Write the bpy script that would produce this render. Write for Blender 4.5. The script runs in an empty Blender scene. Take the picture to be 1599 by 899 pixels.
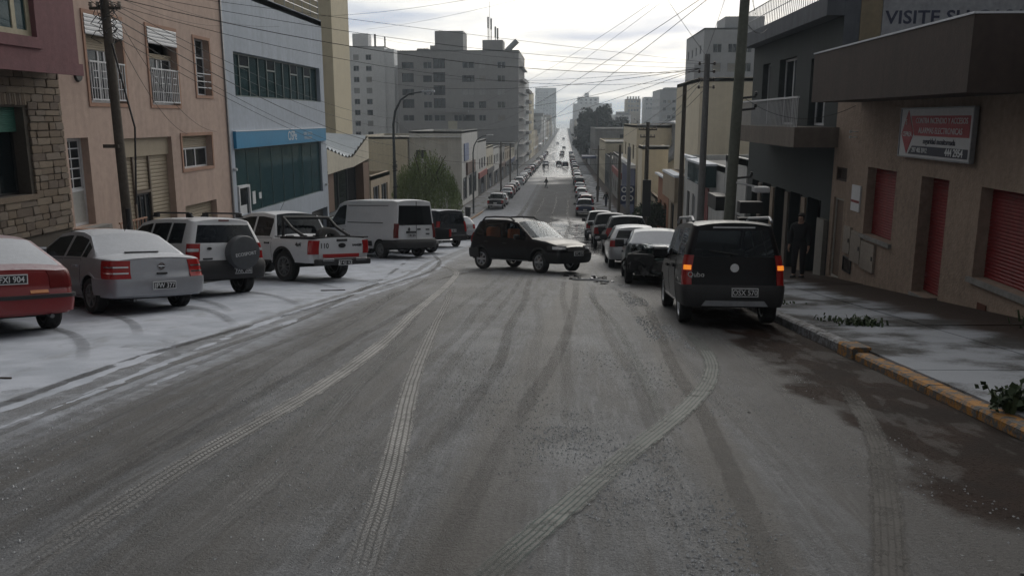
import bpy, bmesh, math, random
from mathutils import Vector, Matrix
import numpy as np
R = math.radians
random.seed(7)
SC = bpy.context.scene
COL = SC.collection

# ------------------------------------------------------------------ camera
CAM_Z = 1.7
cam_d = bpy.data.cameras.new('camera'); cam = bpy.data.objects.new('camera', cam_d); COL.objects.link(cam)
cam_d.sensor_width = 36; cam_d.lens = 36 * 1300 / 1599; cam_d.clip_start = 0.05; cam_d.clip_end = 40000
cam.location = (0, 0, CAM_Z); cam.rotation_euler = (R(90 - 11.5), 0, R(3.58))
SC.camera = cam

# ------------------------------------------------------------------ sky, sun, exposure
SUN_EL, SUN_AZ = 27.0, 15.0          # degrees; azimuth to the right of the street (+Y)
sd = Vector((math.sin(R(SUN_AZ)) * math.cos(R(SUN_EL)), math.cos(R(SUN_AZ)) * math.cos(R(SUN_EL)), math.sin(R(SUN_EL))))
W = bpy.data.worlds.new('World'); SC.world = W; W.use_nodes = True
nt = W.node_tree; nt.nodes.clear()
def wn(t, **k):
    n = nt.nodes.new(t)
    for a, b in k.items(): setattr(n, a, b)
    return n
out = wn('ShaderNodeOutputWorld'); bg = wn('ShaderNodeBackground'); bg.inputs[1].default_value = 0.1
sky = wn('ShaderNodeTexSky', sky_type='NISHITA', sun_disc=False)
sky.sun_elevation = R(SUN_EL); sky.sun_rotation = R(SUN_AZ); sky.air_density = 1.0; sky.dust_density = 3.0; sky.ozone_density = 1.0
tc = wn('ShaderNodeTexCoord')
# a layer of broken cloud laid over the blue: noise on the direction, flattened towards the horizon
sep = wn('ShaderNodeSeparateXYZ'); nt.links.new(tc.outputs['Generated'], sep.inputs[0])
zz = wn('ShaderNodeMath', operation='ADD'); nt.links.new(sep.outputs[2], zz.inputs[0]); zz.inputs[1].default_value = 0.16
zm = wn('ShaderNodeMath', operation='MAXIMUM'); nt.links.new(zz.outputs[0], zm.inputs[0]); zm.inputs[1].default_value = 0.12
dv = wn('ShaderNodeVectorMath', operation='DIVIDE'); nt.links.new(tc.outputs['Generated'], dv.inputs[0])
cb = wn('ShaderNodeCombineXYZ')
for i in range(3): nt.links.new(zm.outputs[0], cb.inputs[i])
nt.links.new(cb.outputs[0], dv.inputs[1])
mp = wn('ShaderNodeMapping'); mp.inputs['Scale'].default_value = (0.8, 1.5, 1.0); mp.inputs['Location'].default_value = (3.1, 0.4, 0.0)
nt.links.new(dv.outputs[0], mp.inputs[0])
n1 = wn('ShaderNodeTexNoise'); n1.inputs['Scale'].default_value = 1.5; n1.inputs['Detail'].default_value = 9; n1.inputs['Roughness'].default_value = 0.55; n1.inputs['Distortion'].default_value = 0.25
nt.links.new(mp.outputs[0], n1.inputs['Vector'])
cr = wn('ShaderNodeValToRGB')
cr.color_ramp.elements[0].position = 0.30; cr.color_ramp.elements[0].color = (2.8, 3.2, 4.0, 1)
cr.color_ramp.elements[1].position = 0.66; cr.color_ramp.elements[1].color = (9.8, 9.3, 8.4, 1)
e = cr.color_ramp.elements.new(0.47); e.color = (5.6, 5.6, 5.5, 1)
nt.links.new(n1.outputs[0], cr.inputs[0])
# clouds are brighter round the veiled sun
dt = wn('ShaderNodeVectorMath', operation='DOT_PRODUCT'); nt.links.new(tc.outputs['Generated'], dt.inputs[0]); dt.inputs[1].default_value = sd
mr = wn('ShaderNodeMapRange'); nt.links.new(dt.outputs['Value'], mr.inputs[0])
mr.inputs[1].default_value = 0.3; mr.inputs[2].default_value = 1.0; mr.inputs[3].default_value = 0.60; mr.inputs[4].default_value = 4.3
ml = wn('ShaderNodeVectorMath', operation='SCALE'); nt.links.new(cr.outputs[0], ml.inputs[0]); nt.links.new(mr.outputs[0], ml.inputs['Scale'])
mx = wn('ShaderNodeMix', data_type='RGBA'); mx.inputs[0].default_value = 0.8
nt.links.new(sky.outputs[0], mx.inputs[6]); nt.links.new(ml.outputs[0], mx.inputs[7])
nt.links.new(mx.outputs[2], bg.inputs[0]); nt.links.new(bg.outputs[0], out.inputs[0])

sun_d = bpy.data.lights.new('sun', 'SUN'); sun_d.energy = 1.0; sun_d.angle = R(30); sun_d.color = (1.0, 0.96, 0.89)
sun = bpy.data.objects.new('sun', sun_d); COL.objects.link(sun); sun.rotation_euler = sd.to_track_quat('Z', 'Y').to_euler()
vs = SC.view_settings; vs.view_transform = 'Standard'; vs.look = 'None'; vs.exposure = -0.74; vs.gamma = 1.0
SC.cycles.max_bounces = 6; SC.cycles.diffuse_bounces = 3; SC.cycles.glossy_bounces = 3; SC.cycles.transmission_bounces = 4
SC.cycles.transparent_max_bounces = 12; SC.cycles.volume_bounces = 0; SC.cycles.use_denoising = True
SC.cycles.sample_clamp_indirect = 6.0; SC.cycles.caustics_reflective = False; SC.cycles.caustics_refractive = False

# ------------------------------------------------------------------ terrain profile (street runs along +Y, downhill to the sea)
_pts = [(-30, 3.4), (-20, 2.3), (0, 0), (30, -3.5), (60, -6.45), (90, -8.45), (140, -9.7), (220, -11.2), (380, -13.4), (900, -14.6), (1500, -15.2), (9000, -15.3)]
_px = np.array([p[0] for p in _pts], float); _pz = np.array([p[1] for p in _pts], float)
_d = np.diff(_pz) / np.diff(_px); _h = np.diff(_px)
_m = np.zeros(len(_px)); _m[0] = _d[0]; _m[-1] = _d[-1]
for _i in range(1, len(_px) - 1):
    w1 = 2 * _h[_i] + _h[_i - 1]; w2 = _h[_i] + 2 * _h[_i - 1]
    _m[_i] = (w1 + w2) / (w1 / _d[_i - 1] + w2 / _d[_i])
def road_z(y):
    i = int(np.clip(np.searchsorted(_px, y) - 1, 0, len(_h) - 1)); h = _h[i]; t = (y - _px[i]) / h
    t = min(max(t, 0), 1)
    return float((2*t**3 - 3*t**2 + 1) * _pz[i] + (t**3 - 2*t**2 + t) * h * _m[i] + (-2*t**3 + 3*t**2) * _pz[i+1] + (t**3 - t**2) * h * _m[i+1])
def grade(y): return (road_z(y + .5) - road_z(y - .5))
KL, KR = -9.0, 3.55           # kerb lines
FL, FR = -12.2, 7.15          # building lines

# ------------------------------------------------------------------ mesh helpers
class MB:
    def __init__(s): s.v = []; s.f = []; s.m = []; s.cur = 0; s.uv = None
    def add(s, vs, fs):
        o = len(s.v); s.v += [tuple(map(float, v)) for v in vs]
        for f in fs: s.f.append(tuple(i + o for i in f)); s.m.append(s.cur)
        return s
    def quad(s, a, b, c, d): return s.add([a, b, c, d], [(0, 1, 2, 3)])
    def box(s, a, b):
        (x0, y0, z0), (x1, y1, z1) = a, b
        x0, x1 = min(x0, x1), max(x0, x1); y0, y1 = min(y0, y1), max(y0, y1); z0, z1 = min(z0, z1), max(z0, z1)
        return s.add([(x0,y0,z0),(x1,y0,z0),(x1,y1,z0),(x0,y1,z0),(x0,y0,z1),(x1,y0,z1),(x1,y1,z1),(x0,y1,z1)],
                     [(0,3,2,1),(4,5,6,7),(0,1,5,4),(1,2,6,5),(2,3,7,6),(3,0,4,7)])
    def bbox(s, a, b, r):
        """box with chamfered vertical and horizontal edges"""
        (x0, y0, z0), (x1, y1, z1) = a, b
        bm = bmesh.new(); bmesh.ops.create_cube(bm, size=1)
        for v in bm.verts: v.co = Vector((x0 + (v.co.x + .5) * (x1 - x0), y0 + (v.co.y + .5) * (y1 - y0), z0 + (v.co.z + .5) * (z1 - z0)))
        bmesh.ops.bevel(bm, geom=bm.edges[:], offset=r, segments=2, affect='EDGES', profile=.5)
        bm.verts.index_update(); s.add([v.co[:] for v in bm.verts], [[v.index for v in f.verts] for f in bm.faces]); bm.free(); return s
    def tube(s, pts, rad, n=6, cap=True):
        P = [Vector(p) for p in pts]; rr = rad if isinstance(rad, (list, tuple)) else [rad] * len(P)
        ring = []; prev = None
        for i, p in enumerate(P):
            t = (P[min(i + 1, len(P) - 1)] - P[max(i - 1, 0)]).normalized()
            if prev is None: a = t.orthogonal().normalized()
            else:
                a = prev - t * prev.dot(t); a = a.normalized() if a.length > 1e-6 else t.orthogonal().normalized()
            prev = a; b = t.cross(a)
            ring.append([p + (a * math.cos(2 * math.pi * k / n) + b * math.sin(2 * math.pi * k / n)) * rr[i] for k in range(n)])
        vs = [v for r_ in ring for v in r_]; fs = []
        for i in range(len(P) - 1):
            for k in range(n): fs.append((i*n + k, i*n + (k+1) % n, (i+1)*n + (k+1) % n, (i+1)*n + k))
        if cap: fs.append(tuple(range(n))[::-1]); fs.append(tuple((len(P)-1)*n + k for k in range(n)))
        return s.add(vs, fs)
    def lathe(s, prof, c=(0,0,0), axis='z', n=20, close=False):
        vs = []; fs = []; m = len(prof)
        for k in range(n):
            a = 2 * math.pi * k / n; ca, sa = math.cos(a), math.sin(a)
            for r_, h in prof:
                if axis == 'z': vs.append((c[0] + r_*ca, c[1] + r_*sa, c[2] + h))
                elif axis == 'x': vs.append((c[0] + h, c[1] + r_*ca, c[2] + r_*sa))
                else: vs.append((c[0] + r_*sa, c[1] + h, c[2] + r_*ca))
        for k in range(n):
            for i in range(m - (0 if close else 1)):
                j = (i + 1) % m
                fs.append((k*m + i, ((k+1) % n)*m + i, ((k+1) % n)*m + j, k*m + j))
        return s.add(vs, fs)
    def prism(s, poly, axis, a, b):
        """poly: 2-D outline; extruded along axis from a to b"""
        n = len(poly)
        def pt(p, t): return {'x': (t, p[0], p[1]), 'y': (p[0], t, p[1]), 'z': (p[0], p[1], t)}[axis]
        vs = [pt(p, a) for p in poly] + [pt(p, b) for p in poly]
        fs = [tuple(range(n)), tuple(range(2*n - 1, n - 1, -1))] + [(i, (i+1) % n, n + (i+1) % n, n + i) for i in range(n)]
        return s.add(vs, fs)
    def mesh(s, name, mats, smooth=False, origin=(0,0,0), fix=False, angle=35):
        me = bpy.data.meshes.new(name)
        o = Vector(origin)
        me.from_pydata([(v[0]-o.x, v[1]-o.y, v[2]-o.z) for v in s.v], [], s.f)
        if not isinstance(mats, (list, tuple)): mats = [mats]
        for m in mats: me.materials.append(m)
        if len(mats) > 1: me.polygons.foreach_set('material_index', s.m)
        if fix:
            bm = bmesh.new(); bm.from_mesh(me); bmesh.ops.remove_doubles(bm, verts=bm.verts, dist=0.0005)
            bmesh.ops.recalc_face_normals(bm, faces=bm.faces); bm.to_mesh(me); bm.free()
        if smooth:
            me.polygons.foreach_set('use_smooth', [True] * len(me.polygons))
            try: me.set_sharp_from_angle(angle=R(angle))
            except Exception: pass
        me.update(); return me
    def build(s, name, mats, parent=None, smooth=False, fix=False, angle=35):
        """parent: children are stored relative to the parent's location (unrotated things)"""
        o_ = parent_abs(parent) if parent is not None else Vector((0,0,0))
        return link(name, s.mesh(name, mats, smooth, o_, fix, angle), parent)
    def local(s, name, mats, parent=None, smooth=False, fix=False, angle=35):
        return link(name, s.mesh(name, mats, smooth, (0,0,0), fix, angle), parent)
def parent_abs(p):
    v = Vector((0,0,0))
    while p is not None: v = v + p.location; p = p.parent
    return v
def link(name, me, parent=None, loc=None, rot=None, scale=None):
    o = bpy.data.objects.new(name, me); COL.objects.link(o); o.parent = parent
    if loc is not None: o.location = loc
    if rot is not None: o.rotation_euler = rot
    if scale is not None: o.scale = scale
    return o
def tag(o, label, cat, group=None, kind=None):
    o['label'] = label; o['category'] = cat
    if group: o['group'] = group
    if kind: o['kind'] = kind
    return o
def struct(o, label=None):
    o['kind'] = 'structure'
    if label: o['label'] = label
    return o
def thing(name, label, cat, loc=(0,0,0), group=None):
    o = bpy.data.objects.new(name, None); COL.objects.link(o); o.location = loc; o.empty_display_size = .3
    return tag(o, label, cat, group)
def text_mesh(body, size, mat, extrude=0.004, align='CENTER', bold=0.0, spacing=1.0):
    c = bpy.data.curves.new('lettering', 'FONT'); c.body = body; c.size = size; c.extrude = extrude; c.align_x = align; c.align_y = 'CENTER'
    c.resolution_u = 3; c.offset = bold; c.space_character = spacing
    o = bpy.data.objects.new('lettering', c); COL.objects.link(o)
    me = bpy.data.meshes.new_from_object(o.evaluated_get(bpy.context.evaluated_depsgraph_get()))
    bpy.data.objects.remove(o); me.materials.clear(); me.materials.append(mat); return me
def frame_matrix(right, up):
    r_ = Vector(right).normalized(); u = Vector(up).normalized(); n = r_.cross(u)
    return Matrix((r_, u, n)).transposed().to_euler()

# ------------------------------------------------------------------ materials
MATS = {}
def pmat(name, col, rough=.7, metal=0., var=.18, scale=3., bump=0., bscale=30., streak=0., spec=.5, frost=0., coat=0.):
    """painted / plastered / stone surface: two scales of tone variation, optional rain streaks, relief and a frost film on upward faces"""
    if name in MATS: return MATS[name]
    m = bpy.data.materials.new(name); MATS[name] = m; m.use_nodes = True; t = m.node_tree; b = t.nodes['Principled BSDF']
    b.inputs['Roughness'].default_value = rough; b.inputs['Metallic'].default_value = metal; b.inputs['Specular IOR Level'].default_value = spec
    if coat: b.inputs['Coat Weight'].default_value = coat; b.inputs['Coat Roughness'].default_value = .08
    L = t.links.new; N = t.nodes.new
    tc = N('ShaderNodeTexCoord'); src = tc.outputs['Object']
    n1 = N('ShaderNodeTexNoise'); n1.inputs['Scale'].default_value = scale * .35; n1.inputs['Detail'].default_value = 5; L(src, n1.inputs['Vector'])
    n2 = N('ShaderNodeTexNoise'); n2.inputs['Scale'].default_value = scale * 4; n2.inputs['Detail'].default_value = 4; L(src, n2.inputs['Vector'])
    ad = N('ShaderNodeMath'); ad.operation = 'ADD'; L(n1.outputs[0], ad.inputs[0]); L(n2.outputs[0], ad.inputs[1]); last = ad.outputs[0]
    if streak:
        mp = N('ShaderNodeMapping'); mp.inputs['Scale'].default_value = (2.2, 2.2, .09); L(src, mp.inputs[0])
        n3 = N('ShaderNodeTexNoise'); n3.inputs['Scale'].default_value = 2.0; n3.inputs['Detail'].default_value = 5; L(mp.outputs[0], n3.inputs['Vector'])
        s2 = N('ShaderNodeMath'); s2.operation = 'MULTIPLY_ADD'; L(n3.outputs[0], s2.inputs[0]); s2.inputs[1].default_value = streak * 2; L(last, s2.inputs[2])
        s3 = N('ShaderNodeMath'); s3.operation = 'SUBTRACT'; L(s2.outputs[0], s3.inputs[0]); s3.inputs[1].default_value = streak; last = s3.outputs[0]
    mr = N('ShaderNodeMapRange'); L(last, mr.inputs[0]); mr.inputs[1].default_value = .6; mr.inputs[2].default_value = 1.4
    mr.inputs[3].default_value = 1 - var; mr.inputs[4].default_value = 1 + var
    sc = N('ShaderNodeVectorMath'); sc.operation = 'SCALE'; sc.inputs[0].default_value = col[:3]; L(mr.outputs[0], sc.inputs['Scale'])
    colout = sc.outputs[0]
    if frost:
        g = N('ShaderNodeNewGeometry'); sp = N('ShaderNodeSeparateXYZ'); L(g.outputs['Normal'], sp.inputs[0])
        n4 = N('ShaderNodeTexNoise'); n4.inputs['Scale'].default_value = 14; n4.inputs['Detail'].default_value = 6; L(src, n4.inputs['Vector'])
        a1 = N('ShaderNodeMath'); a1.operation = 'MULTIPLY_ADD'; L(n4.outputs[0], a1.inputs[0]); a1.inputs[1].default_value = .9; L(sp.outputs[2], a1.inputs[2])
        r1 = N('ShaderNodeMapRange'); L(a1.outputs[0], r1.inputs[0]); r1.inputs[1].default_value = .98; r1.inputs[2].default_value = 1.42; r1.inputs[3].default_value = 0; r1.inputs[4].default_value = frost
        mx = N('ShaderNodeMix'); mx.data_type = 'RGBA'; L(r1.outputs[0], mx.inputs[0]); L(colout, mx.inputs[6]); mx.inputs[7].default_value = (.62, .65, .70, 1); colout = mx.outputs[2]
        r2 = N('ShaderNodeMapRange'); L(r1.outputs[0], r2.inputs[0]); r2.inputs[3].default_value = rough; r2.inputs[4].default_value = .8; L(r2.outputs[0], b.inputs['Roughness'])
        if coat:
            r3 = N('ShaderNodeMapRange'); L(r1.outputs[0], r3.inputs[0]); r3.inputs[3].default_value = coat; r3.inputs[4].default_value = 0; L(r3.outputs[0], b.inputs['Coat Weight'])
    L(colout, b.inputs['Base Color'])
    if bump:
        nb = N('ShaderNodeTexNoise'); nb.inputs['Scale'].default_value = bscale; nb.inputs['Detail'].default_value = 6; L(src, nb.inputs['Vector'])
        bp = N('ShaderNodeBump'); bp.inputs['Strength'].default_value = bump; bp.inputs['Distance'].default_value = .02; L(nb.outputs[0], bp.inputs['Height']); L(bp.outputs[0], b.inputs['Normal'])
    return m
def glass_mat(name, tint=(.03,.04,.045), thru=.35, rough=.04):
    """window glass: partly see-through, reflecting"""
    if name in MATS: return MATS[name]
    m = bpy.data.materials.new(name); MATS[name] = m; m.use_nodes = True; t = m.node_tree; t.nodes.clear(); N = t.nodes.new; L = t.links.new
    o = N('ShaderNodeOutputMaterial'); g = N('ShaderNodeBsdfGlossy'); g.inputs['Roughness'].default_value = rough; g.inputs['Color'].default_value = (.62,.66,.7,1)
    d = N('ShaderNodeBsdfDiffuse'); d.inputs['Color'].default_value = (*tint, 1)
    tr = N('ShaderNodeBsdfTransparent'); tr.inputs['Color'].default_value = (.75,.82,.82,1)
    m1 = N('ShaderNodeMixShader'); m1.inputs[0].default_value = thru; L(d.outputs[0], m1.inputs[1]); L(tr.outputs[0], m1.inputs[2])
    fr = N('ShaderNodeFresnel'); fr.inputs['IOR'].default_value = 1.45
    nz = N('ShaderNodeTexNoise'); nz.inputs['Scale'].default_value = 1.3; tc = N('ShaderNodeTexCoord'); L(tc.outputs['Object'], nz.inputs['Vector'])
    bp = N('ShaderNodeBump'); bp.inputs['Strength'].default_value = .06; bp.inputs['Distance'].default_value = .05; L(nz.outputs[0], bp.inputs['Height']); L(bp.outputs[0], g.inputs['Normal'])
    m2 = N('ShaderNodeMixShader'); L(fr.outputs[0], m2.inputs[0]); L(m1.outputs[0], m2.inputs[1]); L(g.outputs[0], m2.inputs[2]); L(m2.outputs[0], o.inputs[0])
    return m
def lamp_mat(name, col, strength):
    m = bpy.data.materials.new(name); MATS[name] = m; m.use_nodes = True; b = m.node_tree.nodes['Principled BSDF']
    b.inputs['Base Color'].default_value = (*col, 1); b.inputs['Roughness'].default_value = .15
    b.inputs['Emission Color'].default_value = (*col, 1); b.inputs['Emission Strength'].default_value = strength; return m
# ------------------------------------------------------------------ ground materials
class SH:
    """small shader-maths helper"""
    def __init__(s, name):
        s.m = bpy.data.materials.new(name); MATS[name] = s.m; s.m.use_nodes = True; s.t = s.m.node_tree; s.b = s.t.nodes['Principled BSDF']
        s.tc = s.n('ShaderNodeTexCoord'); s.pos = s.tc.outputs['Object']; sp = s.n('ShaderNodeSeparateXYZ'); s.l(s.pos, sp.inputs[0]); s.X, s.Y, s.Z = sp.outputs
    def n(s, t): return s.t.nodes.new(t)
    def l(s, a, b): s.t.links.new(a, b)
    def op(s, o, a, b=None, c=None, clamp=False):
        n = s.n('ShaderNodeMath'); n.operation = o; n.use_clamp = clamp
        for i, v in enumerate((a, b, c)):
            if v is None: continue
            if isinstance(v, (int, float)): n.inputs[i].default_value = v
            else: s.l(v, n.inputs[i])
        return n.outputs[0]
    def step(s, v, a, b, lo=0., hi=1.):
        n = s.n('ShaderNodeMapRange'); n.interpolation_type = 'SMOOTHSTEP'; s.l(v, n.inputs[0])
        n.inputs[1].default_value = a; n.inputs[2].default_value = b; n.inputs[3].default_value = lo; n.inputs[4].default_value = hi
        return n.outputs[0]
    def noise(s, scale, detail=5, stretch=(1,1,1), rough=.55, src=None):
        mp = s.n('ShaderNodeMapping'); mp.inputs['Scale'].default_value = stretch; s.l(src or s.pos, mp.inputs[0])
        n = s.n('ShaderNodeTexNoise'); n.inputs['Scale'].default_value = scale; n.inputs['Detail'].default_value = detail; n.inputs['Roughness'].default_value = rough
        s.l(mp.outputs[0], n.inputs['Vector']); return n.outputs[0]
    def band(s, x, c, w, soft):
        """1 inside |x-c|<w with soft edge"""
        d = s.op('ABSOLUTE', s.op('SUBTRACT', x, c)); return s.step(d, w, w + soft, 1, 0)
    def mix(s, f, a, b):
        n = s.n('ShaderNodeMix'); n.data_type = 'RGBA'
        if isinstance(f, (int, float)): n.inputs[0].default_value = f
        else: s.l(f, n.inputs[0])
        for i, v in ((6, a), (7, b)):
            if isinstance(v, tuple): n.inputs[i].default_value = (*v[:3], 1)
            else: s.l(v, n.inputs[i])
        return n.outputs[2]
    def fmix(s, f, a, b):
        n = s.n('ShaderNodeMix'); n.data_type = 'FLOAT'
        for i, v in ((0, f), (2, a), (3, b)):
            if isinstance(v, (int, float)): n.inputs[i].default_value = v
            else: s.l(v, n.inputs[i])
        return n.outputs[0]
    def bump(s, h, strength, dist):
        n = s.n('ShaderNodeBump'); n.inputs['Strength'].default_value = strength; n.inputs['Distance'].default_value = dist; s.l(h, n.inputs['Height']); s.l(n.outputs[0], s.b.inputs['Normal'])

def road_material():
    s = SH('frosted_road')
    nl = s.noise(.9, 4, (1, .18, 1)); nf = s.noise(5, 6); ng = s.noise(38, 6, rough=.7); nm = s.noise(1.6, 5); ngr = s.noise(110, 3)
    nst = s.noise(4.5, 5, (1.6, .06, 1))                        # streaks along the direction of travel
    Xd = s.op('ADD', s.X, s.op('MULTIPLY', s.op('SUBTRACT', nl, .5), 1.1))
    Xe = s.op('ADD', s.X, s.op('MULTIPLY', s.op('SUBTRACT', nf, .5), .22))
    # ingredients
    slush = s.mix(s.step(nf, .3, .7), (.092, .097, .104), (.150, .157, .168))
    slush = s.mix(s.step(nst, .44, .62), slush, (.09, .09, .09))
    nsf = s.noise(16, 5, (1.8, .05, 1)); slush = s.mix(s.step(nsf, .50, .66, 0, .5), slush, (.065, .066, .068)); slush = s.mix(s.step(nsf, .48, .34, 0, .35), slush, (.24, .245, .255))
    slush = s.mix(s.step(ngr, .50, .64, 0, .55), slush, (.06, .06, .062)); slush = s.mix(s.step(ngr, .48, .36, 0, .4), slush, (.26, .265, .275))
    snow = s.mix(s.step(nm, .35, .7), (.37, .40, .455), (.48, .51, .575))
    snow = s.mix(s.op('MULTIPLY', s.step(s.noise(2.6, 6, (1, .5, 1)), .52, .68), .5), snow, (.22, .225, .235))
    brown = s.mix(s.step(ng, .35, .65), (.060, .057, .053), (.115, .110, .104))
    asph = s.mix(s.step(ng, .4, .6), (.035, .036, .04), (.06, .06, .064))
    mud = s.mix(s.step(nm, .35, .65), (.011, .006, .0045), (.028, .016, .012))
    fp = s.step(s.op('ADD', s.noise(.55, 5, (1, .6, 1)), s.op('MULTIPLY', s.op('SUBTRACT', ng, .5), .5)), .50, .66, 0, .7); slush = s.mix(fp, slush, (.235, .245, .262))
    slush = s.mix(s.step(Xd, 1.0, 2.1, 0, .8), slush, (.06, .057, .055))  # darker to the right: wet slush plus shade put into the colour
    slush = s.mix(s.step(s.Y, 28, 95, 0, .75), slush, (.05, .05, .052))
    col = slush
    # wheel paths, swept dirty by traffic
    c6 = s.op('MULTIPLY_ADD', s.Y, .045, -.62); c5 = s.op('MULTIPLY_ADD', s.Y, .045, .84)
    near = s.step(s.Y, 18, 34, 1, 0)
    wp = s.op('MULTIPLY', s.band(Xe, c6, .16, .22), s.step(nl, .2, .55, .45, .9))
    wp5 = s.op('MULTIPLY', s.band(Xe, c5, .10, .15), .8)
    wp = s.op('MAXIMUM', wp, s.op('MULTIPLY', wp5, s.step(s.Y, 12, 22, 1, 0)))
    wp9 = s.op('MULTIPLY', s.band(Xe, s.op('MULTIPLY_ADD', s.Y, -.035, -1.62), .2, .3), .55)
    wp = s.op('MAXIMUM', wp, wp9)
    wpl = s.op('MULTIPLY', s.band(Xe, -3.35, .45, .3), s.step(nst, .35, .6, .1, .45)); wp = s.op('MAXIMUM', wp, wpl)
    wpk = s.op('MULTIPLY', s.band(Xe, -4.6, .16, .16), s.step(nf, .3, .6, .3, .75)); 
    wp = s.op('MULTIPLY', wp, s.fmix(near, .55, 1))
    # fresh snow in the parking lane on the left, thin film elsewhere
    sn = s.step(s.op('ADD', Xd, s.op('MULTIPLY', s.op('SUBTRACT', nf, .5), 1.3)), -3.5, -4.7); sn = s.op('MULTIPLY', sn, s.step(s.Y, 60, 110, 1, .25))
    sn = s.op('MULTIPLY', sn, s.op('SUBTRACT', 1, wpk))
    col = s.mix(wp, col, brown); col = s.mix(s.op('MULTIPLY', sn, .92), col, snow)
    # grains of ice left between the tracks
    gr = s.op('MULTIPLY', s.step(ng, .56, .66), s.step(nm, .45, .6)); gr = s.op('MULTIPLY', gr, s.op('SUBTRACT', 1, s.op('MULTIPLY', wp, .6)))
    col = s.mix(s.op('MULTIPLY', gr, .6), col, (.50, .52, .54))
    # muddy meltwater along the right kerb
    edge = s.op('ADD', s.X, s.op('MULTIPLY', s.op('SUBTRACT', s.noise(.8, 5), .5), 1.5))
    mk = s.step(edge, 2.25, 2.5); isl = s.step(s.noise(2.2, 5, (1.5, .6, 1)), .52, .60); mk = s.op('MULTIPLY', mk, s.op('SUBTRACT', 1, s.op('MULTIPLY', isl, .35)))
    mk = s.op('MULTIPLY', mk, s.step(s.Y, 40, 80, 1, .5)); col = s.mix(mk, col, mud)
    # wet, thawed asphalt further down the hill
    wy = s.op('ADD', s.Y, s.op('MULTIPLY', s.op('SUBTRACT', s.noise(.12, 4), .5), 90)); wet = s.step(wy, 140, 200, 0, 1)
    pud = s.op('MULTIPLY', s.band(s.op('ADD', s.X, s.op('MULTIPLY', s.op('SUBTRACT', s.noise(.35, 5, (1, .4, 1)), .5), 5)), .8, 1.5, .8), s.op('MULTIPLY', s.step(s.Y, 30, 38), s.step(s.Y, 70, 92, 1, 0)))
    pud = s.op('MULTIPLY', pud, s.step(s.noise(.9, 6, (1, .45, 1)), .30, .46)); lw = s.step(s.noise(.5, 6, (1.3, .12, 1)), .36, .52, .8, 1)
    wetf = s.op('MAXIMUM', s.op('MULTIPLY', wet, lw), pud)
    col = s.mix(wetf, col, asph)
    # joints of the concrete slabs showing through
    jx = s.band(Xe, .23, .012, .03); jy = s.band(s.op('PINGPONG', s.op('ADD', s.Y, -.05), 2.05), 0, .012, .03)
    jo = s.op('MULTIPLY', s.op('MAXIMUM', jx, jy), s.step(nf, .4, .65, 0, .45)); jo = s.op('MULTIPLY', jo, s.op('SUBTRACT', 1, sn)); col = s.mix(jo, col, (.08, .08, .08))
    s.l(col, s.b.inputs['Base Color'])
    rg = s.fmix(wetf, s.fmix(s.step(s.Y, 24, 75), s.fmix(wp, .58, .52), .97), s.step(s.noise(.8, 5), .3, .7, .08, .22)); rg = s.fmix(mk, rg, .62); s.l(rg, s.b.inputs['Roughness'])
    s.l(s.fmix(wetf, s.fmix(mk, .30, .08), .8), s.b.inputs['Specular IOR Level'])
    h = s.op('ADD', s.op('MULTIPLY', ng, .6), s.op('MULTIPLY', gr, .7)); h = s.op('ADD', h, s.op('MULTIPLY', ngr, .35)); h = s.op('ADD', h, s.op('MULTIPLY', s.op('MULTIPLY', nf, sn), 1.2)); h = s.op('ADD', h, s.op('MULTIPLY', nst, .5)); h = s.op('MULTIPLY', h, s.op('SUBTRACT', 1, s.op('MULTIPLY', wetf, .96)))
    s.bump(h, .8, .03)
    return s.m
def sidewalk_material(name, base, frost, dirtx, sign):
    s = SH(name); nf = s.noise(4, 6); nm = s.noise(.9, 5); ng = s.noise(40, 6, rough=.7)
    c = s.mix(s.step(nf, .3, .7), tuple(v * .8 for v in base), tuple(v * 1.15 for v in base))
    f = s.op('MULTIPLY', s.step(s.op('ADD', nm, s.op('MULTIPLY', ng, .25)), .5, .72), frost); c = s.mix(f, c, (.42, .45, .50))
    # earth washed down along the foot of the wall
    xe = s.op('ADD', s.X, s.op('MULTIPLY', s.op('SUBTRACT', s.noise(1.3, 5), .5), 1.1))
    d = s.step(xe, dirtx - .15 * sign, dirtx + .35 * sign) if sign > 0 else s.step(xe, dirtx + .15, dirtx - .35)
    c = s.mix(d, c, s.mix(s.step(ng, .35, .65), (.022, .015, .012), (.055, .036, .028)))
    s.l(c, s.b.inputs['Base Color']); s.b.inputs['Roughness'].default_value = .85; s.b.inputs['Specular IOR Level'].default_value = .2
    s.bump(s.op('ADD', ng, nf), .5, .02); return s.m
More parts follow.
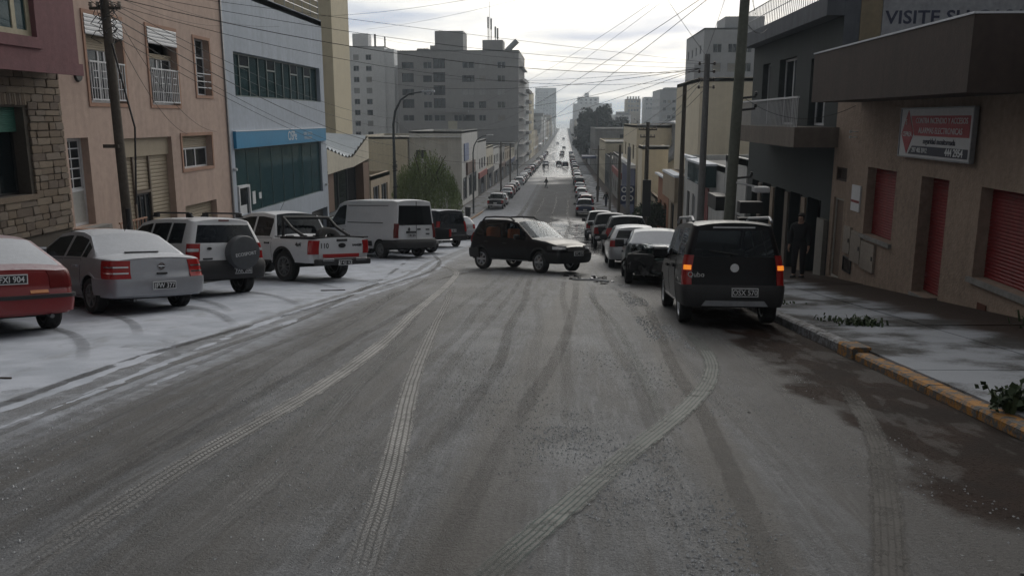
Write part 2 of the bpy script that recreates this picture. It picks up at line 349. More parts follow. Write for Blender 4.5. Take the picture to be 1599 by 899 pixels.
def tread_material(name, col, dark, blocks, strength, cross=1.0, ribs=5.0, brk=1.0):
    """tyre print pressed into slush: ribs along the track with cross blocks; ragged see-through edges (UV: x across, y metres along)"""
    s = SH(name); uv = s.tc.outputs['UV']; sp = s.n('ShaderNodeSeparateXYZ'); s.l(uv, sp.inputs[0]); U, V = sp.outputs[0], sp.outputs[1]
    nz = s.noise(9, 5); nb = s.noise(60, 5)
    Ud = s.op('ADD', U, s.op('MULTIPLY', s.op('SUBTRACT', nz, .5), .05))
    Ud = s.op('ADD', Ud, s.op('MULTIPLY', s.op('SUBTRACT', s.noise(2.2, 4), .5), .10)); rib = s.op('PINGPONG', s.op('MULTIPLY', Ud, ribs), .5); ribm = s.step(rib, .07, .26)
    sh = s.op('ADD', V, s.op('MULTIPLY', s.op('PINGPONG', s.op('MULTIPLY', Ud, 2.5), .5), .10))
    blk = s.op('PINGPONG', s.op('MULTIPLY', sh, blocks), .5); blkm = s.step(blk, .05, .28)
    pat = s.op('MULTIPLY', ribm, s.fmix(cross, 1.0, blkm))
    pat = s.op('MULTIPLY', pat, s.step(nb, .25, .55, .5, 1))
    c = s.mix(pat, dark, col); c = s.mix(s.step(nz, .3, .75, 0, .35), c, dark)
    Ue = s.op('ADD', U, s.op('MULTIPLY', s.op('SUBTRACT', s.noise(6, 6, rough=.7), .5), .45)); ed = s.op('MULTIPLY', s.step(Ue, .0, .2), s.step(Ue, .8, 1.0, 1, 0))
    fd = s.op('MULTIPLY', s.step(s.noise(.9, 4), .3, .58, 1 - .5 * brk, 1), s.step(s.noise(7, 6, rough=.7), .32, .52, 1 - .4 * brk, 1)); al = s.op('MULTIPLY', s.op('MULTIPLY', ed, fd), strength)
    at = s.n('ShaderNodeAttribute'); at.attribute_name = 'fade'; al = s.op('MULTIPLY', al, at.outputs['Fac'])
    s.l(c, s.b.inputs['Base Color']); s.l(al, s.b.inputs['Alpha']); s.b.inputs['Roughness'].default_value = .6; s.b.inputs['Specular IOR Level'].default_value = .3
    s.bump(pat, .12, .02); return s.m

M_road = road_material()
M_walkR = sidewalk_material('right_pavement', (.05, .049, .048), .62, 5.8, 1)
M_walkL = sidewalk_material('left_pavement', (.075, .073, .072), .35, -11.9, -1)

# ------------------------------------------------------------------ the ground: one sheet under everything, road, pavements, kerbs, sea
def ys_list(y0, y1):
    y = y0; o = []
    while y < y1:
        o.append(y); y += .5 if y < 30 else (2 if y < 150 else (8 if y < 400 else 40))
    o.append(y1); return o
def sheet(name, mat, xs, y0, y1, dz, zf=None, lab=None):
    Y = ys_list(y0, y1); b = MB(); n = len(xs)
    vs = [(x, y, road_z(y) + dz + (zf(x, y) if zf else 0)) for y in Y for x in xs]
    b.add(vs, [(j*n + i, j*n + i + 1, (j+1)*n + i + 1, (j+1)*n + i) for j in range(len(Y) - 1) for i in range(n - 1)])
    o = b.build(name, mat, smooth=True); struct(o, lab); return o
M_ground = pmat('dry_earth', (.17, .155, .13), .95, var=.3, scale=.05, bump=.4, bscale=2)
sheet('ground', M_ground, [-900, -300, -60, FL + .3, KL, KR, FR - .3, 60, 300, 900], -28, 1480, -.12, None, 'bare grey brown ground under the town')
def crown(x, y): return .07 * (1 - ((x - (KL + KR) / 2) / ((KR - KL) / 2)) ** 2) + .010 * math.sin(x * 2.1 + y * .13)
road = sheet('road', M_road, [KL + (KR - KL) * i / 24 for i in range(25)], -28, 1460, 0, crown, 'steep asphalt street filmed with slush and thin snow')
def rz(x, y): return road_z(y) + crown(x, y)
M_sea = pmat('sea_water', (.05, .07, .085), .12, var=.1, scale=.01, bump=.6, bscale=.15)
b = MB(); b.quad((-2400, 1440, -16.5), (2400, 1440, -16.5), (2400, 5200, -16.5), (-2400, 5200, -16.5)); struct(b.build('sea', M_sea), 'flat grey sea closing the end of the street')
def sgroup(name, lab):
    o = bpy.data.objects.new(name, None); COL.objects.link(o); return struct(o, lab)
# pavements with their kerbs
def pavement(name, x0, x1, mat, y0, y1, lab):
    b = MB(); Y = ys_list(y0, y1); n = 5; xs = [x0 + (x1 - x0) * i / (n - 1) for i in range(n)]
    rise = lambda x: .13 + .018 * abs(x - x0)
    vs = [(x, y, road_z(y) + rise(x)) for y in Y for x in xs]
    b.add(vs, [(j*n+i, j*n+i+1, (j+1)*n+i+1, (j+1)*n+i) for j in range(len(Y)-1) for i in range(n-1)])
    return struct(b.build(name, mat, smooth=True), lab)
pvR = pavement('pavement_right', KR + .16, FR + .4, M_walkR, 24.0, 1400, 'narrow concrete pavement along the right hand buildings')
pvL = pavement('pavement_left', KL - .16, FL - .4, M_walkL, -10, 1400, 'concrete pavement along the left hand buildings')
# nearer part of the right pavement: poured slabs with open joints
near_w = sgroup('pavement_near_right', 'frosty concrete pavement slabs in front of the red shuttered house')
b = MB(); Y = ys_list(-10, 24); b.add([(x, y, road_z(y) + .085) for y in Y for x in (KR + .1, FR + .4)], [(2*j, 2*j+1, 2*j+3, 2*j+2) for j in range(len(Y) - 1)])
b.build('joint_bed', pmat('joint_earth', (.05, .04, .033), .95, bump=.5), near_w)
def slab(x0, x1, y0, y1):
    b = MB(); n = max(2, int((y1 - y0) / .6)); dz = random.uniform(-.006, .006); top = []
    f = lambda x, y: road_z(y) + .13 + .018 * (x - KR) + dz
    Y = [y0 + (y1 - y0) * i / n for i in range(n + 1)]
    b.add([(x, y, f(x, y)) for y in Y for x in (x0, x1)], [(2*i, 2*i+1, 2*i+3, 2*i+2) for i in range(n)])
    for xa in (x0, x1): b.add([(xa, y, f(xa, y) - q) for y in Y for q in (0, .06)], [(2*i, 2*i+1, 2*i+3, 2*i+2) for i in range(n)])
    for ya in (y0, y1): b.quad((x0, ya, f(x0, ya)), (x1, ya, f(x1, ya)), (x1, ya, f(x1, ya) - .06), (x0, ya, f(x0, ya) - .06))
    b.build('slab', M_walkR, near_w)
yy = [-10, -6, -2.2, 1.6, 5.2, 8.7, 12.35, 16.1, 20.0, 24.0]
for a, c in zip(yy[:-1], yy[1:]):
    slab(KR + .17, 5.35, a + .012, c - .012); slab(5.375, FR + .38, a + .012, c - .012)
# kerb stones: bare and whitish down the hill, yellow from the driveway up
def chipped(name, c, base):
    s = SH(name); n = s.noise(9, 6, rough=.65); n2 = s.noise(45, 5); f = s.step(s.op('ADD', n, s.op('MULTIPLY', n2, .35)), .60, .74)
    s.l(s.mix(f, s.mix(s.step(n2, .3, .7), tuple(v*.7 for v in c), c), base), s.b.inputs['Base Color']); s.b.inputs['Roughness'].default_value = .8; s.bump(s.op('ADD', n, n2), .7, .02); return s.m
M_kw = chipped('worn_white_kerb', (.30, .31, .33), (.11, .11, .11))
M_ky = chipped('yellow_kerb_paint', (.40, .19, .04), (.10, .095, .09))
M_kg = pmat('concrete_kerb', (.2, .2, .2), .85, var=.3, scale=5, bump=.5)
kbR = sgroup('kerb_right', 'row of kerb stones along the right pavement, yellow near and white further on')
kbL = sgroup('kerb_left', 'grey kerb along the left pavement')
def kstone(par, x0, x1, y0, y1, mat, h=.135):
    b = MB(); z0, z1 = road_z(y0), road_z(y1); r_ = .025; jz = random.uniform(-.006, .008)
    prof = lambda z: [(x0, z - .1), (x0, z + h - r_ + jz), (x0 + (r_ if x1 > x0 else -r_), z + h + jz), (x1, z + h + jz), (x1, z - .1)]
    A = [(p[0], y0, p[1]) for p in prof(z0)]; C = [(p[0], y1, p[1]) for p in prof(z1)]
    b.add(A + C, [(i, i+1, 6+i, 5+i) for i in range(4)] + [(0,1,2,3,4), (9,8,7,6,5)]); b.build('kerb_stone', mat, par)
y = -6.0
while y < 34:
    if 9.55 < y < 10.3: kstone(kbR, KR - .03, KR + .20, y + .02, y + .55, M_ky, .165); y += .57; continue
    kstone(kbR, KR, KR + .175, y + .006, y + .994, M_ky if y < 9.8 else M_kw, .105 if y < 9.5 else .145); y += 1.0
kys = [y, 60, 90, 140, 220, 380, 900, 1400]
for a, c in zip(kys[:-1], kys[1:]):
    n = max(1, int((c - a) / 12))
    for i in range(n): kstone(kbR, KR, KR + .18, a + (c-a)*i/n, a + (c-a)*(i+1)/n, M_kg)
y = -10.0
while y < 1400:
    st = 2.0 if y < 110 else 40; kstone(kbL, KL, KL - .18, y, y + st - .006, M_ky if 78 < y < 92 else M_kg); y += st
# tyre prints
def tyre_print(pts, w, mat, fade=(1, 1), dz=.006):
    P = [Vector((p[0], p[1], 0)) for p in pts]; Q = []
    for i in range(len(P) - 1):                                  # Catmull-Rom through the points
        p0, p1, p2, p3 = P[max(i-1, 0)], P[i], P[i+1], P[min(i+2, len(P)-1)]; n = max(3, int((p2 - p1).length / .3))
        for k in range(n):
            t = k / n; Q.append(.5 * ((2*p1) + (-p0 + p2)*t + (2*p0 - 5*p1 + 4*p2 - p3)*t*t + (-p0 + 3*p1 - 3*p2 + p3)*t**3))
    Q.append(P[-1]); b = MB(); vs = []; uv = []; fd = []; d = 0; m = 4
    for i, q in enumerate(Q):
        t = (Q[min(i+1, len(Q)-1)] - Q[max(i-1, 0)]).normalized(); s_ = Vector((t.y, -t.x, 0))
        if i: d += (q - Q[i-1]).length
        for k in range(m + 1):
            u = k / m; p = q + s_ * (u - .5) * w; vs.append((p.x, p.y, rz(p.x, p.y) + dz)); uv.append((u, d)); f = i / (len(Q) - 1); fd.append((fade[0] * (1 - f) + fade[1] * f) * min(1, f / .14, (1 - f) / .14))
    n = m + 1; b.add(vs, [(j*n+i, j*n+i+1, (j+1)*n+i+1, (j+1)*n+i) for j in range(len(Q)-1) for i in range(m)])
    me = b.mesh('tyre_print', mat, True); ul = me.uv_layers.new(name='UVMap')
    for lp in me.loops: ul.data[lp.index].uv = uv[lp.vertex_index]
    at = me.attributes.new('fade', 'FLOAT', 'POINT'); at.data.foreach_set('value', fd)
    return link('tyre_print', me, road)
from mathutils import noise as mn
# the lying snow of the parking lane: a real layer, a couple of centimetres thick, thinning out towards the traffic
def snow_layer(name, lab, x0, x1, y0, y1, st, f, mat, kind='structure'):
    nx, ny = int((x1 - x0) / st), int((y1 - y0) / st); b = MB(); H = {}
    for j in range(ny + 1):
        for i in range(nx + 1): x, y = x0 + (x1 - x0) * i / nx, y0 + (y1 - y0) * j / ny; H[i, j] = (x, y, f(x, y))
    vs = {}; V = []; F = []
    for j in range(ny):
        for i in range(nx):
            q = [(i, j), (i+1, j), (i+1, j+1), (i, j+1)]
            if max(H[k][2][0] for k in q) <= 0: continue
            for k in q:
                if k not in vs: vs[k] = len(V); x, y, (h, z) = H[k]; V.append((x, y, z + max(h, -.006)))
            F.append(tuple(vs[k] for k in q))
    b.add(V, F); o = b.build(name, mat, smooth=True); o['kind'] = kind; o['label'] = lab; return o
def snow_h(x, y):
    p = Vector((x, y, 0)); big = mn.fractal(p * .55, 1.0, 2.0, 4); sml = mn.fractal(p * 5.0, 1.0, 2.0, 4); t_ = min(1, max(0, (-3.6 - x) / 2.4)); h = -.011 + .024 * t_ + .013 * big + .008 * sml
    h -= .03 * max(0, x + 3.95)
    for c in (-4.62, -4.25): d = abs(x - c - .2 * math.sin(y * .35)); h -= .024 * max(0, 1 - d / .14); h += .010 * math.exp(-((d - .2) / .05) ** 2)
    fx, fy = (x * 1.0 + y * .35) % 1.9, (y + .3 * math.sin(x * 2)) % .72                          # footprints
    if -7.2 < x < -5.4: h -= .018 * math.exp(-((fx - .9) / .05) ** 2 - ((fy - .36) / .13) ** 2)
    return h, rz(x, y) + .001
sS = SH('lying_snow'); n_ = sS.noise(1.6, 5); n5 = sS.noise(30, 6, rough=.7); n6 = sS.noise(2.4, 6, (1, .5, 1))
c_ = sS.mix(sS.step(n_, .35, .7), (.37, .40, .455), (.48, .51, .575)); c_ = sS.mix(sS.op('MULTIPLY', sS.step(n6, .54, .70), .45), c_, (.22, .225, .23)); sS.l(c_, sS.b.inputs['Base Color']); sS.b.inputs['Roughness'].default_value = .8; sS.b.inputs['Specular IOR Level'].default_value = .25; sS.bump(n5, .5, .012)
snow_layer('snow', 'thin trodden snow lying in the left parking lane', KL + .02, -3.3, 3.6, 30, .075, snow_h, sS.m)
M_tA = tread_material('pale_tread', (.50, .495, .485), (.10, .098, .094), 22, 1.0, 1.0, 5.0, .55)
M_tB = tread_material('grey_tread', (.20, .197, .19), (.022, .052, .047), 18, .95, .15, 6.0)
M_tD = tread_material('dark_tread', (.055, .052, .049), (.016, .014, .013), 22, .92, .45, 6.0)
M_tE = tread_material('faint_tread', (.25, .25, .25), (.12, .12, .12), 26, .75)
tyre_print([(-2.43, 3.0), (-2.42, 4.9), (-2.29, 7.4), (-2.32, 10.4), (-2.54, 14), (-2.9, 21.1), (-3.3, 24.9), (-4.4, 27.5)], .24, M_tA, (.95, 1.0))
tyre_print([(-.86, 3.0), (-1.1, 5.06), (-1.5, 7.97), (-1.95, 12.35), (-2.3, 16.2), (-2.7, 20)], .20, M_tA, (.9, .45), .008)
tyre_print([(-.5, 3.0), (.36, 5.19), (1.12, 7.09), (1.58, 8.61), (1.8, 10.06), (1.86, 12.3)], .21, M_tB, (1, .9), .010)
tyre_print([(1.3, 3.0), (1.56, 3.7), (2.05, 5.07), (2.45, 6.34), (2.86, 8.3)], .20, M_tD, (1, .95), .008)
tyre_print([(-1.85, 3.0), (-1.78, 4.75), (-1.97, 7.6), (-2.16, 10.4), (-2.5, 14)], .16, M_tE, (1, .3))
tyre_print([(-2.9, 3.0), (-2.97, 5.2), (-3.04, 6.7), (-3.24, 9.3), (-3.3, 13), (-3.7, 18)], .2, M_tE, (.7, 1))
tyre_print([(-4.1, 4.0), (-4.3, 8), (-4.18, 12.1), (-4.4, 16), (-5.0, 22)], .17, M_tE, (1, .9))
tyre_print([(-4.62, 4.0), (-4.87, 8.7), (-4.64, 12.8), (-4.5, 18), (-5.2, 25), (-6.0, 32)], .16, M_tD, (.7, .5), .008)
tyre_print([(-3.5, 3.4), (-3.7, 8), (-3.5, 14), (-3.6, 22)], .17, M_tE, (.8, .7))
tyre_print([(.95, 3.0), (1.2, 6.6), (1.27, 9.3), (1.6, 15.5), (1.5, 19)], .17, M_tD, (.55, .8))
tyre_print([(-.62, 3.0), (-.4, 6), (-.06, 9.6), (.2, 15), (.35, 22)], .17, M_tD, (.35, .4))
tyre_print([(-4.4, 18), (-4.0, 24), (-4.4, 29), (-5.6, 35)], .18, M_tD, (.6, .5))
tyre_print([(-3.3, 21), (-2.9, 24), (-2.2, 26)], .18, M_tD, (.5, .6))
rt_ = random.Random(41)
for x, w_ in ((-3.9, .15), (-3.15, .17), (-2.75, .15), (-2.1, .16), (-1.55, .18), (-1.25, .15), (-.75, .17), (-.2, .16), (.1, .15), (.62, .17), (.85, .14), (1.45, .16), (2.1, .15)):
    y0 = rt_.uniform(2.8, 6); y1 = y0 + rt_.uniform(9, 22); k = rt_.uniform(-.03, .03)
    tyre_print([(x + k * (y - y0) + rt_.gauss(0, .07), y) for y in [y0 + (y1 - y0) * i / 5 for i in range(6)]], w_, rt_.choice([M_tE, M_tE, M_tD, M_tB]), (rt_.uniform(.15, .5), rt_.uniform(.15, .5)), .0045 + rt_.random() * .001)
for ax, ay in ((-8.05, 10.95), (-7.55, 14.05), (-7.5, 16.95), (-6.6, 21.2), (-6.45, 32.25)):
    for o_ in (-.72, .72):                                     # the parked cars' own way in
        bx, by = ax + .616 * o_, ay + .788 * o_; P_ = [(bx + .788 * d - .02 * d * d, by - .616 * d - .10 * d * d) for d in (0, .8, 1.6, 2.4, 3.2)]
        tyre_print([(min(p[0], 3), p[1]) for p in P_], .18, M_tD, (.55, .2), .032)
for x, y0, y1 in ((-4.5, 45, 110), (-3.0, 45, 120), (-1.2, 40, 130), (.2, 42, 120)):
    tyre_print([(x + random.uniform(-.4, .4), y0 + (y1-y0)*i/5) for i in range(6)], .3, M_tD, (.5, .4), .012)
# ------------------------------------------------------------------ building kit
class Face:
    """a vertical facade: O = (x,y) of u=0, U = direction along it, N = outward normal (2-D)"""
    def __init__(s, O, U, N): s.O, s.U, s.N = Vector(O), Vector(U), Vector(N)
    def p(s, u, z, d=0.):  # d = outward
        q = s.O + s.U * u + s.N * d; return (q.x, q.y, z)
    def wall(s, b, u0, u1, z0, z1, holes=(), depth=.2, cap=True):
        us = sorted({u0, u1, *[h[0] for h in holes], *[h[1] for h in holes]}); zs = sorted({z0, z1, *[h[2] for h in holes], *[h[3] for h in holes]})
        us = [u for u in us if u0 <= u <= u1]; zs = [z for z in zs if z0 <= z <= z1]
        for i in range(len(us) - 1):
            for j in range(len(zs) - 1):
                cu, cz = (us[i] + us[i+1]) / 2, (zs[j] + zs[j+1]) / 2
                if any(h[0] < cu < h[1] and h[2] < cz < h[3] for h in holes): continue
                b.quad(s.p(us[i], zs[j]), s.p(us[i+1], zs[j]), s.p(us[i+1], zs[j+1]), s.p(us[i], zs[j+1]))
        for (a, c, e, f) in [h[:4] for h in holes]:
            for (p, q) in (((a, e), (c, e)), ((c, e), (c, f)), ((c, f), (a, f)), ((a, f), (a, e))):
                b.quad(s.p(*p), s.p(*q), s.p(*q, -depth), s.p(*p, -depth))
        return b
    def bx(s, b, u0, u1, z0, z1, d0, d1):
        """box between outward distances d0..d1"""
        c = [s.p(u, z, d) for d in (d0, d1) for z in (z0, z1) for u in (u0, u1)]
        fs_ = [(0,1,3,2), (4,6,7,5), (0,4,5,1), (2,3,7,6), (0,2,6,4), (1,5,7,3)]
        if s.U.y * s.N.x - s.U.x * s.N.y > 0: fs_ = [q[::-1] for q in fs_]                # keep normals pointing out on either side of the street
        return b.add(c, fs_)
    def frame(s, b, u0, u1, z0, z1, t, d0, d1, mu=(), mz=()):
        s.bx(b, u0, u0 + t, z0, z1, d0, d1); s.bx(b, u1 - t, u1, z0, z1, d0, d1); s.bx(b, u0 + t, u1 - t, z0, z0 + t, d0, d1); s.bx(b, u0 + t, u1 - t, z1 - t, z1, d0, d1)
        for m in mu: s.bx(b, m - t/2, m + t/2, z0 + t, z1 - t, d0 + .002, d1 - .002)
        for m in mz: s.bx(b, u0 + t, u1 - t, m - t/2, m + t/2, d0 + .004, d1 - .004)
        return b
    def window(s, root, h, fm, gm, t=.05, depth=.14, mu=(), mz=(), curtain=None, sill=None, back=True):
        """window (frame) > pane, optional curtain and a dark room behind"""
        u0, u1, z0, z1 = h[:4]
        w = s.frame(MB(), u0, u1, z0, z1, t, -depth - .05, -depth, mu, mz).build('window', fm, root)
        s.bx(MB(), u0 + t*.5, u1 - t*.5, z0 + t*.5, z1 - t*.5, -depth - .035, -depth - .028).build('pane', gm, w)
        if curtain:
            b = MB(); n = max(6, int((u1 - u0) / .07)); a, c = u0 + (u1-u0)*curtain[0], u0 + (u1-u0)*curtain[1]
            P = [(a + (c-a)*i/n, -depth - .14 + .025 * math.sin(i * 1.9)) for i in range(n + 1)]
            b.add([s.p(u, z, d) for u, d in P for z in (z0, z1)], [(2*i, 2*i+2, 2*i+3, 2*i+1) for i in range(n)]); b.build('curtain', M_curt, w, smooth=True)
        if back: s.bx(MB(), u0 - .3, u1 + .3, z0 - .3, z1 + .3, -depth - 1.6, -depth - 1.55).build('room_back', M_room, w)
        if sill: s.bx(MB(), u0 - .06, u1 + .06, z0 - .07, z0 - .003, -depth, .07).build('sill', sill, w)
        return w
    def shutter(s, root, h, mat, depth=.16, pitch=.055, name='shutter'):
        """roller shutter: corrugated slats"""
        u0, u1, z0, z1 = h[:4]; b = MB(); n = max(3, int((z1 - z0) / pitch)); P = []
        for i in range(n):
            za = z0 + (z1 - z0) * i / n; dz = (z1 - z0) / n
            P += [(za + dz*.05, -depth - .012), (za + dz*.25, -depth), (za + dz*.72, -depth), (za + dz*.95, -depth - .012)]
        b.add([s.p(u, z, d) for z, d in P for u in (u0, u1)], [(2*i, 2*i+1, 2*i+3, 2*i+2) for i in range(len(P) - 1)])
        return b.build(name, mat, root)
def LF(y0): return Face((FL, y0), (0, 1), (1, 0))      # left facade, u grows down the street
def RF(y0, x=FR): return Face((x, y0), (0, 1), (-1, 0))
def text_on(face, root, u, z, body, size, mat, d=.01, bold=0., flip=1, name='lettering', spacing=1.0, align='CENTER'):
    """text reading left to right for somebody facing the facade"""
    N = Vector((face.N.x, face.N.y, 0)); right = Vector((0, 0, 1)).cross(N)
    me = text_mesh(body, size, mat, .003, align, bold, spacing)
    return link(name, me, root, Vector(face.p(u, z, d)) - parent_abs(root), frame_matrix(right, (0,0,1)))

M_curt = pmat('curtain_cloth', (.45, .45, .47), .9, var=.1)
M_room = pmat('dark_room', (.035, .035, .04), .95, var=.3, scale=1)
M_glass = glass_mat('window_glass', (.02, .03, .035), .55)
M_gdark = glass_mat('dark_window_glass', (.03, .035, .04), .15)
M_gteal = glass_mat('teal_window_glass', (.035, .075, .08), .28)
M_white = pmat('white_paint', (.62, .63, .65), .55, var=.12, scale=4)
M_wiron = pmat('white_railing_paint', (.55, .56, .58), .5, var=.15)
M_black = pmat('black_metal', (.02, .02, .022), .5, var=.2)
M_grey = pmat('galvanised_metal', (.28, .29, .31), .45, .6, var=.25)
M_stain = pmat('alu_frame', (.40, .41, .42), .4, .5)
M_snow = pmat('frost_cap', (.70, .73, .78), .85, var=.12, scale=6, bump=.6, bscale=30)
M_conc = pmat('weathered_concrete', (.23, .225, .215), .85, var=.25, scale=3, bump=.4, bscale=20, streak=.5)

def house(name, label, y, x, cat='building', group=None): return thing(name, label, cat, (x, y, road_z(y)), group)
def shell(root, x0, x1, y0, y1, z1, mat, roofmat=None, zb=None, skip=''):
    """plain walls and flat roof round a building; skip names the faces built elsewhere"""
    b = MB(); zb = zb if zb is not None else road_z(y1) - 1.0
    if 'n' not in skip: b.quad((x1, y0, zb), (x0, y0, zb), (x0, y0, z1), (x1, y0, z1))      # near end
    if 'f' not in skip: b.quad((x0, y1, zb), (x1, y1, zb), (x1, y1, z1), (x0, y1, z1))
    if 'l' not in skip: b.quad((x0, y0, zb), (x0, y1, zb), (x0, y1, z1), (x0, y0, z1))
    if 'r' not in skip: b.quad((x1, y1, zb), (x1, y0, zb), (x1, y0, z1), (x1, y1, z1))
    if b.v: b.build('wall', mat, root)
    rb = MB(); rb.quad((x0, y0, z1 - .25), (x1, y0, z1 - .25), (x1, y1, z1 - .25), (x0, y1, z1 - .25)); ro = rb.build('roof', roofmat or M_conc, root)
    t = .22; b = MB()
    for a, c in (((x0, y0), (x1, y0 + t)), ((x0, y1 - t), (x1, y1)), ((x0, y0 + t), (x0 + t, y1 - t)), ((x1 - t, y0 + t), (x1, y1 - t))):
        b.box((a[0], a[1], z1 - .25), (c[0], c[1], z1 + .03))
    b.build('parapet', mat, root); return ro

# ------------------------------------------------------------------ LEFT 1: stone faced house with a maroon upper storey
M_stone = [pmat('sandstone_%d' % i, c, .9, var=.25, scale=6, bump=.8, bscale=35) for i, c in enumerate([(.20,.155,.115), (.26,.21,.16), (.16,.125,.10), (.225,.185,.15)])]
M_mortar = pmat('mortar', (.11, .095, .08), .95, bump=.5)
M_maroon = pmat('maroon_render', (.17, .075, .085), .8, var=.2, scale=2, bump=.3, streak=.4)
M_cream = pmat('cream_frame', (.42, .38, .27), .6)
M_green = pmat('green_blind', (.05, .17, .13), .6)
h1 = house('stone_faced_house', 'stone faced house with projecting maroon upper storey and green blind', 15, FL)
f = LF(0); hole = (17.1, 18.45, .0, 1.95)
b = MB(); f.wall(b, 8, 19.87, road_z(20) - 1, 2.8, [hole], .35); b.build('wall', M_mortar, h1)
shell(h1, FL - 9, FL, 8, 19.87, 7.5, M_maroon, skip='r')
st_m = []
for k in range(8):
    bb = MB(); j = lambda q: random.uniform(-q, q)
    bb.bbox((-.5, -.5, -.5), (.5, .5, .5), .12); bb.v = [(x + j(.03), y + j(.05), z + j(.05)) for x, y, z in bb.v]
    st_m.append(bb.mesh('stone', M_stone[k % 4]))
def stone_course(root, face, u0, u1, z0, z1, holes, hh, ww, cnt=280):
    z = z0; n = 0; row = 0
    while z < z1 - .03 and n < cnt:
        h = min(hh * random.uniform(.8, 1.2), z1 - z); u = u0 - random.uniform(0, ww)
        while u < u1 and n < cnt:
            w = ww * random.uniform(.55, 1.5); a, c = max(u, u0), min(u + w, u1)
            segs = [(a, c)]
            for (ha, hc, hz0, hz1) in holes:
                if z + h > hz0 + .02 and z < hz1 - .02:
                    segs = [s for g in segs for s in ((g[0], min(g[1], ha)), (max(g[0], hc), g[1])) if s[1] - s[0] > .03]
            for (a_, c_) in segs:
                if c_ - a_ < .05: continue
                q = face.p((a_ + c_) / 2, z + h / 2, .015); o = link('stone', random.choice(st_m), root, Vector(q) - parent_abs(root), None, (random.uniform(.07, .11), c_ - a_ - .014, h - .014)); n += 1
            u += w
        z += h; row += 1
stone_course(h1, f, 16.35, 19.86, -.95, 2.78, [(17.0, 18.55, -.1, 2.0)], .165, .40)
b = MB(); f.wall(b, 8, 16.3, road_z(20) - 1, 2.8, [], .1); 
# soldier course over the window
for i in range(18):
    q = f.p(17.02 + i * .085, 2.12, .03); link('lintel_stone', st_m[i % 8], h1, Vector(q) - parent_abs(h1), None, (.10, .075, .25))
w = f.window(h1, (17.1, 18.45, .0, 1.45), M_black, M_glass, .05, .3, mu=(17.8,), curtain=(0.25, .8))
f.shutter(h1, (17.1, 18.45, 1.40, 1.95), M_green, .2, .05, 'green_blind')
f.bx(MB(), 16.98, 18.57, -.12, -.005, -.3, .09).build('sill', M_stone[0], h1)
# upper storey box
ub = thing; px = FL + .75
uf = Face((px, 0), (0, 1), (1, 0)); b = MB(); wh = (13.5, 18.10, 3.42, 6.3); uf.wall(b, 9, 19.60, 2.80, 7.4, [wh], .28)
b.quad((FL, 19.60, 2.8), (px, 19.60, 2.8), (px, 19.60, 7.4), (FL, 19.60, 7.4)); b.quad((FL, 9, 2.8), (px, 9, 2.8), (px, 19.60, 2.8), (FL, 19.60, 2.8)); b.quad((FL, 9, 7.4), (px, 9, 7.4), (px, 19.6, 7.4), (FL, 19.6, 7.4)); b.build('upper_storey', M_maroon, h1)
uf.bx(MB(), 9, 19.66, 2.68, 2.95, 0.003, .06).build('ledge', M_maroon, h1)
uf.bx(MB(), 9, 18.2, 3.18, 3.36, 0.004, .05).build('moulding', M_maroon, h1)
uf.window(h1, wh, M_cream, M_gteal, .13, .12, mu=(16.0, 16.9, 17.55), mz=(4.6,))

# ------------------------------------------------------------------ LEFT 2: peach coloured two storey house
M_peach = pmat('peach_render', (.45, .335, .28), .85, var=.16, scale=1.2, bump=.25, bscale=30, streak=.5)
M_peachd = pmat('peach_trim', (.36, .215, .155), .85, var=.14, scale=2)
M_beige = pmat('beige_shutter', (.33, .275, .20), .65, var=.12)
h2 = house('peach_house', 'peach rendered two storey house with white balcony railings', 25, FL)
f = LF(0); fx = Face((FL, 0), (0, 1), (1, 0))
W1, W2, W3 = (21.25, 23.05, 2.1, 4.33), (24.5, 26.3, 2.1, 4.35), (27.65, 28.8, 2.46, 4.3)
DR, GA, WN, G2 = (20.02, 20.95, -1.0, 1.22), (22.3, 25.55, -3.6, 1.15), (26.25, 28.5, .1, 1.16), (26.15, 28.6, -4.2, -1.08)
b = MB(); f.wall(b, 19.88, 30.0, -4.6, 6.9, [W1, W2, W3, DR, GA, WN, G2], .28); b.build('wall', M_peach, h2)
shell(h2, FL - 10, FL, 19.88, 30.0, 6.9, M_peach, skip='r', zb=-4.6)
for h in (W1, W2, W3, WN):
    f.frame(MB(), h[0] - .1, h[1] + .1, h[2] - .1, h[3] + .08, .097, .002, .03).build('surround', M_peachd, h2)
for k, h in enumerate((W1, W2)):
    f.window(h2, (h[0], h[1], h[2], 3.5), M_white, M_gdark, .06, .2, mu=((h[0] + h[1]) / 2, (h[0]+h[1])/2 + .3), curtain=(.05, .95))
    f.shutter(h2, (h[0], h[1], 3.45, 3.95 if k == 0 else 3.6), M_beige, .17, .06, 'blind')
    # folded-out white awning box at the head
    f.shutter(h2, (h[0] - .03, h[1] + .03, 3.80 if k == 0 else 3.85, h[3] - .02), M_white, -.10 if False else -.05, .09, 'awning')
    r_ = MB()
    f.bx(r_, h[0] + .02, h[1] - .02, 3.12, 3.16, .02, .06); f.bx(r_, h[0] + .02, h[1] - .02, 2.16, 2.2, .02, .06); f.bx(r_, h[0] + .02, h[1] - .02, 2.46, 2.48, .03, .05)
    for i in range(15): u = h[0] + .05 + (h[1] - h[0] - .1) * i / 14; f.bx(r_, u - .011, u + .011, 2.2, 3.12, .03, .05)
    for i in range(4): u = h[0] + .3 + (h[1] - h[0] - .6) * i / 3; f.bx(r_, u - .10, u + .10, 2.72, 2.74, .028, .052); f.bx(r_, u - .1, u + .1, 2.9, 2.92, .028, .052)
    r_.build('balcony_railing', M_wiron, h2)
f.window(h2, W3, M_white, M_gdark, .05, .2, mu=(28.2,), mz=(3.1, 3.7))
r_ = MB()
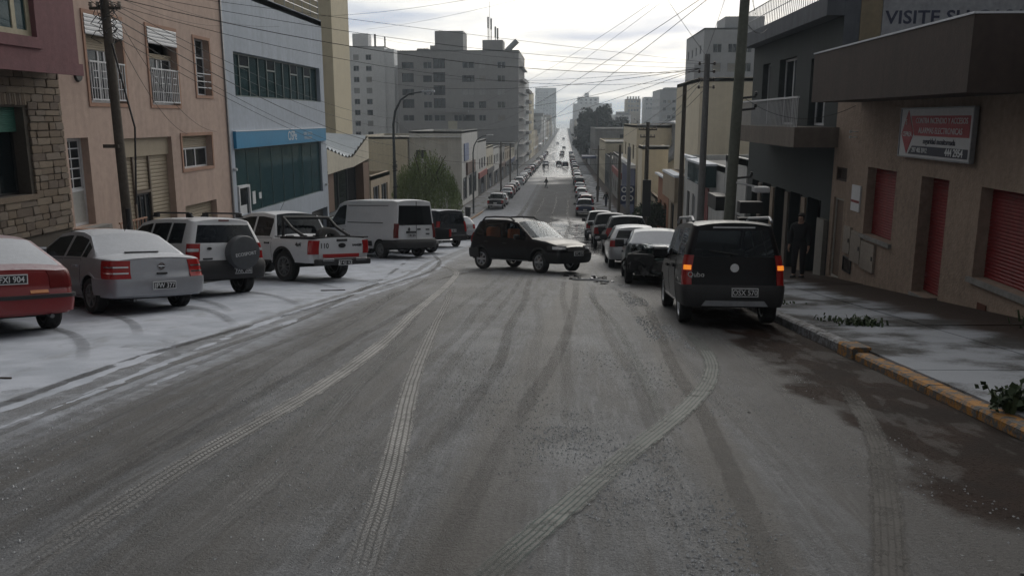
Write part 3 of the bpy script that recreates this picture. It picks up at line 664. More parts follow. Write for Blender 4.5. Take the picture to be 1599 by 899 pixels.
for z in (2.7, 2.9, 3.15): f.bx(r_, W3[0] + .02, W3[1] - .02, z, z + .03, .0, .03)
r_.build('guard_rail', M_wiron, h2)
# street door with a transom of small panes
w = f.frame(MB(), DR[0], DR[1], DR[2], DR[3], .07, -.3, -.2, mz=(-.1,)).build('door_frame', M_white, h2)
f.bx(MB(), DR[0] + .06, DR[1] - .06, DR[2], -.1, -.28, -.22).build('door', pmat('pale_door', (.42, .42, .40), .5), h2)
f.frame(MB(), DR[0] + .06, DR[1] - .06, -.06, DR[3] - .06, .03, -.275, -.235, mu=(20.5,), mz=(.2, .45, .7, .95)).build('transom', M_white, h2)
f.bx(MB(), DR[0] + .06, DR[1] - .06, -.06, DR[3] - .06, -.262, -.255).build('pane', M_gdark, h2)
# steps to the raised street door
b = MB()
for i in range(5): f.bx(b, DR[0] - .25, DR[1] + .25, -3.2, -1.02 - i * .2, .01 + i * .28, .29 + i * .28)
b.build('steps', M_conc, h2)
# garage front: three beige roller shutters, a wicket with a dark grille
f.bx(MB(), GA[0], GA[1], .62, GA[3], -.26, -.12).build('shutter_box', M_beige, h2)
f.shutter(h2, (GA[0], 23.35, -3.5, .62), M_beige, .2, .11); f.shutter(h2, (24.35, GA[1], -3.5, .62), M_beige, .2, .11); f.shutter(h2, (23.42, 24.28, -.38, .62), M_beige, .2, .11)
b = MB(); f.bx(b, 23.35, 23.42, -3.5, .62, -.26, -.15); f.bx(b, 24.28, 24.35, -3.5, .62, -.26, -.15); f.bx(b, 23.42, 24.28, -.45, -.38, -.26, -.15); b.build('guide_rail', pmat('brown_rail', (.14, .11, .085), .6), h2)
w = f.window(h2, (23.42, 24.28, -3.4, -.45), M_black, M_gdark, .06, .2, mu=(23.7, 24.0), back=False)
f.window(h2, (WN[0], WN[1], WN[2], .75), M_white, M_gdark, .05, .2, mu=(26.9, 27.6)); f.shutter(h2, (WN[0], WN[1], .75, WN[3]), M_beige, .18, .06, 'blind')
f.shutter(h2, (G2[0], G2[1], -4.2, G2[3]), M_beige, .2, .1)
# low planter fence in front of the street door
b = MB(); b.box((FL + .01, 19.9, -3.0), (FL + .9, 20.1, -1.0)); b.build('low_wall', M_peachd, h2)
b = MB()
for i in range(9): b.box((FL + 1.0, 20.3 + i * .16, -2.6), (FL + 1.02, 20.32 + i * .16, -.9))
b.box((FL + .99, 20.25, -.92), (FL + 1.03, 21.65, -.88)); b.build('gate', M_peachd, h2)
f.bx(MB(), 29.95, 30.04, -4.5, 6.95, .004, .06).build('downpipe', M_grey, h2)
# meter cable box, vent disc
b = MB(); b.lathe([(.0, .06), (.14, .06), (.16, .02), (.16, 0)], f.p(20.75, 2.75, .0), 'x', 16); b.build('vent', M_black, h2, True)
# ------------------------------------------------------------------ LEFT 3: grey office with a long window band, blue fascia and glazed front
M_gshop = glass_mat('shop_front_glass', (.045, .10, .11), .25, .06)
M_office = pmat('grey_office_render', (.38, .425, .49), .8, var=.13, scale=1, bump=.15, streak=.5)
M_dalu = pmat('dark_alu', (.06, .09, .09), .4, .3)
M_blue = pmat('blue_fascia', (.02, .22, .42), .4, var=.1, frost=.8)
h3 = house('grey_office', 'grey office building with blue fascia and tall teal glass front', 36, FL)
f = LF(0); BW, GL = (30.95, 41.95, 2.5, 4.12), (30.5, 41.65, -1.9, .58); GG = (39.6, 42.3, -6.2, -2.75)
b = MB(); f.wall(b, 30.02, 42.6, -6.2, 6.42, [BW, GL, GG], .3); b.build('wall', M_office, h3); shell(h3, FL - 12, FL, 30.02, 42.6, 6.42, M_office, skip='r', zb=-6.2)
nb = 11; us = [BW[0] + (BW[1] - BW[0]) * i / nb for i in range(nb + 1)]
w = f.frame(MB(), *BW, .06, -.26, -.18, mu=us[1:-1]).build('window_band', M_dalu, h3)
for i in range(nb):
    hi = 3.65 if i in (1, 4, 7, 9) else BW[3] - .05
    f.bx(MB(), us[i] + .03, us[i+1] - .03, BW[2] + .05, hi, -.235, -.225).build('pane', M_gteal, w)
    if hi < 4: f.bx(MB(), us[i] + .03, us[i+1] - .03, hi, BW[3] - .05, -.225, -.20).build('vent_pane', M_gdark, w); f.bx(MB(), us[i] + .03, us[i+1] - .03, hi - .03, hi + .03, -.25, -.185).build('transom', M_dalu, w)
f.bx(MB(), BW[0], BW[1], BW[2] - .3, BW[3] + .3, -1.5, -1.45).build('room_back', pmat('office_room', (.10, .12, .12), .9, var=.4, scale=1.5), w)
ng = 8; us = [GL[0] + (GL[1] - GL[0]) * i / ng for i in range(ng + 1)]
w = f.frame(MB(), *GL, .03, -.14, -.10, mu=us[1:-1]).build('shop_front', M_dalu, h3)
for i in range(ng): f.bx(MB(), us[i] + .02, us[i+1] - .02, GL[2] + .03, GL[3] - .03, -.125, -.118).build('pane', M_gshop, w)
f.bx(MB(), GL[0], GL[1], GL[2] - .5, GL[3] + .4, -2.6, -2.5).build('room_back', pmat('shop_room', (.09, .11, .10), .9, var=.5, scale=1.5), w)
d = f.frame(MB(), 30.62, 31.75, -3.2, -.8, .09, -.12, .03).build('door', M_white, h3); f.bx(MB(), 30.70, 31.67, -3.1, -.88, -.06, -.05).build('pane', M_gdark, d)
f.bx(MB(), 30.8, 31.5, -1.95, -1.55, -.045, -.04).build('notice', M_white, d); f.bx(MB(), 32.0, 32.3, -1.6, -1.1, .004, .02).build('notice', M_white, h3); f.bx(MB(), 32.7, 32.95, -1.45, -1.2, .004, .02).build('notice', M_white, h3)
sg = f.bx(MB(), 30.45, 42.2, .60, 1.22, .003, .12).build('fascia', M_blue, h3); f.bx(MB(), 30.44, 42.21, 1.222, 1.25, .0, .14).build('frost_cap', M_snow, sg)
M_let = pmat('white_lettering', (.68, .7, .72), .5, var=.05)
def add_text(face, root, u, z, t, s, m, d, bold=0., align='CENTER', spacing=1.): return text_on(face, root, u, z, t, s, m, d, bold, spacing=spacing, align=align)
add_text(f, sg, 36.9, .93, 'OSPe', .56, M_let, .125, .0, spacing=.95); add_text(f, sg, 39.2, 1.0, 'OBRA SOCIAL', .19, M_let, .125, spacing=1.2); add_text(f, sg, 39.2, .80, 'PETROLEROS', .17, M_let, .125, spacing=1.2)
f.shutter(h3, GG, M_black, .25, .1)
b = MB()
for z in (6.75, 7.05, 7.35): b.tube([(FL - .1, 37.4, z), (FL - .1, 42.5, z)], .022, 6)
for i in range(5): b.tube([(FL - .1, 37.4 + i * 1.27, 6.4), (FL - .1, 37.4 + i * 1.27, 7.36)], .025, 6)
b.build('terrace_rail', M_stain, h3)
f2 = Face((FL - 2.2, 0), (0, 1), (1, 0)); b = MB(); f2.wall(b, 30.5, 42.2, 6.3, 9.5, [(36, 38, 6.5, 8.6), (38.8, 41.5, 6.5, 8.6)], .2); b.quad((FL - 2.2, 42.2, 6.3), (FL - 8, 42.2, 6.3), (FL - 8, 42.2, 9.5), (FL - 2.2, 42.2, 9.5)); b.build('set_back_storey', pmat('office_top', (.33, .32, .28), .8), h3)
f2.window(h3, (36, 38, 6.5, 8.6), M_stain, M_gdark, .06, .15, mu=(37,)); f2.window(h3, (38.8, 41.5, 6.5, 8.6), M_stain, M_gdark, .06, .15, mu=(40.1,))
for u, z in ((30.3, -.15), (42.1, -1.6)): b = MB(); b.lathe([(0, .14), (.05, .14), (.07, .05), (.05, 0)], f.p(u, z, 0), 'x', 10); b.build('flood_light', M_white, h3, True)

# ------------------------------------------------------------------ LEFT 4: small shop with a valley roof of corrugated sheet
M_creamw = pmat('cream_render', (.54, .50, .41), .85, var=.14, scale=1, streak=.5)
M_brownp = pmat('brown_panel', (.15, .09, .06), .7)
h4 = house('valley_roof_shop', 'small cream shop with corrugated valley roof and black cloud sign', 47, FL)
f = LF(0); b = MB(); zB = road_z(52) - 1
pl = [(42.65, .15), (46.6, -.48), (47.9, -.48), (51.9, .62)]; bt = [(42.65, -1.15), (46.6, -1.05), (47.9, -1.05), (51.9, -.75)]
for i in range(3): b.quad(f.p(bt[i][0], bt[i][1]), f.p(bt[i+1][0], bt[i+1][1]), f.p(pl[i+1][0], pl[i+1][1]), f.p(pl[i][0], pl[i][1]))
b.quad((FL, 51.9, zB), (FL - 9, 51.9, zB), (FL - 9, 51.9, .6), (FL, 51.9, .6)); b.quad((FL - .9, 42.65, zB), (FL - .9, 51.9, zB), (FL - .9, 51.9, 0), (FL - .9, 42.65, -1)); b.build('wall', M_creamw, h4)
b = MB(); n = 26; A = []
for i in range(n + 1):
    t = i / n; y_ = 42.7 + 9.15 * t; zf_ = np.interp(y_, [p[0] for p in pl], [p[1] for p in pl]) + .01; yf_ = 46.5 + 1.5 * t if False else y_
    cz = .16 if i % 2 else 0; A += [(FL - .05, yf_, zf_ + cz), (FL - 3.4, y_ + .3 * (t - .5), .72 + cz)]
b.add(A, [(2*i, 2*i+2, 2*i+3, 2*i+1) for i in range(n)]); b.build('roof', pmat('corrugated_sheet', (.42, .46, .47), .5, .3, var=.2, frost=.6), h4)
f.bx(MB(), 42.7, 44.4, -3.2, -1.16, -.85, -.2).build('pillar', M_brownp, h4); f.bx(MB(), 50.4, 51.85, -3.3, -.95, -.85, -.02).build('pillar', M_brownp, h4)
w = f.frame(MB(), 44.4, 50.4, -3.6, -1.1, .07, -.6, -.5, mu=(46.4, 48.4)).build('shop_window', M_black, h4); f.bx(MB(), 44.45, 50.35, -3.55, -1.15, -.56, -.55).build('pane', M_gdark, w)
f.bx(MB(), 44.3, 51.9, -3.75, -3.6, -.5, .12).build('canopy', M_white, h4)
sg = f.bx(MB(), 43.2, 48.2, -4.55, -3.25, .15, .28).build('black_sign', pmat('black_sign', (.012, .013, .018), .5), h4)
b = MB()
for u, z, r_ in ((45.3, -3.8, .2), (45.65, -3.65, .25), (46.0, -3.8, .2), (45.65, -3.85, .22)):
    b.lathe([(0, 0), (r_, 0)], f.p(u, z, .288), 'x', 14)
b.build('cloud_emblem', M_let, sg); add_text(f, sg, 45.65, -4.25, 'Nube', .36, M_let, .286, .004)
f.shutter(h4, (43.0, 51.5, -6.9, -4.6), M_black, .5, .12)

# ------------------------------------------------------------------ far building kit
def unit_window(fm, gm, mull=1, bars=0):
    b = MB(); t = .06; b.cur = 0
    for a, c in (((-.5, -.5), (-.5 + t, .5)), ((.5 - t, -.5), (.5, .5)), ((-.5 + t, -.5), (.5 - t, -.5 + t)), ((-.5 + t, .5 - t), (.5 - t, .5))): b.box((a[0], .10, a[1]), (c[0], .16, c[1]))
    for i in range(mull): x = -.5 + (i + 1) / (mull + 1); b.box((x - .025, .104, -.44), (x + .025, .156, .44))
    for i in range(bars): z = -.5 + (i + 1) / (bars + 1); b.box((-.44, .106, z - .02), (.44, .154, z + .02))
    b.cur = 1; b.box((-.45, .13, -.45), (.45, .14, .45)); return b.mesh('window', [fm, gm])
M_wfr = pmat('grey_window_frame', (.26, .27, .28), .6); UW = [unit_window(M_wfr, M_gdark, 1), unit_window(M_black, M_gdark, 2), unit_window(M_white, M_gdark, 0, 1), unit_window(M_stain, M_gteal, 1, 1), unit_window(M_wfr, pmat('drawn_blind', (.30, .28, .24), .8), 0, 5), unit_window(M_wfr, pmat('pale_curtain', (.36, .36, .36), .8), 1)]
rw = random.Random(77)
def far_windows(root, face, holes, style=0, ball=False):
    rot = math.atan2(face.U.y, face.U.x)
    if face.N.x < 0: rot = -math.pi / 2
    for h in holes:
        c = face.p((h[0] + h[1]) / 2, (h[2] + h[3]) / 2, 0)
        o = link('window', UW[(h[4] if len(h) > 4 else style) if rw.random() < .72 else rw.choice([4, 5, 1])], root, Vector(c) - parent_abs(root), (0, 0, rot), (h[1] - h[0], 1, h[3] - h[2]))
def grid(u0, u1, n, w, z0, dz, m, h): 
    return [(u0 + (u1 - u0) * (i + .5) / n - w / 2, u0 + (u1 - u0) * (i + .5) / n + w / 2, z0 + j * dz, z0 + j * dz + h) for i in range(n) for j in range(m)]
def block(name, label, x0, x1, y0, y1, zt, mat, front=(), side=(), street='r', style=0, zb=None, group=None, cat='building', roof=None, extras=None):
    """street: which side faces the road ('r' = +X face of a building on the left)"""
    root = thing(name, label, cat, ((x0 + x1) / 2, (y0 + y1) / 2, road_z(y0)), group); zb = road_z(y1) - 1.5 if zb is None else zb
    ff = Face((x0, y0), (1, 0), (0, -1)); fs = Face((x1 if street == 'r' else x0, y0), (0, 1), (1 if street == 'r' else -1, 0))
    b = MB(); ff.wall(b, 0, x1 - x0, zb, zt, front, .22); fs.wall(b, 0, y1 - y0, zb, zt, side, .22)
    xo = x0 if street == 'r' else x1; b.quad((xo, y0, zb), (xo, y1, zb), (xo, y1, zt), (xo, y0, zt)); b.quad((x0, y1, zb), (x1, y1, zb), (x1, y1, zt), (x0, y1, zt)); b.build('wall', mat, root)
    shell(root, x0, x1, y0, y1, zt, mat, roof, skip='nflr'); far_windows(root, ff, front, style); far_windows(root, fs, side, style)
    return root, ff, fs

# tall beige gable wall behind the grey office
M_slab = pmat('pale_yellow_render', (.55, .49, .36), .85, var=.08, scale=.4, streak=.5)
r, ff, fs = block('beige_tower', 'tall windowless beige gable wall rising behind the grey office', -34, -20.0, 73, 78.8, 22, M_slab, [], [], 'r')
ff.bx(MB(), 2, 9, -9, 22, .003, .35).build('projection', pmat('pale_yellow_shade', (.36, .32, .23), .85, var=.08, scale=.4, streak=.4), r)  # darker copy of the wall render, with shade put into its colour
# white stepped apartment tower
M_apt = pmat('white_render', (.74, .75, .76), .85, var=.1, scale=.3, streak=.4)
r, ff, fs = block('white_apartment_tower', 'white stepped apartment tower left of the big grey block', -62, -51, 240, 262, 21.5, M_apt, [(u, u + 1.6, z, z + 1.5) for u in (2.0, 5.6) for z in [20 - 3.05 * k - 2.2 for k in range(8)]], [], 'r')
ff.bx(MB(), 2.0, 6.5, 21.5, 25.0, -4, .0).build('lift_house', M_apt, r); ff.bx(MB(), 11.0, 13.6, -12, 20.8, -14, -.5).build('wing', M_apt, r); ff.bx(MB(), 13.6, 15.5, -12, 16.5, -15, -2).build('wing', M_apt, r)
b = MB(); b.tube([(-54, 242, 21.5), (-54, 242, 25)], .3, 8); b.tube([(-51.6, 244, 21.5), (-51.6, 244, 24.4)], .22, 8); b.build('flue', M_conc, r)
ff.bx(MB(), 3.5, 6.0, -1.5, 2.2, 20, 26).build('roof_tank_house', M_apt, r)
# the big grey block
M_blk = pmat('grey_block_render', (.31, .305, .305), .85, var=.1, scale=.25, streak=.35)
cols = [(-42.9, -39.8, 1), (-37.3, -35.0, 0), (-34.6, -31.5, 1), (-27.0, -23.8, 0), (-22.6, -20.8, 0), (-17.8, -15.7, 0)]
zr = [15.05, 11.6, 8.25, 4.95]; hs = []
for ci, (a, c, stl) in enumerate(cols):
    for zi, z in enumerate(zr): 
        h_ = 2.5 if ci == 2 else (1.7 if ci not in (0,) else (1.6 if zi % 2 == 0 else 2.3)); hs.append((a + 44, c + 44, z - .6, z - .6 + h_, stl))
    hs.append((a + 44, c + 44, 1.0, 2.6, 0))
hs.append((31.2 - 18.5 + 2, 31.2 - 18.5 + 4.2, 1.0, 2.6, 0))
sd_ = grid(1, 30, 6, 1.8, -8, 3.35, 8, 1.7)
r, ff, fs = block('grey_apartment_block', 'wide grey apartment block with roof antennas and rows of windows', -44, FL, 223, 255, 19.0, M_blk, hs, sd_, 'r')
ff.bx(MB(), 9.9, 17.3, 18.8, 23.9, -9, -.3).build('penthouse', M_blk, r); ff.bx(MB(), 8.6, 9.9, 18.8, 20.3, -8, -.4).build('roof_step', M_blk, r); ff.bx(MB(), 22.3, 27.6, 18.8, 21.6, -8, -.5).build('lift_house', M_blk, r)
ff.bx(MB(), 5, 8.0, 18.8, 19.6, -6, -1).build('roof_tank', M_conc, r); ff.bx(MB(), 8.7, 18.6, 3.25, 3.7, .0, 1.0).build('balcony_slab', M_blk, r); ff.bx(MB(), 9.0, 18.4, 3.7, 19.0, -.3, .003).build('bay', M_blk, r) if False else None
b = MB()
for x_, z_ in ((-20.4, 29), (-19.6, 28.6), (-18.5, 26.6), (-17.9, 26.2)): b.tube([(x_, 226, 21.5), (x_, 226, z_ - 2)], .12, 6); b.bbox((x_ - .22, 225.8, z_ - 4.2), (x_ + .22, 226.2, z_ - 1.4), .05)
b.tube([(-20.0, 226, 21.5), (-20.0, 226, 31.5)], .05, 5); b.build('antenna', M_grey, r)
b = MB(); b.tube([(-15.6, 226, 18.9), (-12.8, 226, 21.6)], [.75, .75], 12); b.build('solar_tank', M_grey, r, True)
ff.bx(MB(), 13.2, 15.6, -1.4, 1.0, .3, .5).build('pale_hoarding', pmat('pale_hoarding', (.5, .48, .38), .7), r)
ff.wall(MB(), 0, 1, 0, 1).build('stub', M_blk, r) if False else None
ff.bx(MB(), 0.5, 31.5, -1.2, .3, .0, .25).build('ledge', M_blk, r)
for k in range(8): 
    fs.bx(MB(), 2, 29, -8.6 + 3.35 * k, -8.35 + 3.35 * k, 0, 1.0).build('balcony', M_blk, r)
r, ff, fs = block('pale_balcony_tower', 'narrow pale tower with stacked balconies just past the grey block', -26, FL, 262, 286, 13.5, M_apt, grid(1, 13, 3, 1.6, -8, 3.2, 6, 1.5), grid(1, 23, 4, 2, -9, 3.2, 7, 1.6), 'r')
for k in range(7): fs.bx(MB(), 1, 22, -9.6 + 3.2 * k, -8.7 + 3.2 * k, 0, 1.1).build('balcony', M_conc, r)
r, ff, fs = block('pale_slab_tower', 'pale plain tower with slot windows along the left pavement', -25, FL, 300, 330, 11.0, M_slab, [], grid(1, 29, 5, 1.6, -9, 3.2, 6, 1.5), 'r')

# low buildings on the left between the valley roof shop and the grey block
def shopfronts(root, fs, L_, zg, cols_, sign=None, n=3, h=2.6):
    for i in range(n):
        u0 = .6 + (L_ - 1.0) * i / n; u1 = u0 + (L_ - 1.0) / n - .5
        fs.bx(MB(), u0, u1, zg, zg + h, .01, .05).build('shop_front', cols_[i % len(cols_)], root)
    if sign: fs.bx(MB(), .5, L_ - .5, zg + h + .1, zg + h + .9, .01, .22).build('fascia', sign, root)
M_redsign = pmat('red_fascia', (.25, .04, .03), .6); M_brsign = pmat('brown_fascia', (.12, .07, .055), .6); M_blsign = pmat('blue_shop_paint', (.025, .04, .11), .6, streak=.3)
M_bwsign = pmat('dark_shop', (.03, .03, .035), .5); M_tanw = pmat('tan_render', (.33, .27, .2), .85, streak=.5); M_whw = pmat('white_wall', (.5, .5, .49), .85, streak=.5, var=.15)
r, ff, fs = block('tan_shop', 'low tan shop with white canopy beyond the valley roof shop', -22, FL, 52.2, 58, -1.9, M_tanw, [], [(.6, 2.4, -3.9, -2.6), (3, 5, -3.9, -2.6)], 'r')
fs.bx(MB(), .2, 5.6, -4.3, -4.15, 0, 1.5).build('canopy', M_white, r)
r, ff, fs = block('cream_warehouse', 'long cream warehouse wall behind the willow tree', -26, -18.6, 99, 120, -.45, M_creamw, [], [], 'r')
r, ff, fs = block('white_shop', 'white flat roofed shop beside the cream warehouse with blue poster', -18.5, FL, 99.5, 117.5, .2, M_whw, [(.8, 2.0, -3.0, -2.0)], [(1, 5.2, -8.2, -5.4), (7, 11, -8.2, -5.4), (13, 16.5, -8.2, -5.4)], 'r', 1)
fs.bx(MB(), 2.0, 6.5, -3.4, -1.3, .01, .12).build('blue_poster', pmat('blue_poster', (.16, .2, .33), .6), r); fs.bx(MB(), 4, 13, -5.2, -3.7, .01, .25).build('fascia', M_brsign, r); ff.bx(MB(), -7.5, 6.3, -.5, -.44, .0, .4).build('coping', M_snow, r)
lft = [(117.7, 130.5, -1.4, M_whw, M_redsign), (130.7, 143.5, -2.7, M_creamw, M_bwsign), (143.7, 156, -3.2, M_whw, None), (156.2, 171, -3.5, M_conc, M_brsign), (171.2, 188, -4.4, M_tanw, M_bwsign), (188.2, 204, -5.2, M_creamw, M_blsign), (204.2, 222, -4.2, M_conc, None)]
ln = ['white shop with red fascia, next after the blue poster shop', 'cream shop with black fascia before the grey block', 'white upper floor shop without fascia before the grey block', 'grey concrete shop with brown fascia', 'tan shop with black fascia near the grey block', 'cream shop with blue fascia near the grey block', 'grey low annex at the foot of the grey block']
for (y0, y1, zt, m_, sg_), lb in zip(lft, ln):
    zg = road_z(y1) + .1; r, ff, fs = block('shop_building', lb, -24, FL, y0, y1, zt, m_, [], grid(.8, y1 - y0 - .8, 3, 2.0, zg + 3.9, 3, 1, 1.5), 'r', 1, group='low shops along the left pavement'); shopfronts(r, fs, y1 - y0, zg, [M_bwsign, M_gdark], sg_)
# far row on the left, to the shore
rnd = random.Random(3); wm = [M_whw, M_creamw, M_conc, M_tanw, M_apt, M_blk]
words = ['white', 'cream', 'grey', 'tan', 'pale', 'dark grey']
ORD = ['', 'first', 'second', 'third', 'fourth', 'fifth', 'sixth', 'seventh', 'eighth', 'ninth', 'tenth', 'eleventh', 'twelfth', 'thirteenth', 'fourteenth', 'fifteenth', 'sixteenth', 'seventeenth', 'eighteenth', 'nineteenth', 'twentieth', 'twenty-first', 'twenty-second', 'twenty-third', 'twenty-fourth', 'twenty-fifth', 'twenty-sixth', 'twenty-seventh', 'twenty-eighth', 'twenty-ninth', 'thirtieth']
def far_row(side, y, yend):
    k = 0; y0_ = y
    while y < yend:
        d = rnd.uniform(16, 30) * (1 if y < 500 else 2.2); hh = rnd.choice([4.5, 6, 7, 8, 10, 5]) + (rnd.uniform(2, 9) if y > 420 else 0); i = rnd.randrange(6); k += 1
        zt = road_z(y) + hh; zg = road_z(y + d); xs = (FL - rnd.uniform(10, 22), FL) if side == 'l' else (FR, FR + rnd.uniform(10, 22))
        n = max(2, int(d / 5)); m = max(1, int(hh / 3.2))
        lb = '%s building, %s of the far street row on the %s' % (words[i], ORD[k], ('left' if side == 'l' else ('right' if y0_ < 700 else 'right beyond the long block')))
        r, ff, fs = block('street_building', lb, xs[0], xs[1], y, y + d - .2, zt, wm[i], grid(1, xs[1] - xs[0] - 1, 2, 1.4, zg + 4.0, 3.1, max(1, m - 1), 1.4) if hh > 5.5 else [], grid(.8, d - 1, n, 1.5, zg + .9, 3.1, m, 1.6) if hh > 5 else grid(.8, d - 1, n, 1.6, zg + .9, 3.1, 1, 1.8), 'r' if side == 'l' else 'l', rnd.choice([0, 1, 2]), group='buildings lining the far street')
        if rnd.random() < .6 and y < 700: fs.bx(MB(), 1, d - 2, zg + 2.9, zg + 3.5, .01, rnd.choice([.2, 1.2])).build('fascia', rnd.choice([M_redsign, M_blsign, M_bwsign, M_brsign, M_white]), r)
        for q in range(rnd.randint(1, 3)):
            xa = rnd.uniform(xs[0] + 1, xs[1] - 2.5); ya = y + rnd.uniform(1, d - 4); kq = rnd.random(); bb = MB()
            if kq < .4: bb.lathe([(0, 1.5), (.7, 1.35), (.75, 0), (0, 0)], (xa, ya, zt - .2), 'z', 10); bb.build('water_tank', M_conc, r, True)
            elif kq < .75: bb.box((xa, ya, zt - .2), (xa + rnd.uniform(1.5, 3), ya + 2.5, zt + rnd.uniform(.8, 2.4))); bb.build('roof_room', wm[i], r)
            else: bb.tube([(xa, ya, zt - .2), (xa, ya, zt + 3)], .04, 4); bb.tube([(xa - .6, ya, zt + 2.6), (xa + .6, ya, zt + 2.6)], .03, 4); bb.build('aerial', M_grey, r)
        y += d
far_row('l', 331, 1120)
block('distant_tower', 'lone tall tower at the far end of the left side', -40, FL - .1, 1130, 1165, 41, M_blk, grid(2, 26, 6, 2.4, -10, 3.4, 14, 1.8), [], 'r', 0)
block('distant_annex', 'lower wing beside the lone distant tower', -56, -41, 1125, 1160, 14, M_conc, grid(1, 14, 3, 2.4, -8, 3.4, 6, 1.8), [], 'r', 0)
# ------------------------------------------------------------------ RIGHT 1: plastered house with red roller shutters under a brown canopy box
M_pink = pmat('rough_pink_beige_plaster', (.29, .22, .172), .92, var=.30, scale=2, bump=.9, bscale=22, streak=.3)
M_red = pmat('red_shutter', (.19, .014, .016), .5, var=.3, scale=3, streak=.4)
M_brown = pmat('brown_cladding', (.05, .034, .028), .8, var=.25, scale=2, bump=.3, streak=.6)
k1 = house('red_shutter_house', 'beige plastered house with red roller shutters under a brown canopy box', 18, FR)
f = RF(0); A1, D1, A2, SD = (18.56, 20.3, -1.0, .58), (16.05, 17.27, -1.78, .57), (9.5, 14.82, -1.02, .55), (21.82, 22.6, -2.45, -.33); VB = (21.75, 22.58, .11, .46)
b = MB(); f.wall(b, 4, 22.88, -4.2, 3.1, [A1, D1, A2, SD, VB], .32); b.quad((FR, 4, -3), (FR + 10, 4, -3), (FR + 10, 4, 3.1), (FR, 4, 3.1)); b.build('wall', M_pink, k1)
for h in (A1, A2): f.shutter(k1, h, M_red, .2, .06, 'red_shutter'); f.bx(MB(), h[0] - .06, h[1] + .08, h[2] - .09, h[2] - .004, -.31, .07).build('sill', M_conc, k1)
f.shutter(k1, (D1[0], D1[1], -1.75, .57), M_red, .24, .06, 'red_shutter')
f.bx(MB(), D1[0] - .05, D1[1] + .05, -2.6, -1.79, -.3, .03).build('doorstep', M_conc, k1)
d = f.frame(MB(), *SD, .06, -.14, -.05).build('side_door', pmat('pale_door_frame', (.40, .38, .34), .6), k1); f.bx(MB(), SD[0] + .06, SD[1] - .06, SD[2] + .06, SD[3] - .06, -.13, -.08).build('door_leaf', pmat('brown_door', (.13, .085, .06), .6, var=.3), d)
b = MB(); f.frame(b, *VB, .05, -.12, -.02); f.bx(b, VB[0] + .05, VB[1] - .05, VB[2] + .05, VB[3] - .05, -.16, -.1); b.build('vent_grille', M_brown, k1)
for a, c, z0, z1 in ((21.0, 21.5, -1.62, -.95), (20.25, 20.95, -1.75, -1.0), (19.35, 20.2, -1.8, -1.15)):
    q = f.bx(MB(), a, c, z0, z1, .004, .06).build('meter_box', pmat('meter_box_paint', (.27, .235, .2), .6, var=.2), k1); f.bx(MB(), a + .05, a + .1, (z0+z1)/2 - .05, (z0+z1)/2 + .05, .062, .075).build('latch', M_black, q)
b = MB(); f.frame(b, 20.9, 21.5, -2.1, -1.72, .03, .004, .03)
for i in range(6): f.bx(b, 20.95 + i * .09, 20.97 + i * .09, -2.08, -1.75, .006, .02)
b.build('gas_grille', M_black, k1)
pq = f.bx(MB(), 20.6, 21.2, -.53, .10, .004, .035).build('plaque', M_white, k1); f.bx(MB(), 20.62, 21.18, -.32, -.26, .037, .04).build('plaque_stripe', M_red, pq)
f.bx(MB(), 14.2, 14.5, -1.75, -1.4, .004, .02).build('rust_patch', pmat('rust_stain', (.10, .035, .02), .9), k1)
# brown canopy box with frost on its edge
b = MB(); b.box((FR - 1.18, 13.15, 2.08), (FR + .02, 21.15, 3.2)); cb_ = b.build('canopy_box', M_brown, k1)
b = MB(); b.box((FR - 1.2, 13.13, 3.203), (FR - 1.02, 21.17, 3.235)); b.box((FR - 1.02, 13.13, 3.203), (FR + .02, 13.3, 3.235)); b.build('frost_cap', M_snow, cb_)
b = MB(); b.quad((FR, 4, 3.12), (FR + 10, 4, 3.12), (FR + 10, 22.88, 3.12), (FR, 22.88, 3.12)); b.build('roof', M_conc, k1)
# bracket insulators on the corner
b = MB()
for z in (1.25, 1.38): b.tube([f.p(21.2, z, 0), f.p(21.2, z, .16)], .012, 5); b.lathe([(0, -.03), (.03, -.03), (.035, 0), (.03, .03), (0, .03)], f.p(21.2, z, .17), 'z', 8)
b.build('insulator', M_white, k1)
# shop sign: red diamond, two red lines, telephone numbers
sg = thing('alarm_company_sign', 'white sign with red diamond and phone numbers under the brown canopy', 'sign', (FR - .05, 16.7, 1.4))
f.bx(MB(), 15.13, 18.27, .95, 1.88, .05, .11).build('panel', pmat('sign_white', (.55, .56, .58), .5, var=.08), sg)
f.frame(MB(), 15.10, 18.30, .92, 1.91, .03, .045, .13).build('frame', M_grey, sg)
M_sred = pmat('sign_red', (.33, .02, .035), .5); M_snavy = pmat('sign_navy', (.012, .016, .04), .5)
b = MB(); b.add([f.p(u, z, d) for d in (.112, .118) for u, z in ((18.2, 1.38), (17.92, 1.86), (17.60, 1.40), (17.88, .99))], [(0,1,2,3), (7,6,5,4), (0,4,5,1), (1,5,6,2), (2,6,7,3), (3,7,4,0)]); b.build('red_diamond', M_sred, sg)
b = MB(); b.add([f.p(u, z, d) for d in (.112, .116) for u, z in ((17.78, 1.75), (15.22, 1.75), (15.22, 1.36), (17.55, 1.36))], [(0,1,2,3), (7,6,5,4), (0,4,5,1), (1,5,6,2), (2,6,7,3), (3,7,4,0)]); b.build('red_band', M_sred, sg)
b = MB(); b.add([f.p(u, z, d) for d in (.112, .116) for u, z in ((17.62, 1.16), (15.22, 1.16), (15.22, .99), (17.80, .99))], [(0,1,2,3), (7,6,5,4), (0,4,5,1), (1,5,6,2), (2,6,7,3), (3,7,4,0)]); b.build('navy_band', M_snavy, sg)
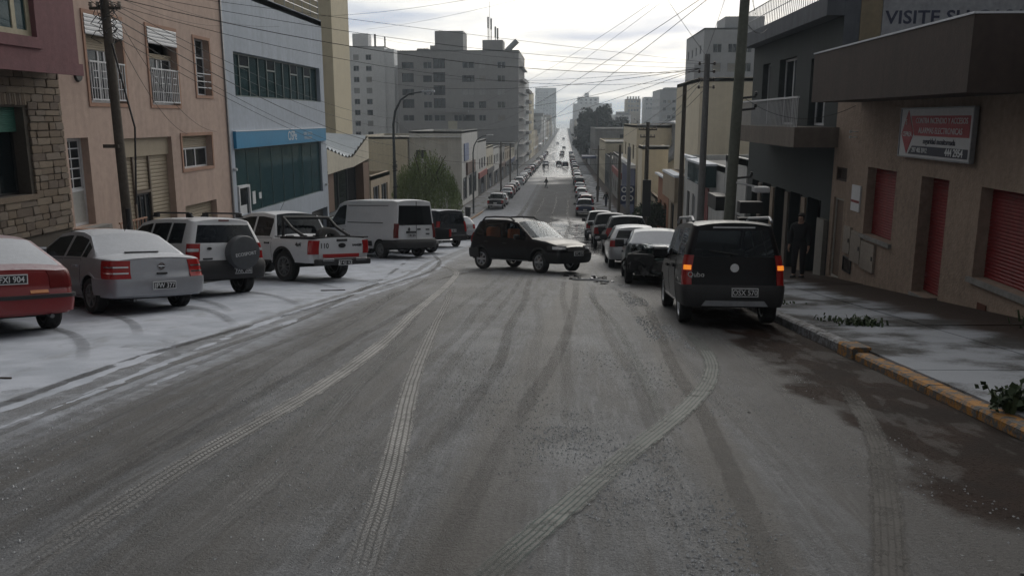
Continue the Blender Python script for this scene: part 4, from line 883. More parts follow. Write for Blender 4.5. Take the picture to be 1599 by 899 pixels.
add_text(f, sg, 16.42, 1.65, 'CONTRA INCENDIO Y ACCESOS', .15, M_let, .118); add_text(f, sg, 16.42, 1.46, 'ALARMAS ELECTRONICAS', .16, M_let, .118); add_text(f, sg, 16.42, 1.26, 'seguridad monitoreada', .15, M_snavy, .114, .003)
add_text(f, sg, 17.25, 1.075, '297 405 5912', .13, M_let, .118, .002); add_text(f, sg, 15.75, 1.075, '444 2954', .19, M_let, .118, .005); add_text(f, sg, 17.9, 1.38, 'CEPREA', .13, M_let, .120, .002); add_text(f, sg, 17.98, 1.62, 'S', .16, M_let, .120)

# ------------------------------------------------------------------ RIGHT 2: green house with a balcony; painted advert on its bare side wall
M_gren = pmat('dull_green_render', (.030, .038, .040), .85, var=.18, scale=1.5, bump=.3, streak=.5)
M_blurn = pmat('blue_grey_render', (.10, .11, .13), .85, var=.2, scale=1, streak=.5)
M_bal = pmat('balcony_concrete', (.15, .125, .105), .85, var=.2, scale=2, streak=.5)
k2 = house('green_balcony_house', 'dark green house with long railed balcony and painted side wall', 28, FR)
us = [(23.7, 25.0), (25.6, 26.9), (27.5, 28.8), (29.4, 30.7), (31.3, 32.4)]
gh = [(a, c, -4.5, -.55) for a, c in us]; uh = [(24.0, 25.6, 1.5, 3.4), (27.2, 29.3, 1.5, 3.6), (30.6, 31.7, 1.5, 3.6)]
b = MB(); f.wall(b, 22.9, 33.3, -5, 4.75, gh + uh, .35); b.build('wall', M_gren, k2)
sf = Face((FR, 22.9), (1, 0), (0, -1)); b = MB(); sf.wall(b, 0, 9, -4, 8.5, []); b.build('side_wall', M_blurn, k2); MB().quad((FR, 33.3, -5), (FR + 9, 33.3, -5), (FR + 9, 33.3, 4.75), (FR, 33.3, 4.75)).build('end_wall', M_blurn, k2)
b = MB(); b.quad((FR, 22.9, 4.7), (FR + 9, 22.9, 4.7), (FR + 9, 33.3, 4.7), (FR, 33.3, 4.7)); b.build('roof', M_conc, k2)
f.bx(MB(), 22.9, 33.3, 4.3, 4.78, .003, .45).build('cornice', M_blurn, k2)
wl = [MATS['pale_door_frame'], M_bwsign]
for i, h in enumerate(gh): f.window(k2, h, M_black, M_gdark, .07, .3, mz=(-1.4,))
for i in range(4): a = us[i][1]; c = us[i+1][0]; f.bx(MB(), a + .1, c - .1, -4.6, -.6, .003, .06).build('pilaster', M_bal if i % 2 else pmat('poster_panel', (.26, .2, .15), .7, var=.5, scale=8), k2)
f.bx(MB(), 22.95, 23.6, -4.6, -1.0, .003, .12).build('grey_gate', pmat('pale_gate', (.22, .21, .19), .7, streak=.6), k2)
for h in uh: f.window(k2, h, M_white, M_gdark, .07, .2, mu=((h[0] + h[1]) / 2,), curtain=(.1, .6))
b = MB(); f.bx(b, 22.62, 30.3, .95, 1.47, .003, 1.15); b.build('balcony', M_bal, k2)
b = MB()
f.bx(b, 22.65, 30.3, 2.22, 2.27, 1.06, 1.12)
for i in range(52): u = 22.68 + 7.6 * i / 51; f.bx(b, u - .009, u + .009, 1.47, 2.22, 1.08, 1.1)
b.build('railing', M_wiron, k2)
b = MB()
for i in range(44): u = 23.3 + 9.8 * i / 43; b.tube([f.p(u, 4.78, .35), f.p(u + .0, 5.55, .35)], .015, 4)
b.tube([f.p(23.2, 5.56, .35), f.p(33.2, 5.56, .35)], .022, 5); b.tube([f.p(23.2, 5.2, .35), f.p(33.2, 5.2, .35)], .016, 5); b.build('roof_railing', M_wiron, k2)
sf.bx(MB(), .95, 5.3, 3.45, 8.5, .003, .02).build('painted_advert', pmat('faded_advert_paint', (.30, .31, .34), .85, var=.25, scale=2, streak=.5), k2); sf.bx(MB(), .4, .93, 3.2, 8.5, .003, .03).build('edge_strip', pmat('ochre_strip', (.22, .18, .12), .85, streak=.4), k2)
M_adv = pmat('faded_navy_lettering', (.035, .04, .075), .8, var=.5, scale=6)
add_text(sf, k2, 2.78, 4.22, 'VISITE SU CASA', .45, M_adv, .022, .010, spacing=1.03).scale = (1.1, 1, 1)
sf.bx(MB(), 5.5, 7.5, 3.3, 6, .003, .3).build('chimney_breast', M_bwsign, k2)

# ------------------------------------------------------------------ RIGHT: low row down to the ochre wall
M_ochre = pmat('ochre_render', (.66, .59, .46), .85, var=.1, scale=.6, streak=.5)
M_brick = pmat('orange_brick_front', (.30, .13, .07), .85, var=.2, scale=3, streak=.3)
r, ff, fs = block('pale_yellow_house', 'pale yellow side wall rising behind the poles on the right', 9.0, 16, 58, 70, 4.35, M_ochre, [], [], 'l')
r, ff, fs = block('white_bay_house', 'white house with projecting glazed bay behind the concrete poles', FR, 16, 38.0, 50.6, -.45, M_whw, [], [(6.0, 7.2, -6, -2.6), (8.2, 9.2, -4.8, -2.4), (10.2, 11.2, -4.8, -2.4)], 'l', 2)
fs.bx(MB(), 2.0, 7.6, -1.5, -.5, .01, .55).build('glazed_bay', M_gteal, r); fs.bx(MB(), 1.9, 7.7, -.5, -.40, .0, .65).build('bay_roof', M_snow, r); fs.bx(MB(), 3.8, 5.0, -5.2, -1.7, .01, .05).build('red_door', M_red, r)
fs.bx(MB(), 8.0, 12.4, -.5, -.35, .0, .3).build('coping', M_snow, r)
r, ff, fs = block('cracked_white_house', 'white peeling house between the green house and the bay house', FR, 15, 33.5, 37.9, .1, M_whw, [], [(.6, 1.6, -4.8, -2.2)], 'l', 1)
fs.bx(MB(), 1.9, 3.9, -2.1, -1.5, .2, .8).build('air_conditioner', M_black, r)
r, ff, fs = block('brown_shop', 'small brown shop with pale fascia right of the brick front', FR, 15, 50.8, 57.6, -1.7, M_tanw, [], [(1, 2.2, -6.3, -3.8), (4, 5.5, -6.3, -3.8)], 'l', 1)
fs.bx(MB(), .2, 6.4, -3.3, -1.8, .01, .5).build('fascia', pmat('tan_fascia', (.35, .28, .2), .7), r); fs.bx(MB(), .1, 6.5, -1.8, -1.66, 0, .55).build('coping', M_snow, r)
r, ff, fs = block('brick_front', 'narrow orange brick front beside the green bush', FR, 14, 57.8, 64.4, -2.4, M_brick, [], [(1, 2.4, -6.8, -4.2), (4, 5.4, -5.8, -4.2)], 'l', 1)
fs.bx(MB(), 0, 6.5, -2.4, -2.28, 0, .3).build('coping', M_snow, r)
r, ff, fs = block('low_yard_house', 'low yard building in front of the ochre wall', FR + .4, 13, 64.6, 84.7, -4.6, M_tanw, [], grid(1, 19, 4, 1.6, -7.0, 3, 1, 1.6), 'l', 1)
r, ff, fs = block('ochre_building', 'ochre building with bent grey duct on its blank side wall', FR, 22, 85, 104, 1.02, M_ochre, [], grid(1, 18, 3, 2, -2.5, 3, 1, 1.5), 'l', 1)
fs.bx(MB(), .1, 18.5, -8.9, -3.3, .01, .08).build('blue_front', M_blsign, r); fs.bx(MB(), .1, 18.5, -3.25, -2.9, 0, .5).build('coping', M_white, r)
pn = MB().box((FR - 1.5, 84.4, -6.75), (FR - .1, 84.6, -4.9)).build('hanging_sign', M_blsign, r)
b = MB()
for u, z in ((-1.15, -5.3), (-.5, -5.3), (-1.15, -6.15), (-.5, -6.15)): b.lathe([(.17, 0), (.29, 0), (.29, -.05), (.17, -.05)], (FR + u, 84.38, z), 'y', 18)
b.build('ring_emblem', M_let, pn)
ff.bx(MB(), 0, 15, 1.02, 1.1, .0, .12).build('coping', M_snow, r)
b = MB(); D = [(11.0, 84.2, 1.15), (11.0, 84.2, -.9), (10.5, 84.2, -1.9), (8.7, 84.2, -3.0), (8.1, 84.2, -3.9), (8.1, 84.2, -7.6)]; b.tube(D, .52, 10)
for q in ((11.0, 84.2, .4), (11.0, 84.2, -.5), (9.6, 84.2, -2.45), (8.1, 84.2, -5), (8.1, 84.2, -6.2)): b.tube([(q[0], q[1], q[2] - .05), (q[0], q[1], q[2] + .05)], .56, 10)
b.build('duct', M_grey, r, True); b = MB(); b.lathe([(.0, .35), (.5, .3), (1.0, .05), (1.0, 0), (.5, 0)], (11.0, 84.2, 1.15), 'z', 14); b.build('duct_cowl', M_grey, r, True)
r, ff, fs = block('yellow_pier_house', 'narrow yellow front standing proud beside the ochre building', 6.75, 9, 74, 78, -.7, M_ochre, [], [], 'l'); ff.bx(MB(), 0, 2.3, -.7, -.6, 0, .15).build('coping', M_snow, r)
r, ff, fs = block('corrugated_shop', 'grey shop front beyond the ochre building', FR, 20, 104.2, 126, -3.2, M_conc, [], grid(1, 21, 4, 2, -8.4, 3, 2, 1.6), 'l', 1); fs.bx(MB(), 1, 20, -5.8, -5.0, .01, .25).build('fascia', M_redsign, r)
r, ff, fs = block('green_shop', 'green fronted shop in the middle of the right hand row', FR, 18, 126.2, 149.5, -4.4, M_gren, [], grid(1, 21, 4, 2, -8.8, 3, 1, 1.8), 'l', 1)
r, ff, fs = block('beige_hall', 'beige hall with blank gable on the right hand row', FR, 13, 150, 176, -2.35, M_slab, [], grid(1, 25, 5, 2, -9, 3, 2, 1.6), 'l', 1)
r, ff, fs = block('grey_hall', 'grey hall with a strip of windows on its gable', FR, 26, 200, 240, -.65, M_conc, grid(5.5, 18, 8, 1.1, -4.0, 3, 1, 2.0), grid(1, 39, 6, 2, -9, 3, 2, 1.6), 'l', 1)
r, ff, fs = block('low_kiosk', 'low building before the grey hall with blue awning', FR, 16, 177, 199, -6.5, M_conc, [], grid(1, 20, 4, 2, -10, 3, 1, 1.6), 'l', 1)
fs.bx(MB(), 14, 21, -7.2, -6.7, 0, 3.2).build('blue_awning', M_blsign, r)
far_row('r', 242, 690)
block('white_long_block', 'long white block closing the right side of the far street', FR - .5, 38, 700, 760, 13.5, M_apt, [], grid(1, 59, 10, 2, -9, 3.3, 6, 1.6), 'l', 0)
r, ff, fs = block('white_stepped_top', 'stepped towers standing behind the long white block', 11, 30, 765, 800, 20.5, M_apt, grid(1, 18, 4, 2, 14, 3, 2, 1.6), [], 'l', 0); ff.bx(MB(), 6, 10, 20.4, 24, -6, -.5).build('lift_house', M_apt, r)
far_row('r', 802, 1350)
# towers behind the right hand row
M_twr = pmat('grey_tower_render', (.36, .37, .39), .85, var=.1, scale=.3, streak=.4)
r, ff, fs = block('grey_stepped_tower', 'grey stepped tower rising behind the concrete poles on the right', 22.0, 33, 140, 160, 15.8, M_twr, grid(1, 10.5, 4, 1.4, -6, 3, 7, 1.4), grid(1, 19, 4, 1.4, -6, 3, 7, 1.4), 'l', 0)
ff.bx(MB(), 3.3, 9.5, 15.7, 17.6, -8, -.5).build('lift_house', M_twr, r); ff.bx(MB(), -1.3, .0, -10, 10.2, -9, -.3).build('wing', M_twr, r); ff.bx(MB(), 11, 14, -10, 12.5, -15, -.6).build('wing', M_twr, r)
r, ff, fs = block('hospital_block', 'broad grey block on the skyline right of centre', 38.3, 51.5, 350, 380, 13.2, M_twr, grid(1, 12.5, 6, 1.3, -1.5, 3.1, 4, 1.3), grid(1, 29, 6, 1.6, -4, 3.1, 5, 1.3), 'l', 0); ff.bx(MB(), 2, 7, 13.1, 14.0, -9, -1).build('lift_house', M_twr, r)
for i, (x0, x1, y, zt, lb) in enumerate([(42.5, 52.5, 600, 15.0, 'tan crenellated tower on the far skyline'), (56, 64, 610, 16.5, 'slim grey tower on the far skyline beside the crenellated one'), (34, 42, 560, 6, 'low grey skyline block below the crenellated tower'), (24, 33, 430, 3.5, 'low pale skyline block behind the dark trees'), (53, 70, 480, 5.0, 'wide low skyline block behind the ochre building'), (66, 90, 700, 9, 'distant low slab at the right of the skyline'), (20, 36, 330, -1.5, 'white roofed skyline house above the beige hall')]):
    r, ff, fs = block('skyline_building', lb, x0, x1, y, y + 18, zt, [M_tanw, M_twr, M_conc, M_apt][i % 4], grid(1, x1 - x0 - 1, 4, 1.4, zt - 8.5, 3, 3, 1.4) if zt > 2 else [], [], 'l', 0, group='towers on the skyline')
    if i == 0:
        for k in range(5): ff.bx(MB(), .6 + k * 1.9, 1.5 + k * 1.9, zt, zt + 1.7, -2, -.1).build('merlon', M_tanw, r)
# ------------------------------------------------------------------ vehicles
def interp(pts, v): return float(np.interp(v, [p[0] for p in pts], [p[1] for p in pts]))
def sm(t): t = min(max(t, 0), 1); return t * t * (3 - 2 * t)
class Car:
    XF = [1, .93, .8, .55, .28, 0, -.28, -.55, -.8, -.93, -1]
    FR_ = [0, .07, .86, 1.0]
    def __init__(s, **k):
        s.__dict__.update(dict(sill=.24, rcr=.32, kr=.14, rcf=.75, kf=.28, crown=.055, NL=7, rear=[(0, 0)], front=[(0, 0)], bulge=.07, zbr=.30, zbf=.24, ra=None, leanl=.8)); s.__dict__.update(k)
        s.ra = s.ra or s.r + .055; s.yw = (s.ro, s.ro + s.wb)
    def zt(s, y): return interp(s.top, y)
    def bl(s, y): return min(interp(s.belt, y), s.zt(y) - .03)
    def zb(s, y):
        z = s.sill
        if y < s.yw[0]: z = s.zbr
        elif y > s.yw[1]: z = s.zbf
        for w in s.yw:
            if abs(y - w) < s.ra: z = max(z, s.r + math.sqrt(max(s.ra**2 - (y - w)**2, 0)))
        return z
    def wp(s, y):
        d = y; f = 1.
        if d < s.rcr: f -= s.kr * (1 - math.sqrt(max(0, 1 - (1 - d / s.rcr)**2)))
        d = s.L - y
        if d < s.rcf: f -= s.kf * (1 - math.sqrt(max(0, 1 - (1 - d / s.rcf)**2)))
        return s.W / 2 * f
    def E(s, y): return s.zt(y) - s.crown
    def hw(s, y, z):
        b_ = s.bl(y); e_ = max(s.E(y), b_ + .001); w = s.wp(y)
        if z <= b_:
            t = (z - s.sill) / max(b_ - s.sill, .05); return w * float(np.interp(t, [-.2, 0, .12, .35, .6, .85, 1], [.90, .93, .965, .99, 1, .985, .955]))
        G = min(max((s.zt(y) - b_ - .1) / (s.H - b_) * 1.15, 0), 1); we = (w * .90) * (1 - G) + s.wroof * (w / (s.W / 2)) * G
        t = min((z - b_) / (e_ - b_), 1); return w * .955 + (we - w * .955) * t ** 1.25
    def lean(s, y, z): return interp(s.rear, z) * (1 - sm(y / s.leanl)) + interp(s.front, z) * (1 - sm((s.L - y) / s.leanl))
    def side(s, y, z, sg): return Vector((sg * s.hw(y, z), y + s.lean(y, z), z))
    def cap(s, u, z, end=0):
        y = 0 if end == 0 else s.L; sgn = -1 if end == 0 else 1
        return Vector((u * s.hw(y, z), y + s.lean(y, z) + sgn * s.bulge * (1 - u * u), z))
    def roofp(s, y, u):
        e_ = max(s.E(y), s.bl(y) + .001); z = e_ + (s.zt(y) - e_) * (1 - abs(u) ** 2.4); p = Vector((u * s.hw(y, e_), y + s.lean(y, e_), z))
        if y <= 0: p.y -= s.bulge * (1 - u * u)
        if y >= s.L: p.y += s.bulge * (1 - u * u)
        return p
    def zrows(s, y):
        a, b_ = s.zb(y), s.bl(y); a = min(a, b_ - .02); e_ = max(s.E(y), b_ + .001)
        return [a + (b_ - a) * i / s.NL for i in range(s.NL)] + [b_ + (e_ - b_) * f for f in s.FR_]
    def columns(s):
        keys = {0., s.L}
        for a in s.sidewins: keys |= {a[0], a[1]}
        keys |= set(s.wind)
        if s.rearglass[0] == 'top': keys |= {s.rearglass[1], s.rearglass[2]}
        for p in list(s.top) + list(s.belt):
            if 0 <= p[0] <= s.L: keys.add(p[0])
        ks = sorted(keys); extra = [s.L * i / s.nc for i in range(s.nc + 1)] + [.02, .05, .1, .17, .25, s.L - .03, s.L - .08, s.L - .16, s.L - .28, s.L - .42]
        for w in s.yw: extra += [w + s.ra * math.sin(R(a)) for a in range(-90, 91, 15)] + [w - s.ra - .003, w + s.ra + .003]
        o = list(ks)
        for e_ in sorted(extra):
            if 0 < e_ < s.L and all(abs(e_ - q) > (.025 if s.nc > 20 else .1) or (abs(e_ - q) > .002 and any(abs(abs(e_ - w) - s.ra) < .004 for w in s.yw)) for q in o): o.append(e_)
        return sorted(o)
    nc = 40; bed = None
    def orient(s, o):
        c = Vector((0, s.L / 2, s.H * .5))
        if sum((p.center - c).dot(p.normal) * p.area for p in o.data.polygons) < 0: o.data.flip_normals()
        return o
    def build(s, root, paint, glass, rearpaint=None, rearmat=None):
        C_ = s.columns(); nz = s.NL + 4; iw0, iw1 = s.NL + 1, s.NL + 2
        body = MB(); G = {'windshield': MB(), 'rear_window': MB()}; sides = []
        for sg in (-1, 1):
            P = [[s.side(y, z, sg) for z in s.zrows(y)] for y in C_]
            wins = [(a, MB()) for a in s.sidewins]
            for i in range(len(C_) - 1):
                ym = (C_[i] + C_[i+1]) / 2
                for j in range(nz - 1):
                    q = [P[i][j], P[i+1][j], P[i+1][j+1], P[i][j+1]]; q = q if sg > 0 else q[::-1]; tgt = body
                    if j == iw0:
                        for a, m in wins:
                            if a[0] < ym < a[1]: tgt = m
                    tgt.quad(*q)
            sides += wins
        n = len(s.XF); T = [[s.roofp(y, u) for u in s.XF] for y in C_]
        for i in range(len(C_) - 1):
            ym = (C_[i] + C_[i+1]) / 2
            if s.bed and s.bed[0] < ym < s.bed[1]: continue
            for j in range(n - 1):
                tgt = body
                if s.wind[0] < ym < s.wind[1] and 1 <= j < n - 2: tgt = G['windshield']
                if s.rearglass[0] == 'top' and s.rearglass[1] < ym < s.rearglass[2] and 1 <= j < n - 2: tgt = G['rear_window']
                tgt.quad(T[i][j], T[i+1][j], T[i+1][j+1], T[i][j+1])
        for end in (0, 1):
            y = 0 if end == 0 else s.L; Z = s.zrows(y); Q = [[s.cap(u, z, end) for u in s.XF] for z in Z]; Q.append(T[0] if end == 0 else T[-1])
            for j in range(len(Q) - 1):
                for k in range(n - 1):
                    tgt = body
                    if end == 0 and s.rearglass[0] == 'cap' and j == iw0 and s.rearglass[1] <= k < n - 1 - s.rearglass[1]: tgt = G['rear_window']
                    tgt.quad(Q[j][k], Q[j][k+1], Q[j+1][k+1], Q[j+1][k])
        bo = s.orient(body.local('body', paint, root, True, True, 40)); s.body = bo
        for nm, m in G.items():
            if m.v: s.orient(m.local(nm, (rearmat or glass) if nm == 'rear_window' else glass, root, True, True))
        for a, m in sides:
            if m.v: s.orient(m.local('side_window', glass, root, True, True))
        return bo
    # --- proud patches on the shell
    def grid(s, G, t, back=.01):
        """slab over a grid of surface points"""
        m, n = len(G), len(G[0]); c = Vector((0, s.L / 2, s.H * .45)); b = MB(); A = []; B = []
        for i in range(m):
            for j in range(n):
                du = G[min(i+1, m-1)][j] - G[max(i-1, 0)][j]; dv = G[i][min(j+1, n-1)] - G[i][max(j-1, 0)]; nn = du.cross(dv)
                nn = nn.normalized() if nn.length > 1e-9 else Vector((0, 0, 1))
                if nn.dot(G[i][j] - c) < 0: nn = -nn
                A.append(G[i][j] + nn * t); B.append(G[i][j] - nn * back)
        k = m * n; fs = [(i*n+j, i*n+j+1, (i+1)*n+j+1, (i+1)*n+j) for i in range(m-1) for j in range(n-1)]
        ed = [(i*n, (i+1)*n) for i in range(m-1)] + [(i*n+n-1, (i+1)*n+n-1) for i in range(m-1)] + [(j, j+1) for j in range(n-1)] + [((m-1)*n+j, (m-1)*n+j+1) for j in range(n-1)]
        fs += [(a, c_, c_ + k, a + k) for a, c_ in ed]; b.add(A + B, fs); return b
    def pside(s, y0, y1, z0, z1, sg, t, ny=6, nz_=4, fz=None):
        zz = fz or (lambda y, f: z0 + (z1 - z0) * f); return s.grid([[s.side(y0 + (y1-y0)*i/ny, zz(y0 + (y1-y0)*i/ny, j/nz_), sg) for j in range(nz_+1)] for i in range(ny+1)], t)
    def pcap(s, u0, u1, z0, z1, t, end=0, nu=6, nz_=3): return s.grid([[s.cap(u0 + (u1-u0)*i/nu, z0 + (z1-z0)*j/nz_, end) for j in range(nz_+1)] for i in range(nu+1)], t)
    def wrap(s, u, yl, z0, z1, sg, t, end=0, nz_=4, f0=None, f1=None):
        """corner patch: from u on the end face round the corner to yl along the side"""
        def line(z):
            a = [s.cap(sg * (u + (1-u)*i/3), z, end) for i in range(4)]; Ls = [yl * q for q in (.12, .35, .65, 1)]
            return a + [s.side(q if end == 0 else s.L - q, z, sg) for q in Ls]
        return s.grid([line(z0 + (z1-z0)*j/nz_) for j in range(nz_+1)], t)
    def belt_wrap(s, yl, z0, z1, t, end=0, nz_=4):
        def line(z):
            Ls = [yl * q for q in (1, .7, .45, .25, .12, .04)]
            A = [s.side(q if end == 0 else s.L - q, z, -1) for q in Ls]; B = [s.cap(-1 + 2*i/10, z, end) for i in range(11)]; C_ = [s.side(q if end == 0 else s.L - q, z, 1) for q in Ls[::-1]]
            return A + B + C_
        return s.grid([line(z0 + (z1-z0)*j/nz_) for j in range(nz_+1)], t, .03)

M_tyre = pmat('tyre_rubber', (.022, .022, .023), .85, var=.3, scale=8, bump=.4, bscale=60)
M_alloy = pmat('alloy_rim', (.42, .43, .45), .3, .85, var=.15, scale=5)
M_steel = pmat('steel_rim', (.16, .165, .17), .5, .4, var=.3, scale=6)
M_under = pmat('underbody', (.018, .018, .02), .9, var=.4)
M_blackp = pmat('black_plastic', (.022, .022, .024), .6, var=.25, scale=8)
M_carglass = glass_mat('car_glass', (.012, .014, .016), .42)
M_cartint = glass_mat('tinted_car_glass', (.008, .009, .011), .12)
M_clear = glass_mat('clear_car_glass', (.02, .025, .027), .88)
M_seat = pmat('seat_cloth', (.035, .036, .04), .9, var=.2)
M_tail = pmat('tail_lamp_red', (.30, .012, .012), .18, var=.12, spec=.6)
M_taild = pmat('tail_lamp_dark_red', (.12, .012, .012), .2, var=.12)
M_amber = pmat('amber_lens', (.45, .14, .02), .2)
M_clearl = pmat('clear_lens', (.55, .56, .58), .15, .2, spec=.7)
M_plateb = pmat('plate_black', (.015, .015, .017), .4); M_platew = pmat('plate_white', (.62, .63, .64), .5)
M_chrome = pmat('chrome', (.6, .61, .63), .18, 1.0, var=.05)
M_iceg = pmat('frosted_glass', (.50, .525, .57), .7, var=.10, scale=4, bump=.35, bscale=60)
def paint(name, c, frost=.55, metal=.25, rough=.32):
    dk = max(c) < .05; return pmat(name, c, rough, metal, var=.06, scale=2, frost=frost, coat=.15 if dk else .7, spec=.2 if dk else .5)
_wc = {}
def wheel_meshes(r, w, style, rim_mat):
    k = (r, w, style, rim_mat.name)
    if k in _wc: return _wc[k]
    b = MB(); rr = r * .66
    b.lathe([(rr, -w*.42), (r*.80, -w*.5), (r*.95, -w*.47), (r, -w*.34), (r, -w*.12), (r*.988, -w*.11), (r*.988, -w*.08), (r, -w*.07), (r, w*.07), (r*.988, w*.08), (r*.988, w*.11), (r, w*.12), (r, w*.34), (r*.95, w*.47), (r*.80, w*.5), (rr, w*.42)], (0,0,0), 'x', 36, True)
    ty = b.mesh('tyre', M_tyre, True, angle=25)
    b = MB(); b.cur = 0
    b.lathe([(rr*1.01, w*.44), (rr*.90, w*.43), (rr*.86, w*.30), (rr*.86, -w*.40), (rr*1.01, -w*.42)], (0,0,0), 'x', 30)
    if style == 'steel':
        b.lathe([(rr*.88, w*.20), (rr*.66, w*.34), (rr*.50, w*.22), (rr*.3, w*.22), (rr*.26, w*.34), (0, w*.35)], (0,0,0), 'x', 24)
        b.cur = 1
        for i in range(10): a = 2*math.pi*i/10; b.lathe([(0, .004), (rr*.075, .004)], (w*.30, rr*.72*math.cos(a), rr*.72*math.sin(a)), 'x', 8)
    else:
        n = {'five': 5, 'six': 6, 'ten': 10}[style]; b.lathe([(rr*.24, w*.30), (rr*.22, w*.42), (0, w*.43)], (0,0,0), 'x', 16)
        for i in range(n):
            a = 2*math.pi*i/n; ca, sa = math.cos(a), math.sin(a); t0, t1 = rr*(.13 if n < 10 else .06), rr*(.10 if n < 10 else .045)
            q = [(w*.40, rr*.15, -t0), (w*.40, rr*.15, t0), (w*.36, rr*.90, t1*1.5), (w*.36, rr*.90, -t1*1.5), (w*.22, rr*.15, -t0), (w*.22, rr*.15, t0), (w*.2, rr*.90, t1*1.5), (w*.2, rr*.90, -t1*1.5)]
            b.add([(x, y*ca - z*sa, y*sa + z*ca) for x, y, z in q], [(0,1,2,3), (0,3,7,4), (1,5,6,2), (4,7,6,5)])
        b.cur = 1; b.lathe([(rr*.86, -w*.05), (rr*.5, -w*.02), (0, -w*.02)], (0,0,0), 'x', 20)
    ri = b.mesh('rim', [rim_mat, M_blackp if style == 'steel' else M_under], True, angle=30); _wc[k] = (ty, ri); return _wc[k]
def put_wheels(s, root, style='five', rim=None, w=.2, rims=True, steer=0):
    ty, ri = wheel_meshes(s.r, w, style, rim or M_alloy)
    for yw in s.yw:
        for sg in (-1, 1):
            o = link('wheel', ty, root, (sg * (s.W/2 - w/2 - .015), yw, s.r), (0, 0, (0 if sg > 0 else math.pi) + (steer if yw > 1.5 else 0)))
            if rims: link('rim', ri, o)
def place(root, x, y, heading, spec, at='rear'):
    """(x, y) is the middle of the rear axle on the road; heading in degrees to the left of the street"""
    n = Vector((0, -grade(y), 1)).normalized(); h = Vector((-math.sin(R(heading)), math.cos(R(heading)), 0)); fwd = (h - n * h.dot(n)).normalized(); rt = fwd.cross(n)
    root.rotation_euler = Matrix((rt, fwd, n)).transposed().to_euler()
    p = Vector((x, y, rz(min(max(x, KL), KR), y) + .004)); root.location = p - fwd * spec.ro
def number_plate(s, root, txt, z, end=0, u=0., w=.40, h=.135, off=.03, y=None):
    p = s.cap(u, z, end); sgn = -1 if end == 0 else 1; yy = (p.y + sgn * off) if y is None else y
    b = MB(); b.box((p.x - w/2, yy, z - h/2), (p.x + w/2, yy - sgn * .03, z + h/2)); o = b.local('number_plate', M_platew, root)
    b = MB(); b.box((p.x - w/2 + .014, yy + sgn * .0025, z - h/2 + .014), (p.x + w/2 - .014, yy - sgn * .01, z + h/2 - .014)); b.local('plate_field', M_plateb, o)
    me = text_mesh(txt, .115, M_platew, .001, 'CENTER', .0015); e_ = frame_matrix((1, 0, 0) if end == 0 else (-1, 0, 0), (0, 0, 1)); link('plate_lettering', me, o, (p.x, yy + sgn * .0045, z - .004), e_, (.86, 1, 1))
